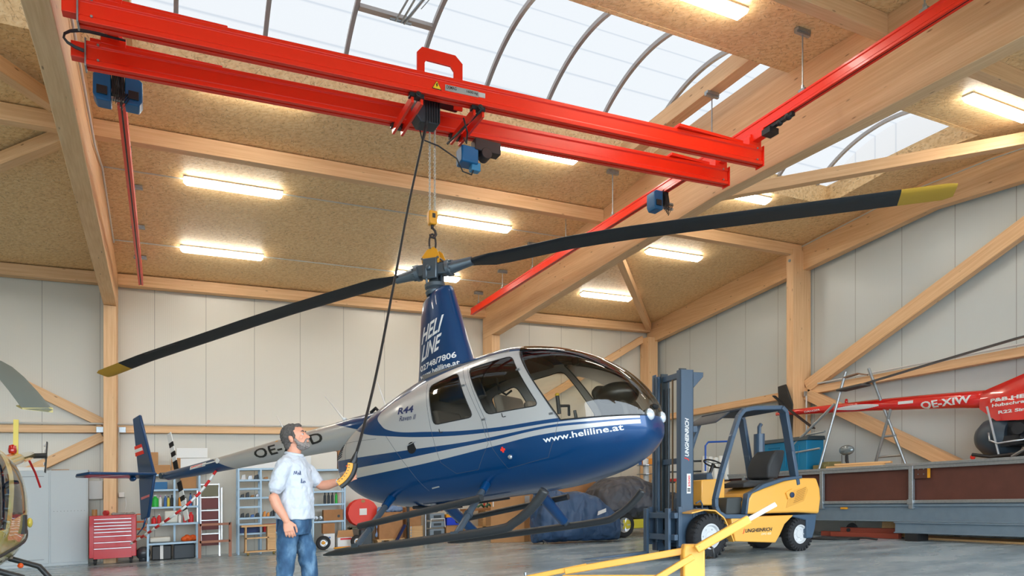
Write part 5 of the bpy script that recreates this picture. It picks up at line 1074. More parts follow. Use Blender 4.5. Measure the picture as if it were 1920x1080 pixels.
# trunk inside the clothes, arms
b.capsule([(-.03, 0, 1.0), (-.03, 0, 1.2), (-.04, 0, 1.42)], [.105, .11, .08], 16, flat=(1.2, .85), up=(1, 0, 0))
b.capsule([(-.055, -.14, 1.42), (-.075, -.185, 1.36), (-.1, -.222, 1.25), (-.115, -.235, 1.135)], [.045, .05, .046, .042], 16)
b.capsule([(-.115, -.235, 1.135), (-.09, -.235, 1.07), (-.035, -.23, .99), (-.012, -.225, .945)], [.043, .044, .034, .027], 16)
hand(b, Vector((-.012, -.225, .95)), Vector((.25, .05, -1)), Vector((.95, .35, .25)), .55, thumb=-1)
b.capsule([(-.03, .14, 1.42), (.02, .18, 1.36), (.09, .195, 1.27), (.13, .19, 1.245)], [.05, .055, .047, .042], 16)
LW = Vector((.335, .13, 1.285))
b.capsule([(.13, .19, 1.245), (.19, .18, 1.25), (.27, .155, 1.27), tuple(LW)], [.042, .044, .034, .026], 16)
hand(b, LW, Vector((1, .28, .48)), Vector((-.45, -.1, 1)), .75, thumb=-1)
remesh(b, 'body', SKIN, man, .0042, 3)
# eyes, hair, beard
for s_ in (-1, 1):
    b = MB(); b.ball(hp(.0835, .031 * s_, .001), .0105, 12, 10); e = b.build('eye', mat('eye_white', (196, 190, 186), .3), man, smooth=True); b = MB(); b.ball(hp(.0905, .033 * s_, .002), .0052, 10, 8); b.build('iris', mat('iris_dark', (50, 36, 28), .3), e, smooth=True)
    b = MB(); b.capsule([hp(.096, .016 * s_, .024), hp(.096, .03 * s_, .03), hp(.086, .045 * s_, .026)], [.004, .005, .0035], 8); b.build('eyebrow', HAIR, man, smooth=True)
b = MB(); b.ball(hp(-.022, 0, .026), .1, 22, 16, (1.0, .86, 1.03), rotH); b.ball(hp(-.055, 0, -.035), .066, 18, 12, (.85, 1.0, 1.15), rotH); b.ball(hp(.042, 0, .088), .036, 16, 10, (1.25, 1.35, .6), rotH)
for s_ in (-1, 1): b.capsule([hp(.02, .074 * s_, .02), hp(.022, .077 * s_, -.02)], [.016, .009], 10)
remesh(b, 'hair', HAIR, man, .006, 2, disp=.012, dscale=.018)
b = MB(); b.ball(hp(.043, 0, -.086), .056, 18, 12, (1.02, 1.02, .72), rotH); b.ball(hp(.082, 0, -.098), .028, 14, 10); b.ball(hp(.105, 0, -.046), .013, 12, 8, (.7, 2.1, .55), rotH)
for s_ in (-1, 1): b.capsule([hp(.025, .074 * s_, -.03), hp(.04, .068 * s_, -.07), hp(.07, .04 * s_, -.095)], [.012, .018, .02], 10); b.capsule([hp(.1, .018 * s_, -.047), hp(.09, .032 * s_, -.07)], [.008, .010], 8)
remesh(b, 'beard', BEARD, man, .005, 2, disp=.005, dscale=.012)
# shirt
b = MB(); rg = []
for z, cx, a_, w_ in ((.955, -.034, .152, .168), (1.0, -.032, .152, .167), (1.1, -.027, .146, .162), (1.2, -.028, .138, .158), (1.3, -.038, .135, .166), (1.38, -.045, .125, .17), (1.43, -.052, .112, .165), (1.475, -.056, .092, .13), (1.505, -.055, .074, .085)):
    rg.append([Vector((cx + a_ * math.copysign(abs(math.cos(t)) ** .85, math.cos(t)), w_ * math.copysign(abs(math.sin(t)) ** .85, math.sin(t)), z)) for t in np.linspace(0, 2 * math.pi, 33)[:-1]])
b.loft(rg)
b.capsule([(-.055, -.12, 1.425), (-.065, -.175, 1.39), (-.09, -.215, 1.28), (-.1, -.222, 1.235)], [.066, .07, .064, .067], 20)
b.capsule([(-.04, .12, 1.425), (.0, .165, 1.38), (.06, .19, 1.3), (.078, .19, 1.28)], [.066, .07, .062, .064], 20)
sh_ = remesh(b, 'shirt', SHIRT, man, .007, 3, disp=.03, dscale=.075)
b = MB(); b.tube([Vector((-.042 + .066 * math.cos(t), .068 * math.sin(t), 1.51 + .012 * math.cos(t + math.pi))) for t in np.linspace(0, 2 * math.pi, 25)[:-1]], .016, 8, closed=True)
for s_ in (-1, 1): b.prism([(-.05, .012), (.06, .0), (.065, -.06), (.02, -.05), (-.05, -.028)], (-.03, .066 * s_, 1.495), (.95, -.12 * s_, -.12), (0, -.5 * s_, .85), (.002, .006 * s_, .004))
b.build('collar', SHIRT, sh_, smooth=True)
INK = mat('embroidery_blue', (40, 62, 110), .6)
SBV = BVHTree.FromPolygons([v.co[:] for v in sh_.data.vertices], [p.vertices[:] for p in sh_.data.polygons])
def scrib(pts):
    out = []
    for u, v in pts:
        o = Vector((.5, -.5, 0)) + Vector((.07, .07, 0)) * u * 10 + Vector((0, 0, 1.33 + v)); h, _, _, _ = SBV.ray_cast(o, Vector((-.72, .68, 0)).normalized()); 
        if h: out.append(h + Vector((.002, -.002, 0)))
    return out
b = MB()
for st in ([(-.08, 0), (-.075, .03), (-.065, .005), (-.058, .032), (-.05, .0)], [(-.04, .0), (-.036, .02), (-.03, .002)], [(-.024, .0), (-.02, .035), (-.014, .0)], [(-.02, -.07), (-.014, -.03), (-.01, -.068), (0, -.06)], [(.005, -.05), (.012, -.07), (.02, -.05), (.03, -.066)]):
    p = scrib(st)
    if len(p) > 1: b = MB(); b.tube(catm(p, 4), .0022, 5); b.build('embroidery_stroke', INK, sh_)
# jeans and shoes
b = MB(); rg = []
for z, cx, a_, w_ in ((1.03, -.03, .125, .14), (1.0, -.032, .128, .145), (.94, -.038, .138, .155), (.87, -.042, .137, .16), (.82, -.036, .12, .15)): rg.append([Vector((cx + a_ * math.cos(t), w_ * math.sin(t), z)) for t in np.linspace(0, 2 * math.pi, 29)[:-1]])
b.loft(rg)
b.capsule([(-.055, -.08, .88), (-.07, -.085, .7), (-.085, -.09, .5), (-.11, -.1, .3), (-.14, -.1, .12)], [.088, .084, .07, .066, .064], 18)
b.capsule([(-.015, .08, .88), (.03, .085, .7), (.06, .09, .5), (.07, .1, .3), (.07, .1, .12)], [.088, .084, .07, .066, .064], 18)
je = remesh(b, 'jeans', DENIM, man, .008, 3, disp=.026, dscale=.07)
b = MB(); b.tube([Vector((-.031 + .13 * math.cos(t), .148 * math.sin(t), 1.01)) for t in np.linspace(0, 2 * math.pi, 25)[:-1]], .014, 8, closed=True); b.build('waistband', DENIM, je)
b = MB(); b.prism([(-.05, .03), (.05, .03), (.045, -.05), (0, -.08), (-.045, -.05)], (-.165, -.07, .92), (.3, -1, 0), (0.05, 0, 1), (.012, .0, 0)); b.build('back_pocket', DENIM, je, bevel=.003)
for x, y in ((-.14, -.1), (.07, .1)):
    b = MB(); b.capsule([(x - .06, y, .05), (x + .06, y, .045), (x + .17, y, .035)], [.045, .042, .032], 14); b.box((x - .1, y - .04, 0), (x + .2, y + .04, .025)); remesh(b, 'shoe', mat('brown_shoe', (70, 48, 34), .5), man, .008, 2)
b = MB(); b.lathe(LW - Vector((.035, -.012, .008)), (.93, -.35, .15), [(.031, 0), (.033, .004), (.033, .014), (.031, .018)], 20); b.cbox(LW - Vector((.028, .02, .005)), (.024, .012, .024)); b.build('wrist_watch', ALU, man, smooth=40)
# pendant
def camw(px, py, d):
    r = (px - 960) / 1305 * d; return Vector((SF * d + CF * r, CF * d - SF * r, EYE - (py - 930.56) / 1305 * d))
pc = [Vector(p) for p in ((1.62, 5.95, 1.37), (1.60, 5.955, 1.325), (1.565, 5.97, 1.27), (1.515, 6.0, 1.215), (1.46, 6.03, 1.18))]
pn = thing('control_pendant', 'yellow and black curved crane control pendant in hand of the man', 'pendant', pc[2])
SD = Vector((SF, CF, 0)); RT = Vector((CF, -SF, 0))
def ribbon(pts, w0, w1, dep, name, m):
    b = MB(); rg = []
    for i, p in enumerate(pts):
        t = (pts[min(i + 1, len(pts) - 1)] - pts[max(i - 1, 0)]).normalized(); nrm = t.cross(SD).normalized()
        rg.append([p + nrm * w0 - SD * dep, p + nrm * w1 - SD * dep, p + nrm * w1 + SD * dep, p + nrm * w0 + SD * dep])
    b.loft(rg); return b.build(name, m, pn, world=True, bevel=.004)
ppx = [(661, 868), (660, 878), (655, 890), (646, 901), (636, 909)]; DP = 5.98
pp = catm([camw(x, y, DP) for x, y in ppx], 4)
ribbon(pp, -.036, .012, .03, 'front_shell', YEL); ribbon(pp, .012, .04, .032, 'back_shell', BLACK)
b = MB(); nrm = lambda i: (pp[i + 1] - pp[i - 1]).normalized().cross(SD).normalized()
for i in range(2, len(pp) - 2, 2): c = pp[i] - nrm(i) * .037; b.lathe(c, -nrm(i), [(.009, -.004), (.009, .006), (.001, .008)], 10); b.cbox(pp[i] - nrm(i) * .02 - SD * .031, (.014, .004, .006))
b.build('push_button', BLACK, pn, world=True)
c = pp[3] - nrm(3) * .036; b = MB(); b.lathe(c, -nrm(3), [(.012, -.002), (.012, .008), (.001, .02)], 12); b.build('stop_button', mat('button_orange', (246, 88, 40), .5), pn, world=True, smooth=40)
t0 = camw(664, 862, DP); b = MB(); b.tube([pp[0] + nrm(1) * .0, t0, camw(668, 848, DP)], [.034, .028, .012], 12); b.build('cable_boot', BLACK, pn, world=True, smooth=40)
cb = MB(); cp2 = catm([V(2.60, 7.33, 5.28), camw(767, 380, 7.45), camw(739, 530, 7.05), camw(708, 690, 6.6), camw(682, 800, 6.15), camw(668, 850, DP)], 8)
cb.tube(cp2, [.018] * 3 + [.0125] * (len(cp2) - 3), 8); tag(cb.build('pendant_cable', BLACK, smooth=True), 'long black control cable running from hoist down to the yellow pendant', 'cable')
# ================================================================ THINGS ALONG THE BACK WALL
def simple(name, lab, cat, m, box=None, group=None, bevel=.005, b=None):
    if b is None: b = SB(); b.box(*box)
    return tag(b.build(name, m, bevel=bevel), lab, cat, group)
# grey double cabinet
CAB = mat('cabinet_grey', (196, 204, 208), .45); t = thing('steel_cabinet', 'tall light grey two-door steel cabinet left of the wooden column', 'cabinet', V(-2.0, 17.1))
b = SB(); b.box((-3.0, 17.02, 0), (-1.45, 17.24, 1.97)); P_(b, 'body', CAB, t, bevel=.004)
b = SB(); b.box((-2.98, 17.0, .06), (-2.14, 17.02, 1.93)); P_(b, 'door', CAB, t, bevel=.004)
b = SB(); b.box((-2.11, 17.005, .06), (-1.47, 17.02, 1.95)); d = P_(b, 'door', CAB, t, bevel=.004)
b = SB(); b.box((-2.9, 16.994, .14), (-2.22, 17.0, .15)); b.box((-2.9, 16.994, 1.84), (-2.22, 17.0, 1.85)); P_(b, 'door_groove', mat('groove_grey', (130, 138, 142), .6), t)
for k in range(10): b = SB(); b.cbox((-2.05 + .06 * k, 17.003, 1.12), (.012, .006, .012)); P_(b, 'perforation', MATS['groove_grey'], d)
simple('paper_stack', 'flat stack of white papers on top of the grey cabinet', 'papers', WHITE, ((-2.75, 17.03, 1.97), (-2.2, 17.22, 2.04)))
simple('cardboard_sheet', 'brown sheet with papers on the edge of the cabinet top', 'cardboard', CARD, ((-2.1, 17.04, 1.97), (-1.8, 17.2, 1.985)))
# red tool chest
TR = mat('chest_red', (200, 34, 44), .35, coat=.4); t = thing('tool_chest', 'red tool chest on castors with eight drawers in front of column', 'tool chest', V(-.95, 16.7))
b = SB(); b.box((-1.38, 16.38, .14), (-.54, 16.76, 1.0)); P_(b, 'body', TR, t, bevel=.01)
z = .93
for k, hh in enumerate((.07, .06, .06, .06, .08, .12, .12, .22)):
    b = SB(); b.box((-1.3, 16.365, z - hh + .008), (-.62, 16.38, z)); dr = P_(b, 'drawer', TR, t, bevel=.003); b = SB(); b.box((-1.29, 16.352, z - .014), (-.63, 16.367, z - .002)); P_(b, 'drawer_handle', ALU, dr); z -= hh + .004
b = SB(); b.box((-.84, 16.36, .955), (-.64, 16.38, .98)); P_(b, 'badge', mat('badge_red', (230, 90, 80), .4), t)
for x in (-1.28, -.64): b = SB(); b.cyl((x - .02, 16.42, .06), (x + .03, 16.42, .06), .06, 16); b.box((x - .03, 16.4, .08), (x + .04, 16.46, .145)); P_(b, 'castor', RUBBER, t, smooth=40)
b = SB(); b.cyl((-1.31, 16.7, 1.0), (-1.31, 16.7, 1.13), .05, 14); tag(b.build('tape_roll', mat('amber', (166, 122, 66), .4), smooth=40), 'amber jar standing on the left end of the red tool chest', 'jar')
b = SB(); b.cyl((-1.12, 16.65, 1.05), (-1.08, 16.7, 1.05), .055, 16); tag(b.build('cable_spool', mat('spool_red', (190, 60, 60), .5), smooth=40), 'small red spool lying on the red tool chest', 'spool')
b = SB()
for k in range(5): b.ball((-.95 + .08 * k, 16.68, 1.02), .05, sc=(1.3, 1, .6))
remesh(b, 'rag', mat('rag_grey', (150, 152, 148), .9), None, .01, 2, disp=.03, dscale=.04); tag(bpy.data.objects['rag'], 'crumpled grey rag on the red tool chest', 'rag')
b = SB(); b.ball((-.42, 16.7, .17), .14, 18, 12); b.cyl((-.42, 16.7, 0), (-.42, 16.7, .1), .08, 12); tag(b.build('compressor_tank', mat('dark_glossy', (62, 66, 72), .25), smooth=True), 'dark round tank on the floor beside red tool chest', 'tank')
b = SB()
pts = [Vector((-.45 + .1 * math.cos(t * .9) * (1 + .1 * math.sin(t * 2)), 16.75, .45 + .022 * t + .04 * math.sin(t * .9))) for t in np.linspace(0, 40, 120) if .45 + .022 * t < 1.0]; b.tube(pts, .011, 6)
tag(b.build('air_hose', mat('hose_orange', (232, 104, 30), .5), smooth=True), 'orange coiled air hose hanging between tool chest and shelf', 'hose')
# steel shelving
SHB = mat('shelf_steel', (150, 172, 188), .4, .35)
def shelf(lab, x0, x1, y0, y1, top, levels, posts=None, stagger=None):
    t = thing('shelving_unit', lab, 'shelf', V((x0 + x1) / 2, (y0 + y1) / 2))
    for x in (x0, x1) + tuple(posts or ()):
        for y in (y0, y1): b = SB(); b.box((x - .02, y - .02, 0), (x + .02, y + .02, top)); P_(b, 'upright', SHB, t)
    for lv in levels:
        a, c, z = lv if isinstance(lv, tuple) else (x0, x1, lv); b = SB(); b.box((a, y0 - .015, z - .045), (c, y1, z)); P_(b, 'shelf_board', SHB, t, bevel=.003)
    return t
shelf('low grey steel shelf unit with bottles in front of left back wall', -.33, .62, 16.6, 16.95, .78, [.78, .37])
shelf('grey steel shelf unit of bottles behind the low shelf', -.32, .68, 16.97, 17.2, 1.83, [1.14, 1.52, 1.85], (.18,))
shelf('wide grey steel shelf unit with wooden trolley in front', 1.46, 2.6, 16.6, 16.95, 1.93, [1.93, 1.68, 1.28, .83, .48, (1.46, 1.93, 1.49), (1.46, 1.93, 1.08), (1.46, 1.93, .7)], (1.93,))
shelf('grey steel shelf unit with cardboard boxes behind the man', 3.15, 3.9, 16.95, 17.2, 1.9, [1.9, 1.38, 1.07, .66])
# objects on the shelves
def bottle(x, y, z, h_, r, m, lab, cap=None, g='bottles and cans on the steel shelves', nm='bottle'):
    b = SB(); b.lathe((x, y, z), (0, 0, 1), [(r, 0), (r, h_ * .68), (r * .45, h_ * .82), (r * .45, h_ * .9)], 14); t = b.build(nm, m, smooth=40); tag(t, lab, 'bottle', g)
    b = SB(); b.lathe((x, y, z + h_ * .9), (0, 0, 1), [(r * .5, 0), (r * .5, h_ * .1)], 10); q = b.build('cap', cap or BLACK, t)
C = lambda n, c: mat(n, c, .45)
gr, pk, bl, yl, og, dk, rd = C('btl_green', (46, 190, 72)), C('btl_pink', (210, 120, 180)), C('btl_blue', (60, 110, 180)), C('btl_yellow', (226, 206, 80)), C('btl_orange', (238, 150, 50)), C('btl_dark', (46, 54, 60)), C('btl_red', (214, 44, 48))
row = [(-.2, .26, .065, gr, WHITE, 'bright green canister at the left end of the bottle shelf'), (-.1, .24, .035, WHITE, pk, 'white bottle with pink top beside the green canister'), (-.0, .26, .03, bl, WHITE, 'slim blue bottle on the bottle shelf beneath the tail boom'), (.06, .22, .03, yl, BLACK, 'small yellow can next to slim blue bottle'), (.13, .25, .03, dk, BLACK, 'dark spray can beside the shelf upright, bottle shelf'),
       (.3, .25, .045, og, WHITE, 'orange spray bottle on the bottle shelf'), (.4, .2, .03, WHITE, BLACK, 'plain white bottle right of orange spray bottle'), (.5, .28, .03, bl, BLACK, 'tall blue can near right end of the bottle shelf'), (.58, .26, .028, WHITE, rd, 'white can with red cap at the right end of bottle shelf')]
for x, h_, r, m, cp_, lab in row: bottle(x, 17.05, 1.14, h_, r, m, lab, cp_)
for x, h_, r, m, cp_, lab in ((.28, .2, .035, WHITE, rd, 'white bottle with red cap on the low shelf top'), (.38, .26, .032, rd, BLACK, 'slim red can on the low shelf top near the strap'), (.5, .22, .055, rd, rd, 'fat red can at the right of the low shelf top'), (-.12, .2, .04, rd, WHITE, 'red can with white top at the left of the low shelf top'), (-.22, .16, .05, rd, BLACK, 'squat red can on the low shelf top, far left end')): bottle(x, 16.75, .78, h_, r, m, lab, cp_)
simple('jerry_can', 'milky white canister on the low shelf top', 'canister', mat('milky', (222, 224, 216), .5), ((-.02, 16.68, .78), (.24, 16.85, 1.04)), None, .03)
simple('storage_bin', 'blue plastic bin on the shelf above the bottles', 'bin', mat('bin_blue', (24, 104, 160), .5), ((-.3, 17.0, 1.52), (.04, 17.18, 1.68)))
simple('cardboard_box', 'brown box standing behind blue bin on top shelf board', 'box', CARD, ((.3, 17.0, 1.52), (.62, 17.18, 1.8)), 'boxes near the left back shelf')
for k, (a, c, lab) in enumerate((((-.42, 17.0, 2.05), (-.14, 17.2, 2.33), 'open cardboard box on top of the left shelf, topmost one'), ((-.36, 16.99, 1.85), (.1, 17.2, 2.05), 'flat wide cardboard box on the left shelf'), ((.12, 17.0, 1.85), (.3, 17.2, 2.2), 'small cardboard box left of the white boxes'))): simple('cardboard_box', lab, 'box', CARD, (a, c), 'boxes near the left back shelf')
for k, (a, c, lab) in enumerate((((.22, 17.02, 2.2), (.85, 17.22, 2.42), 'upper white box leaning on left back shelf'), ((.3, 17.0, 1.85), (.9, 17.2, 2.19), 'lower white box behind the tail boom'))): simple('white_box', lab, 'box', WHITE, (a, c), 'white boxes near the left back shelf')
simple('foam_pad', 'rolled white foam pad on the lowest board of the low shelf', 'pad', FOAM, ((-.3, 16.62, .38), (.1, 16.9, .49)), None, .03)
b = SB()
for k in range(5): b.ball((.38 + .05 * k, 16.75, .42 + .03 * (k % 2)), .07, sc=(1.1, 1, .8))
remesh(b, 'work_gloves', mat('bag_orange', (240, 100, 30), .6), None, .01, 2, disp=.03, dscale=.05); tag(bpy.data.objects['work_gloves'], 'bright orange crumpled bag on the low shelf', 'bag')
t = thing('storage_crate', 'black plastic crate with white vertical strap under the low shelf', 'crate', V(-.05, 16.8)); b = SB(); b.box((-.26, 16.66, 0.0), (.12, 16.92, .31)); P_(b, 'tub', BLACK, t, bevel=.02); b = SB(); b.box((-.1, 16.645, .02), (-.04, 16.66, .31)); P_(b, 'strap', WHITE, t)
simple('storage_box', 'dark grey ribbed plastic box under the right end of low shelf', 'box', mat('box_anthracite', (58, 66, 74), .5), ((.16, 16.64, 0), (.58, 16.94, .31)), None, .02)
# folding steps
t = thing('step_ladder', 'folded step ladder with maroon treads between the two shelves', 'ladder', V(.9, 16.9))
for x in (.70, 1.08): b = SB(); b.bar((x, 16.75, .0 if x > 1 else .3), (x, 17.0, 1.62), .03, .04); P_(b, 'rail', ALU, t)
for x in (.64, 1.14): b = SB(); b.bar((x, 16.98, .35), (x, 17.02, 1.52), .025, .03); P_(b, 'rail', ALU, t)
for k, z in enumerate((.36, .66, .88, 1.17, 1.46)):
    b = SB(); yy = 16.8 + z * .12; b.box((.71, yy - .01, z - (.12 if k not in (1,) else .07)), (1.07, yy + .01, z + .12)); P_(b, 'tread', mat('tread_maroon', (116, 62, 62), .6) if k < 4 else mat('tread_olive', (120, 118, 96), .6), t)
    b = SB(); b.bar((.70, yy - .01, z + .14), (1.08, yy - .01, z + .14), .02, .02); P_(b, 'tread_frame', ALU, t)
t = thing('trestle_stand', 'brown steel trestle frame standing before the step ladder', 'trestle', V(.96, 16.4)); TF = mat('frame_brown', (166, 112, 88), .6)
for x in (.66, 1.27): b = SB(); b.box((x - .03, 16.35, 0), (x + .03, 16.39, .74)); P_(b, 'leg', TF, t)
for z in (.71, .34): b = SB(); b.box((.66, 16.35, z - .02), (1.27, 16.39, z + .03)); P_(b, 'crossbar', TF, t)
# wide shelf contents
def clutter(x0, x1, y, z, n, labs, g):
    for k in range(n):
        x = x0 + (x1 - x0) * (k + .5) / n; s_ = (x1 - x0) / n * .38; m = [dk, CARD, WHITE, STEEL, og, bl, BLACK][random.randrange(7)]; b = SB(); hgt = random.uniform(.05, .13)
        b.prism([(-s_, 0), (s_, 0), (s_ * .8, hgt), (-s_ * .6, hgt * .8)], (x, y, z), (1, 0, 0), (0, 0, 1), (0, .12, 0)); tag(b.build('workshop_part', m, bevel=.006), labs, 'part', g)
clutter(1.5, 1.92, 16.7, 1.68, 3, 'small dark workshop part on a board of the wide shelf, left side', 'small parts on the wide shelf'); clutter(1.5, 1.92, 16.7, 1.28, 4, 'small dark workshop part on a board of the wide shelf, left side', 'small parts on the wide shelf')
clutter(1.98, 2.55, 16.7, 1.68, 4, 'small workshop part on the right half of the wide shelf', 'small parts, right half of the wide shelf'); clutter(1.98, 2.55, 16.7, .83, 7, 'small workshop part on the right half of the wide shelf', 'small parts, right half of the wide shelf'); clutter(1.5, 1.92, 16.7, .83, 4, 'small dark workshop part on a board of the wide shelf, left side', 'small parts on the wide shelf')
bottle(2.24, 16.72, .83, .3, .035, dk, 'dark green glass bottle standing on the wide shelf', g=None)
for k, x in enumerate((2.2, 2.34)): bottle(x, 16.72, 1.28, .14, .05, CLEAR, ['clear glass jar on the wide shelf, the left one', 'clear glass jar on the wide shelf, the right one'][k], ALU, 'glass jars on the wide shelf', 'jar')
simple('storage_bin', 'dark blue bin low on the wide shelf above wooden trolley', 'bin', mat('bin_navy', (22, 52, 110), .5), ((1.5, 16.66, .48), (1.9, 16.9, .64)))
simple('red_crate', 'red crate on the wide shelf behind the wooden trolley', 'crate', rd, ((2.0, 16.68, .48), (2.5, 16.9, .66)))
simple('long_white_carton', 'long white carton lying on top of the wide shelf', 'carton', WHITE, ((1.5, 16.65, 1.93), (3.05, 16.93, 2.2)))
simple('white_carton', 'white carton on the shelf top behind the man', 'carton', mat('carton_white', (226, 222, 212), .6), ((3.0, 16.96, 1.9), (3.72, 17.18, 2.32)))
simple('cardboard_box', 'narrow brown box at the end of the shelf behind the pendant', 'box', CARD2, ((3.74, 16.96, 1.9), (3.9, 17.18, 2.36)), 'boxes at the third shelf')
t = thing('wooden_trolley', 'low pale wooden trolley before the wide shelf', 'trolley', V(1.9, 16.3))
b = SB(); b.box((1.48, 16.15, .62), (2.3, 16.45, .66)); P_(b, 'top', PLY, t); b = SB(); b.box((1.55, 16.17, .06), (2.2, 16.43, .09)); P_(b, 'bottom_board', PLY, t); b = SB(); b.box((1.56, 16.17, .36), (2.2, 16.2, .39)); P_(b, 'rail', PLY, t)
for x in (1.56, 2.02): b = SB(); b.box((x, 16.17, .08), (x + .03, 16.43, .62)); P_(b, 'side_board', PLY, t)
b = SB(); b.box((2.03, 16.2, .1), (2.2, 16.43, .62)); P_(b, 'back_board', PLY, t)
for x in (1.62, 2.16): b = SB(); b.ball((x, 16.2, .03), .032); P_(b, 'castor', mat('castor_brass', (150, 128, 70), .4, .5), t)
# third shelf contents and floor
for k, m in enumerate((dk, dk, dk, gr)): bottle(3.44 + .09 * k, 17.02, 1.07, .27, .032, m, 'dark bottle in a row of three on the third shelf' if k < 3 else 'green bottle at the end of the row on the third shelf', g='dark bottles on the third shelf' if k < 3 else None)
t = thing('cardboard_box', 'printed cardboard box on the lower board of the third shelf', 'box', V(3.65, 17.05, .66), 0, 'boxes at the third shelf'); b = SB(); b.box((3.4, 16.97, .66), (3.86, 17.16, .92)); P_(b, 'carton', CARD2, t); b = SB(); b.lathe((3.76, 16.967, .76), (0, -1, 0), [(.022, 0), (.034, 0), (.034, .002), (.022, .002)], 16); P_(b, 'ring_print', BLACK, t)
b = SB()
for k in range(7): b.cyl((3.16 + .035 * k, 16.98, .7 + .02 * (k % 3)), (3.2 + .035 * k, 17.1, .74), .04, 8)
tag(b.build('metal_fittings', STEEL, smooth=40), 'jumble of metal fittings on third shelf beside printed box', 'fittings')
simple('cardboard_box', 'plain brown box stacked on a white box beneath the third shelf', 'box', CARD2, ((3.34, 16.75, .36), (3.62, 16.93, .6)), 'boxes at the third shelf')
t = thing('white_box', 'white carton with small blue print under the plain brown box', 'box', V(3.48, 16.85), 0, 'boxes at the third shelf'); b = SB(); b.box((3.36, 16.76, 0), (3.62, 16.93, .355)); P_(b, 'carton', WHITE, t); b = SB(); b.box((3.42, 16.755, .24), (3.46, 16.76, .28)); b.box((3.48, 16.755, .24), (3.52, 16.76, .28)); P_(b, 'blue_print', bl, t)
t = thing('open_box', 'white box with brown flaps and red print by the small wheel', 'box', V(3.86, 16.8)); b = SB(); b.box((3.68, 16.7, 0), (4.04, 16.9, .27)); P_(b, 'carton', WHITE, t); b = SB(); b.prism([(-.2, 0), (.2, 0), (.17, .17), (-.17, .17)], (3.86, 16.69, .25), (1, 0, 0), (0, .12, 1), (0, .012, 0)); P_(b, 'flap', CARD, t); b = SB(); b.box((3.74, 16.695, .19), (4.0, 16.7, .23)); P_(b, 'red_print', rd, t)
for k, (x, y, r) in enumerate(((3.28, 16.45, .165), (4.08, 16.5, .15))):
    t = thing('loose_wheel', ['small black wheel with yellow hub leaning before the stacked boxes', 'small black wheel with yellow hub beside the open white box'][k], 'wheel', V(x, y), 0, 'small wheels with yellow hubs'); b = SB(); b.lathe((x, y - .04, r), (0, -1, 0), [(r * .55, -.04), (r * .9, -.04), (r, -.02), (r, .03), (r * .9, .05), (r * .55, .05)], 26, caps=False); P_(b, 'tyre', RUBBER, t, smooth=40)
    b = SB(); b.lathe((x, y - .04, r), (0, -1, 0), [(r * .56, -.02), (r * .56, .03), (r * .4, .02), (r * .38, .0)], 22); P_(b, 'rim', ALU, t, smooth=40); b = SB(); b.lathe((x, y - .04, r), (0, -1, 0), [(r * .28, 0), (r * .26, .05), (.001, .06)], 12); P_(b, 'hub', YEL, t, smooth=40)
for k, (x0, x1, m) in enumerate(((3.5, 3.95, YEL), (3.6, 3.9, rd))): b = SB(); b.cyl((x0, 16.3 + .07 * k, .03), (x1, 16.34 + .07 * k, .03), .02, 8); tag(b.build('lashing_bar', m, smooth=40), ['yellow bar on the floor before the boxes', 'red bar on the floor before the boxes'][k], 'bar')
# red cable reel
t = thing('cable_reel', 'big red octagonal cable reel with white label under the helicopter tail', 'reel', V(4.3, 17.0)); 
for y in (16.82, 17.1):
    b = SB(); b.prism([(.37 * math.cos(q), .34 * math.sin(q)) for q in np.linspace(.39, 2 * math.pi + .39, 17)[:-1]], (4.32, y, .82), (1, 0, 0), (0, 0, 1), (0, .025, 0)); P_(b, 'flange', mat('reel_red', (232, 62, 44), .45), t, bevel=.006)
b = SB(); b.cyl((4.32, 16.84, .82), (4.32, 17.1, .82), .26, 24); P_(b, 'drum', rd, t, smooth=40)
b = SB(); b.box((4.23, 16.81, .76), (4.41, 16.82, .92)); P_(b, 'paper_label', WHITE, t); b = SB(); b.prism([(.05 * math.cos(q), .04 * math.sin(q)) for q in np.linspace(0, 6.283, 11)[:-1]], (4.32, 16.812, 1.1), (1, 0, 0), (0, 0, 1), (0, .006, 0)); P_(b, 'axle_hole', CARD, t)
b = SB(); b.box((4.0, 16.85, 0), (4.06, 16.9, .5)); b.box((4.5, 16.85, 0), (4.56, 16.9, .5)); b.box((4.0, 16.85, .42), (4.56, 17.1, .47)); P_(b, 'stand', mat('stand_olive', (92, 96, 74), .6), t)
simple('waste_bin', 'dark waste bin on the floor under red reel', 'bin', dk, ((4.2, 16.6, 0), (4.5, 16.8, .42)), None, .03)
t = thing('euro_pallet', 'wooden pallet on the floor under a large brown carton', 'pallet', V(4.95, 16.8)); 
for x in (4.62, 4.9, 5.18): b = SB(); b.box((x, 16.6, 0), (x + .1, 17.0, .12)); P_(b, 'block', PLY, t)
b = SB(); b.box((4.6, 16.58, .12), (5.3, 17.02, .15)); P_(b, 'deck_board', PLY, t)
simple('large_carton', 'brown carton standing on the wooden pallet behind the struts', 'carton', CARD2, ((4.66, 16.62, .15), (5.26, 17.0, .8)))
b = SB()
for k in range(7): b.ball((4.78 + .07 * k, 16.75, .88 + .03 * math.sin(k * 2)), .1, sc=(1, 1, .7))
b.capsule([(4.66, 16.6, .9), (4.58, 16.52, .6), (4.56, 16.5, .25)], [.05, .05, .03], 10)
remesh(b, 'blue_blanket', mat('cloth_pale_blue', (118, 142, 178), .9), None, .013, 3, disp=.05, dscale=.06); tag(bpy.data.objects['blue_blanket'], 'crumpled pale blue cloth draped over the carton on pallet', 'cloth')
t = thing('pallet_jack', 'dark blue pallet jack with upright handle among the stored goods', 'jack', V(5.35, 16.5)); NV = mat('jack_navy', (14, 36, 86), .4)
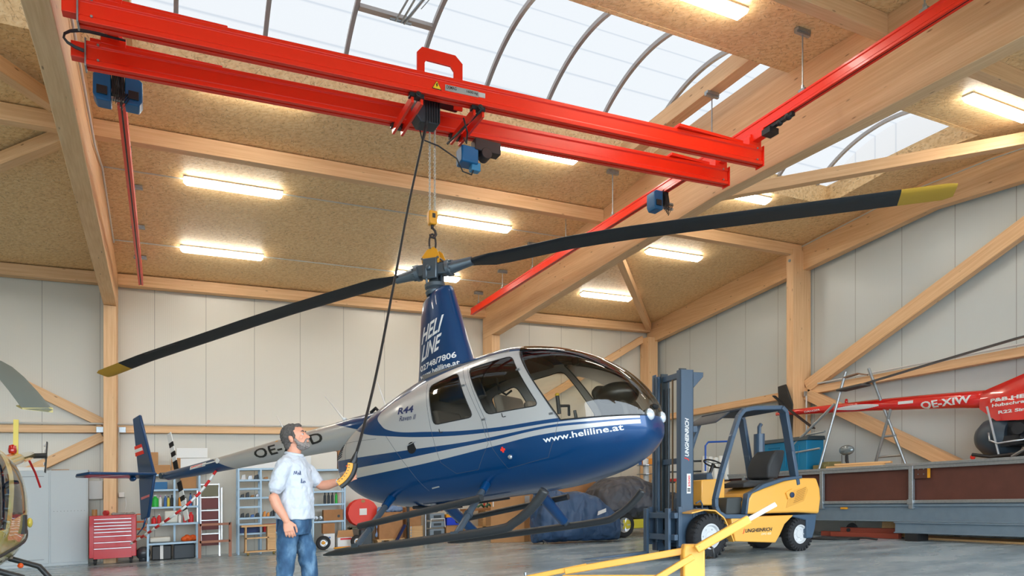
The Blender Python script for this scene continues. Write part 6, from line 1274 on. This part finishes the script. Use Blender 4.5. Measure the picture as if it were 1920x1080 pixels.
b = SB(); b.bar((5.0, 16.4, .05), (5.26, 16.45, .48), .08, .05); b.box((5.1, 16.35, .02), (5.6, 16.6, .1)); P_(b, 'fork_frame', NV, t); b = SB(); b.box((5.3, 16.4, .1), (5.36, 16.45, 1.15)); b.cyl((5.33, 16.42, .1), (5.33, 16.42, .55), .04, 10); P_(b, 'mast', BLACK, t); 
for z in (.18, .25, .32, .39): b = SB(); b.cyl((5.4, 16.4, z), (5.4, 16.4, z + .045), .015, 8); P_(b, 'chain_link', STEEL, t)
for x in (5.2, 5.5): b = SB(); b.cyl((x, 16.38, .06), (x, 16.42, .06), .05, 12); P_(b, 'castor', STEEL, t)
simple('wooden_crate', 'slatted wooden crate behind the blue pallet jack, the lower one', 'crate', PLY, ((5.42, 16.8, 0), (5.85, 17.1, .42)), 'crates behind the pallet jack'); simple('wooden_crate', 'brown wooden crate stacked on the lower crate behind the pallet jack', 'crate', CARD2, ((5.4, 16.8, .42), (5.8, 17.1, .9)), 'crates behind the pallet jack')
simple('heater_box', 'grey box with red side on top of the crates', 'box', mat('heater_grey', (96, 98, 102), .5), ((5.45, 16.82, .9), (5.8, 17.0, 1.14)))
b = SB(); b.cyl((5.88, 16.7, 0), (5.88, 16.7, 1.0), .03, 10); tag(b.build('standing_pole', STEEL, smooth=40), 'thin grey pole standing beside the grey tool boxes', 'pole')
t = thing('tool_case_stack', 'stack of grey tool cases with yellow latches under helicopter', 'cases', V(6.15, 16.7))
for k, (z0, z1) in enumerate(((.08, .33), (.36, .52), (.55, .72))): b = SB(); b.box((5.96, 16.6, z0), (6.36, 16.85, z1)); P_(b, 'case', mat('case_grey', (122, 136, 148), .5), t, bevel=.02); b = SB(); b.box((6.06, 16.59, z0 + .05), (6.26, 16.6, z1 - .05)); P_(b, 'case_panel', dk, t)
b = SB(); b.tube([(5.96, 16.57, .36), (5.98, 16.57, .58), (6.34, 16.57, .58), (6.36, 16.57, .36)], .012, 8); P_(b, 'carry_handle', WHITE, t)
b = SB(); b.box((5.94, 16.58, .03), (6.38, 16.86, .07)); b.box((5.97, 16.6, 0), (6.01, 16.8, .04)); b.box((6.3, 16.6, 0), (6.34, 16.8, .04)); P_(b, 'yellow_base', YEL, t)
for k in range(3): b = SB(); b.tube(catm([Vector((5.95 + .1 * k, 16.65, .76)), Vector((6.1 + .08 * k, 16.62, .84)), Vector((6.3, 16.65, .78)), Vector((6.2, 16.7, .9 + .05 * k)), Vector((6.05, 16.7, .8))], 6), .012, 6); tag(b.build('extension_cord', mat('cord_orange', (236, 96, 40), .5), smooth=True), 'orange cord heaped on the grey tool cases', 'cord', 'orange cords on the tool cases')
simple('machine_case', 'dark machine with pale end on top of the tool cases', 'machine', dk, ((6.0, 16.75, .74), (6.25, 16.95, .98)), None, .03)
simple('storage_bin', 'bright blue bin right of the grey tool cases', 'bin', mat('bin_royal', (20, 60, 200), .5), ((6.42, 16.6, .4), (6.75, 16.85, .6))); simple('yellow_crate', 'yellow crate resting on the bright blue bin', 'crate', YEL, ((6.4, 16.6, .6), (6.78, 16.86, .68))); simple('green_box', 'green box on top of the yellow crate', 'box', mat('box_green', (24, 110, 60), .5), ((6.5, 16.65, .68), (6.76, 16.84, .8)))
simple('bin_stand', 'pale box under the bright blue bin', 'box', CARD, ((6.42, 16.65, 0), (6.75, 16.85, .4)))
# bench
t = thing('workbench', 'wooden bench made of cable drum boards below the helicopter belly', 'bench', V(7.3, 16.6)); b = SB(); b.box((6.85, 16.4, .74), (7.9, 16.78, .8)); P_(b, 'top', CARD2, t)
for x in (6.9, 7.35, 7.8): b = SB(); b.box((x, 16.45, 0), (x + .08, 16.75, .74)); P_(b, 'leg', PLY, t)
b = SB(); b.box((6.9, 16.45, .3), (7.88, 16.75, .33)); P_(b, 'lower_board', PLY, t)
for k in range(4): b = SB(); b.tube([(7.0 + .22 * k, 16.5, .83), (7.1 + .22 * k, 16.48, .9), (7.2 + .22 * k, 16.55, .83)], .028, 8); tag(b.build('machine_part', mat('part_green', (44, 98, 76), .5), smooth=40), 'green metal machine part lying on the drum-board bench', 'part', 'green parts on the bench')
for k in range(4): b = SB(); b.cyl((7.5 + .09 * k, 16.7, .8), (7.5 + .09 * k, 16.68, 1.05), .018, 8); tag(b.build('hand_tool', [rd, BLACK, og, BLACK][k], smooth=40), 'tool standing upright at the back of the drum-board bench', 'tool', 'tools at the back of the bench')
# big carton
t = thing('large_carton', 'very large brown carton with grey label before the blue covered motorcycle', 'carton', V(7.4, 15.0)); b = MB()
c0, c1, c2 = (6.86, 14.9), (7.52, 14.45), (8.2, 15.0); b = SB(); b.prism([c0, c1, c2, (7.55, 15.5)], (0, 0, 0), (1, 0, 0), (0, 1, 0), (0, 0, 1.13)); P_(b, 'carton', CARD, t, bevel=.006)
e1 = (Vector((c1[0], c1[1], 0)) - Vector((c0[0], c0[1], 0))).normalized(); e2 = (Vector((c2[0], c2[1], 0)) - Vector((c1[0], c1[1], 0))).normalized()
def side_patch(o, e, u0, u1, z0, z1, m, nm, off=.004):
    o = Vector((o[0], o[1], 0)); n = Vector((e.y, -e.x, 0)); b = SB(); b.prism([(u0, z0), (u1, z0), (u1, z1), (u0, z1)], o + n * off, e, (0, 0, 1), -n * .003); return P_(b, nm, m, t)
side_patch(c1, e2, .02, .3, .92, 1.08, mat('label_grey', (190, 190, 190), .5), 'shipping_label'); side_patch(c0, e1, .6, .68, .5, .6, rd, 'red_stamp'); side_patch(c0, e1, .05, .075, .85, 1.02, WHITE, 'white_mark'); side_patch(c1, e2, .3, .36, 0, 1.12, mat('parcel_tape', (196, 150, 106), .4), 'tape_strip', .003)
simple('magazine_pile', 'flat pile of magazines on the top of very large carton', 'magazines', mat('mag_blue', (120, 160, 200), .4), ((7.2, 14.95, 1.13), (7.7, 15.2, 1.18)))
def cloth(nm, c):
    s = NT(nm); tc = s.n('TexCoord').outputs['Object']; n = s.noise(tc, 1.5, 2, sc=(1.5, 1.5, .55), rough=.45); m_ = s.math('ABSOLUTE', s.math('SUBTRACT', n, .5)); s.b.inputs['Base Color'].default_value = lin(c); s.b.inputs['Roughness'].default_value = .5
    bp_ = s.n('Bump', i_Strength=1, i_Distance=.35); s.l(m_, bp_.inputs['Height']); s.l(bp_.outputs[0], s.b.inputs['Normal']); return s.m
# covered motorcycle and car
def cover(name, lab, cat, secs, m, amp=.05, sc=.12):
    b = SB(); b.loft([[Vector(p) for p in s_] for s_ in secs]); o = remesh(b, 'cover', m, None, .022, 6, disp=amp, dscale=sc); return o
def ell(x, y, hw_, z1, n=22, z0=.03, flare=1.1):
    out = []
    for k in range(n):
        t = 2 * math.pi * k / n; c, s_ = math.cos(t), math.sin(t); z = z0 + (z1 - z0) * (.5 + .5 * s_); wv = hw_ * (1 if s_ > 0 else flare)
        out.append((x, y + wv * math.copysign(abs(c) ** .75, c), z))
    return out
BLC = cloth('cover_blue', (52, 80, 116)); t = thing('covered_motorcycle', 'motorcycle under a blue cover beside the very large carton', 'motorcycle', V(8.1, 13.2))
o = cover('c', '', '', [ell(7.25, 13.55, .12, 1.0), ell(7.35, 13.5, .3, 1.18), ell(7.6, 13.4, .38, 1.24), ell(7.9, 13.3, .35, 1.12), ell(8.2, 13.15, .36, 1.14), ell(8.5, 13.0, .34, 1.02), ell(8.75, 12.9, .3, .8), ell(8.95, 12.82, .2, .6), ell(9.02, 12.8, .08, .45)], BLC, .045, .16); o.parent = t; o.matrix_parent_inverse = WM[t.name].inverted()
b = SB(); b.prism([(0, 0), (.22, .02), (.22, .1), (.02, .08)], (8.35, 12.62, .6), (1, 0, .2), (0, 0, 1), (0, .01, 0)); P_(b, 'cover_badge', WHITE, t)
b = SB(); b.tube([(7.34, 13.2, .03), (7.3, 13.15, .1), (7.4, 13.1, .03)], .012, 6); P_(b, 'stand', BLACK, t)
GRC = cloth('cover_grey', (70, 73, 82)); t = thing('covered_car', 'yellow car under a dark grey cover behind the forklift forks', 'car', V(10.4, 13.9))
o = cover('c', '', '', [ell(9.25, 14.35, 0.25, 0.89, z0=.4), ell(9.35, 14.35, 0.60, 1.16, z0=.34), ell(9.70, 14.35, 0.75, 1.43, z0=.3), ell(10.35, 14.30, 0.80, 1.49, z0=.3), ell(10.70, 14.25, 0.80, 1.34, z0=.3), ell(11.05, 14.20, 0.82, 1.10, z0=.32), ell(11.45, 14.15, 0.80, 1.03, z0=.34), ell(11.85, 14.15, 0.65, 0.95, z0=.36)], GRC, .06, .25); o.parent = t; o.matrix_parent_inverse = WM[t.name].inverted()
b = SB(); b.box((9.7, 13.56, .2), (11.7, 14.4, .42)); P_(b, 'sill', mat('car_yellow', (216, 200, 60), .3, coat=.6), t, bevel=.02)
for x in (9.73, 11.4):
    b = SB(); b.lathe((x, 13.68, .30), (0, -1, 0), [(.18, -.1), (.28, -.1), (.30, -.07), (.30, .1), (.27, .13), (.18, .13)], 30, caps=False); w_ = P_(b, 'tyre', RUBBER, t, smooth=40)
    b = SB(); b.lathe((x, 13.68, .30), (0, -1, 0), [(.18, .05), (.18, .12), (.14, .1), (.05, .08), (.001, .09)], 24)
    for k in range(5): q = k * 1.2566; b.bar((x, 13.58, .3), (x + .16 * math.cos(q), 13.57, .3 + .16 * math.sin(q)), .03, .03)
    P_(b, 'rim', ALU, w_, smooth=40)
for k, (x, z, sx) in enumerate(((9.3, 1.43, .35), (10.0, 1.43, .2))): pass
t = thing('brochure_stand', 'tall white card carousel with wire tiers before corner column', 'stand', V(12.07, 15.8)); b = SB(); b.cyl((12.07, 15.8, 0), (12.07, 15.8, 1.85), .08, 16); P_(b, 'pole', WHITE, t, smooth=40)
for z in (1.03, 1.29, 1.55, 1.8): b = SB(); b.lathe((12.07, 15.8, z), (0, 0, 1), [(.08, 0), (.26, 0), (.26, .02), (.08, .02)], 20); P_(b, 'tier', STEEL, t)
for k in range(8): q = k * .785; c = Vector((12.07 + .2 * math.cos(q), 15.8 + .2 * math.sin(q), 1.9)); b = SB(); b.bar(c - Vector((0, 0, .08)), c + Vector((0, 0, .09)), .12, .02, up=(math.cos(q), math.sin(q), 0)); P_(b, 'card', [bl, WHITE, og, WHITE][k % 4], t)
simple('white_crate', 'tall white crate between card carousel and forklift mast', 'crate', mat('crate_white', (226, 224, 216), .6), ((12.4, 15.5, 0), (13.0, 16.0, 1.4)), None, .02)
b = SB(); b.prism([(12.45, 1.4), (13.0, 1.4), (13.0, 1.85), (12.75, 1.8)], (0, 15.55, 0), (1, 0, 0), (0, 0, 1), (0, .4, 0)); tag(b.build('white_carton', MATS['crate_white'], bevel=.01), 'slant-topped white carton resting on the tall white crate', 'carton')
simple('orange_pallet', 'orange wooden frame resting on goods behind the covered car', 'frame', mat('frame_orange', (216, 126, 60), .6), ((9.0, 15.3, 1.38), (9.9, 15.5, 1.46))); simple('storage_bin', 'small blue bin right of the orange wooden frame', 'bin', bl, ((10.05, 15.3, 1.38), (10.3, 15.5, 1.5))); simple('goods_crate', 'dull brown crate hidden behind the covered car', 'crate', CARD2, ((8.9, 15.2, 0), (10.5, 15.7, 1.38)))
# ================================================================ YELLOW HELICOPTER AT THE LEFT EDGE
YH = mat('helicopter_yellow', (232, 212, 84), .3, coat=1, coatr=.03); yh = thing('yellow_helicopter', 'yellow helicopter cut off by the left edge of the photo', 'helicopter', Vector((-2.12, 9.95, zf(-2.12, 9.95) - .02)), -math.pi / 2 + .02)
nb = {'a': MB(), 'w': MB()}; 
for f in hull.f:
    todo = [[hull.v[i] for i in f]]
    for H in ([lp((.98, 1.8), (1.3, 1.0), (2.2, 1.4)), lp((1.3, 1.0), (2.5, 1.0), (2.2, 1.4))], halfplanes(rounded([(.0, 1.15), (.12, 1.7), (.66, 1.76), (1.0, 1.08)], .06))):
        nx = []
        for poly in todo:
            if len(poly) > 4: nx.append(poly); continue
            cur = poly; rest = []
            for pl in H:
                i_, o_ = clip(cur, pl)
                if o_: rest.append(o_)
                cur = i_
                if cur is None: break
            if cur is None: nx.append(poly)
            else: nb['w'].add(cur, [tuple(range(len(cur)))]); nx += rest
        todo = nx
    for poly in todo: nb['a'].add(poly, [tuple(range(len(poly)))])
nb['a'].build('fuselage', YH, yh, weld=True, smooth=True); nb['w'].build('window', CANOPY, yh, weld=True, smooth=True)
b = MB(); b.box((-.1, -.5, .6), (.0, .5, 1.6)); b.box((.5, -.45, .6), (1.0, .45, .95)); b.bar((.5, -.25, .9), (.4, -.25, 1.5), .42, .1, up=(1, 0, 0)); b.bar((.5, .25, .9), (.4, .25, 1.5), .42, .1, up=(1, 0, 0)); b.build('seat', SEAT, yh)
b = MB(); b.tube(skin([(2.45, .85), (1.25, .72), (-.6, .80), (-1.3, 1.0)], 1, 0), .022, 8); b.build('black_stripe', BLACK, yh)
b = MB(); lettering(b, 'www.helitec.at', (1.1, .75, .60), (-1.3, 0, .0), (0, 0, .07), HB, .003, .01, 0, 1, .08); b.build('web_address_lettering', BLACK, yh)
b = MB(); b.box((.05, .60, .9), (.25, .66, 1.12)); b.build('exhaust_grille', BLACK, yh); b = MB(); b.ball((-.15, .66, 1.02), .06, sc=(1, .5, 1)); b.build('filler_cap', YH, yh, smooth=True); b = MB(); b.ball((.4, .64, .55), .03); b.build('position_light', mat('light_orange', (246, 96, 30), .3), yh, smooth=True)
b = MB(); b.loft([[Vector((x, .0 + r * math.cos(q), z + r * math.sin(q))) for q in np.linspace(0, 6.283, 21)[:-1]] for x, z, r in ((-1.2, 1.6, .2), (-2, 1.75, .15), (-4, 1.95, .1), (-5.6, 2.1, .07))]); b.build('tail_boom', YH, yh, smooth=True)
b = MB(); b.bar((-3.9, 0, 2.0), (-3.95, 0, 2.6), .03, .07); b.build('tail_fin', YH, yh); b = MB(); b.lathe((-3.6, 0, 2.02), (0, 0, 1), [(.05, 0), (.06, .05), (.05, .13), (.001, .15)], 14); b.build('beacon', mat('beacon_red', (190, 20, 20), .2, coat=1), yh, smooth=True)
b = MB(); b.cyl((-5.6, -.1, 2.08), (-5.6, .25, 2.1), .05, 10); b.bar((-5.6, .22, 1.78), (-5.7, .24, 2.36), .02, .08, up=(1, 0, 0)); b.build('tail_rotor', DKTUBE, yh)
for k in range(5): b = MB(); z = 1.8 + .12 * k; b.bar((-5.605 - .019 * k, .2, z), (-5.61 - .019 * k, .2, z + .05), .015, .09, up=(1, 0, 0)); b.build('white_band', WHITE, yh)
b = MB(); b.tube([(-4.6, .1, 1.95), (-4.9, .15, 1.75), (-5.1, .2, 1.5)], .018, 8); b.build('red_white_strap', MATS['strap_red'], yh)
for sy in (-1, 1):
    b = MB(); b.tube([(-1.3, sy * .98, .06), (1.5, sy * .98, .06), (1.85, sy * .98, .3)], .04, 10); b.build('skid', DKTUBE, yh, smooth=40)
    for x in (-.6, .75): b = MB(); b.tube([(x, sy * .35, .58), (x, sy * .7, .45), (x, sy * .98, .08)], .035, 10); b.build('landing_gear_leg', DKTUBE, yh, smooth=40)
b = MB(); b.cyl((0, 0, 1.85), (0, 0, 2.75), .09, 14, .06); b.cbox((0, 0, 2.75), (.3, .14, .1)); b.build('rotor_mast', YH, yh, smooth=40)
iy = WM[yh.name].inverted(); h0 = iy @ Vector((-2.12, 9.95, 2.5)); b = MB(); tip = iy @ Vector((-.80, 6.1, 1.71)); dd = (tip - h0)
for seg in range(1):
    pts = [h0 + dd * t + Vector((0, 0, .25 * math.sin(math.pi * t))) for t in np.linspace(.05, 1, 9)]; sd = dd.cross(Vector((0, 0, 1))).normalized(); b.loft([[p - sd * .06 + Vector((0, 0, .01)), p - sd * .03 + Vector((0, 0, .02)), p + sd * .13, p - sd * .03 - Vector((0, 0, .01))] for p in pts])
b.build('rotor_blade', mat('blade_grey_green', (104, 116, 112), .5), yh, smooth=40)
b = MB(); b.add([tip - dd * .05 - sd * .06 + Vector((0, 0, -.012)), tip - sd * .06 + Vector((0, 0, -.012)), tip + sd * .13 + Vector((0, 0, -.004)), tip - dd * .05 + sd * .13 + Vector((0, 0, -.004)), tip - dd * .05 - sd * .06 + Vector((0, 0, .024)), tip - sd * .06 + Vector((0, 0, .024)), tip + sd * .13 + Vector((0, 0, .006)), tip - dd * .05 + sd * .13 + Vector((0, 0, .006))], [(0, 1, 2, 3), (7, 6, 5, 4), (0, 4, 5, 1), (1, 5, 6, 2), (2, 6, 7, 3), (3, 7, 4, 0)]); b.build('blade_tip', mat('tip_ochre', (176, 160, 96), .5), yh)
# ================================================================ YELLOW ENGINE CRANE IN FRONT
EY = mat('crane_stand_yellow', (236, 172, 70), .4, coat=.15); ec = thing('tow_bar_lift', 'yellow folding lift arm at the bottom edge before the forklift', 'lift', V(3.05, 3.55, 0))
def cp_(px, py, d): return camw(px, py, d)
b = MB(); b.bar(camw(985, 1084, 4.9), camw(1100, 1061, 4.75), .03, .035); b.bar(camw(1060, 1071, 4.8), camw(1312, 1028, 4.5), .05, .045); b.build('side_arm', EY, ec, world=True, bevel=.006)
b = MB(); b.bar(camw(1055, 1083, 4.7), camw(1240, 1083, 4.5), .03, .035); b.build('lower_arm', EY, ec, world=True, bevel=.005)
b = MB(); b.bar(camw(1225, 1088, 4.5), camw(1300, 1043, 4.45), .05, .04); b.build('diagonal_brace', EY, ec, world=True, bevel=.005)
b = MB(); b.prism([(-.07, -.75), (.07, -.75), (.07, .0), (.05, .04), (-.06, .04), (-.07, .0)], camw(1302, 1033, 4.45), RT, (0, 0, 1), SD * .1); b.build('upright_post', EY, ec, world=True, bevel=.012)
b = MB(); b.bar(camw(1305, 1030, 4.4), camw(1405, 973, 4.35), .05, .055); b.build('boom', EY, ec, world=True, bevel=.008)
b = MB(); b.bar(camw(1400, 976, 4.35), camw(1455, 945, 4.3), .028, .03); b.build('boom_extension', mat('extension_white', (222, 216, 200), .4), ec, world=True, bevel=.004)
b = MB(); b.lathe(camw(1309, 1024, 4.40), -SD, [(.012, 0), (.012, .02), (.006, .022), (.001, .03)], 8); b.build('pivot_bolt', STEEL, ec, world=True)
b = MB(); b.tube([camw(1326, 1045, 4.4), camw(1340, 1046, 4.38), camw(1336, 1028, 4.38), camw(1328, 1022, 4.4)], .008, 8); b.build('hose', BLACK, ec, world=True, smooth=True)
b = MB(); b.box((-.25, -.25, 0), (.25, .25, .08)); b.M = None; b.v = [Vector((p.x + 3.12, p.y + 3.5, p.z + zf(3.12, 3.5))) for p in b.v]; b.build('base_foot', EY, ec, world=True)
b = MB(); b.cyl(camw(986, 1082, 4.9), camw(985, 1073, 4.9), .012, 8); b.build('end_cap', STEEL, ec, world=True)
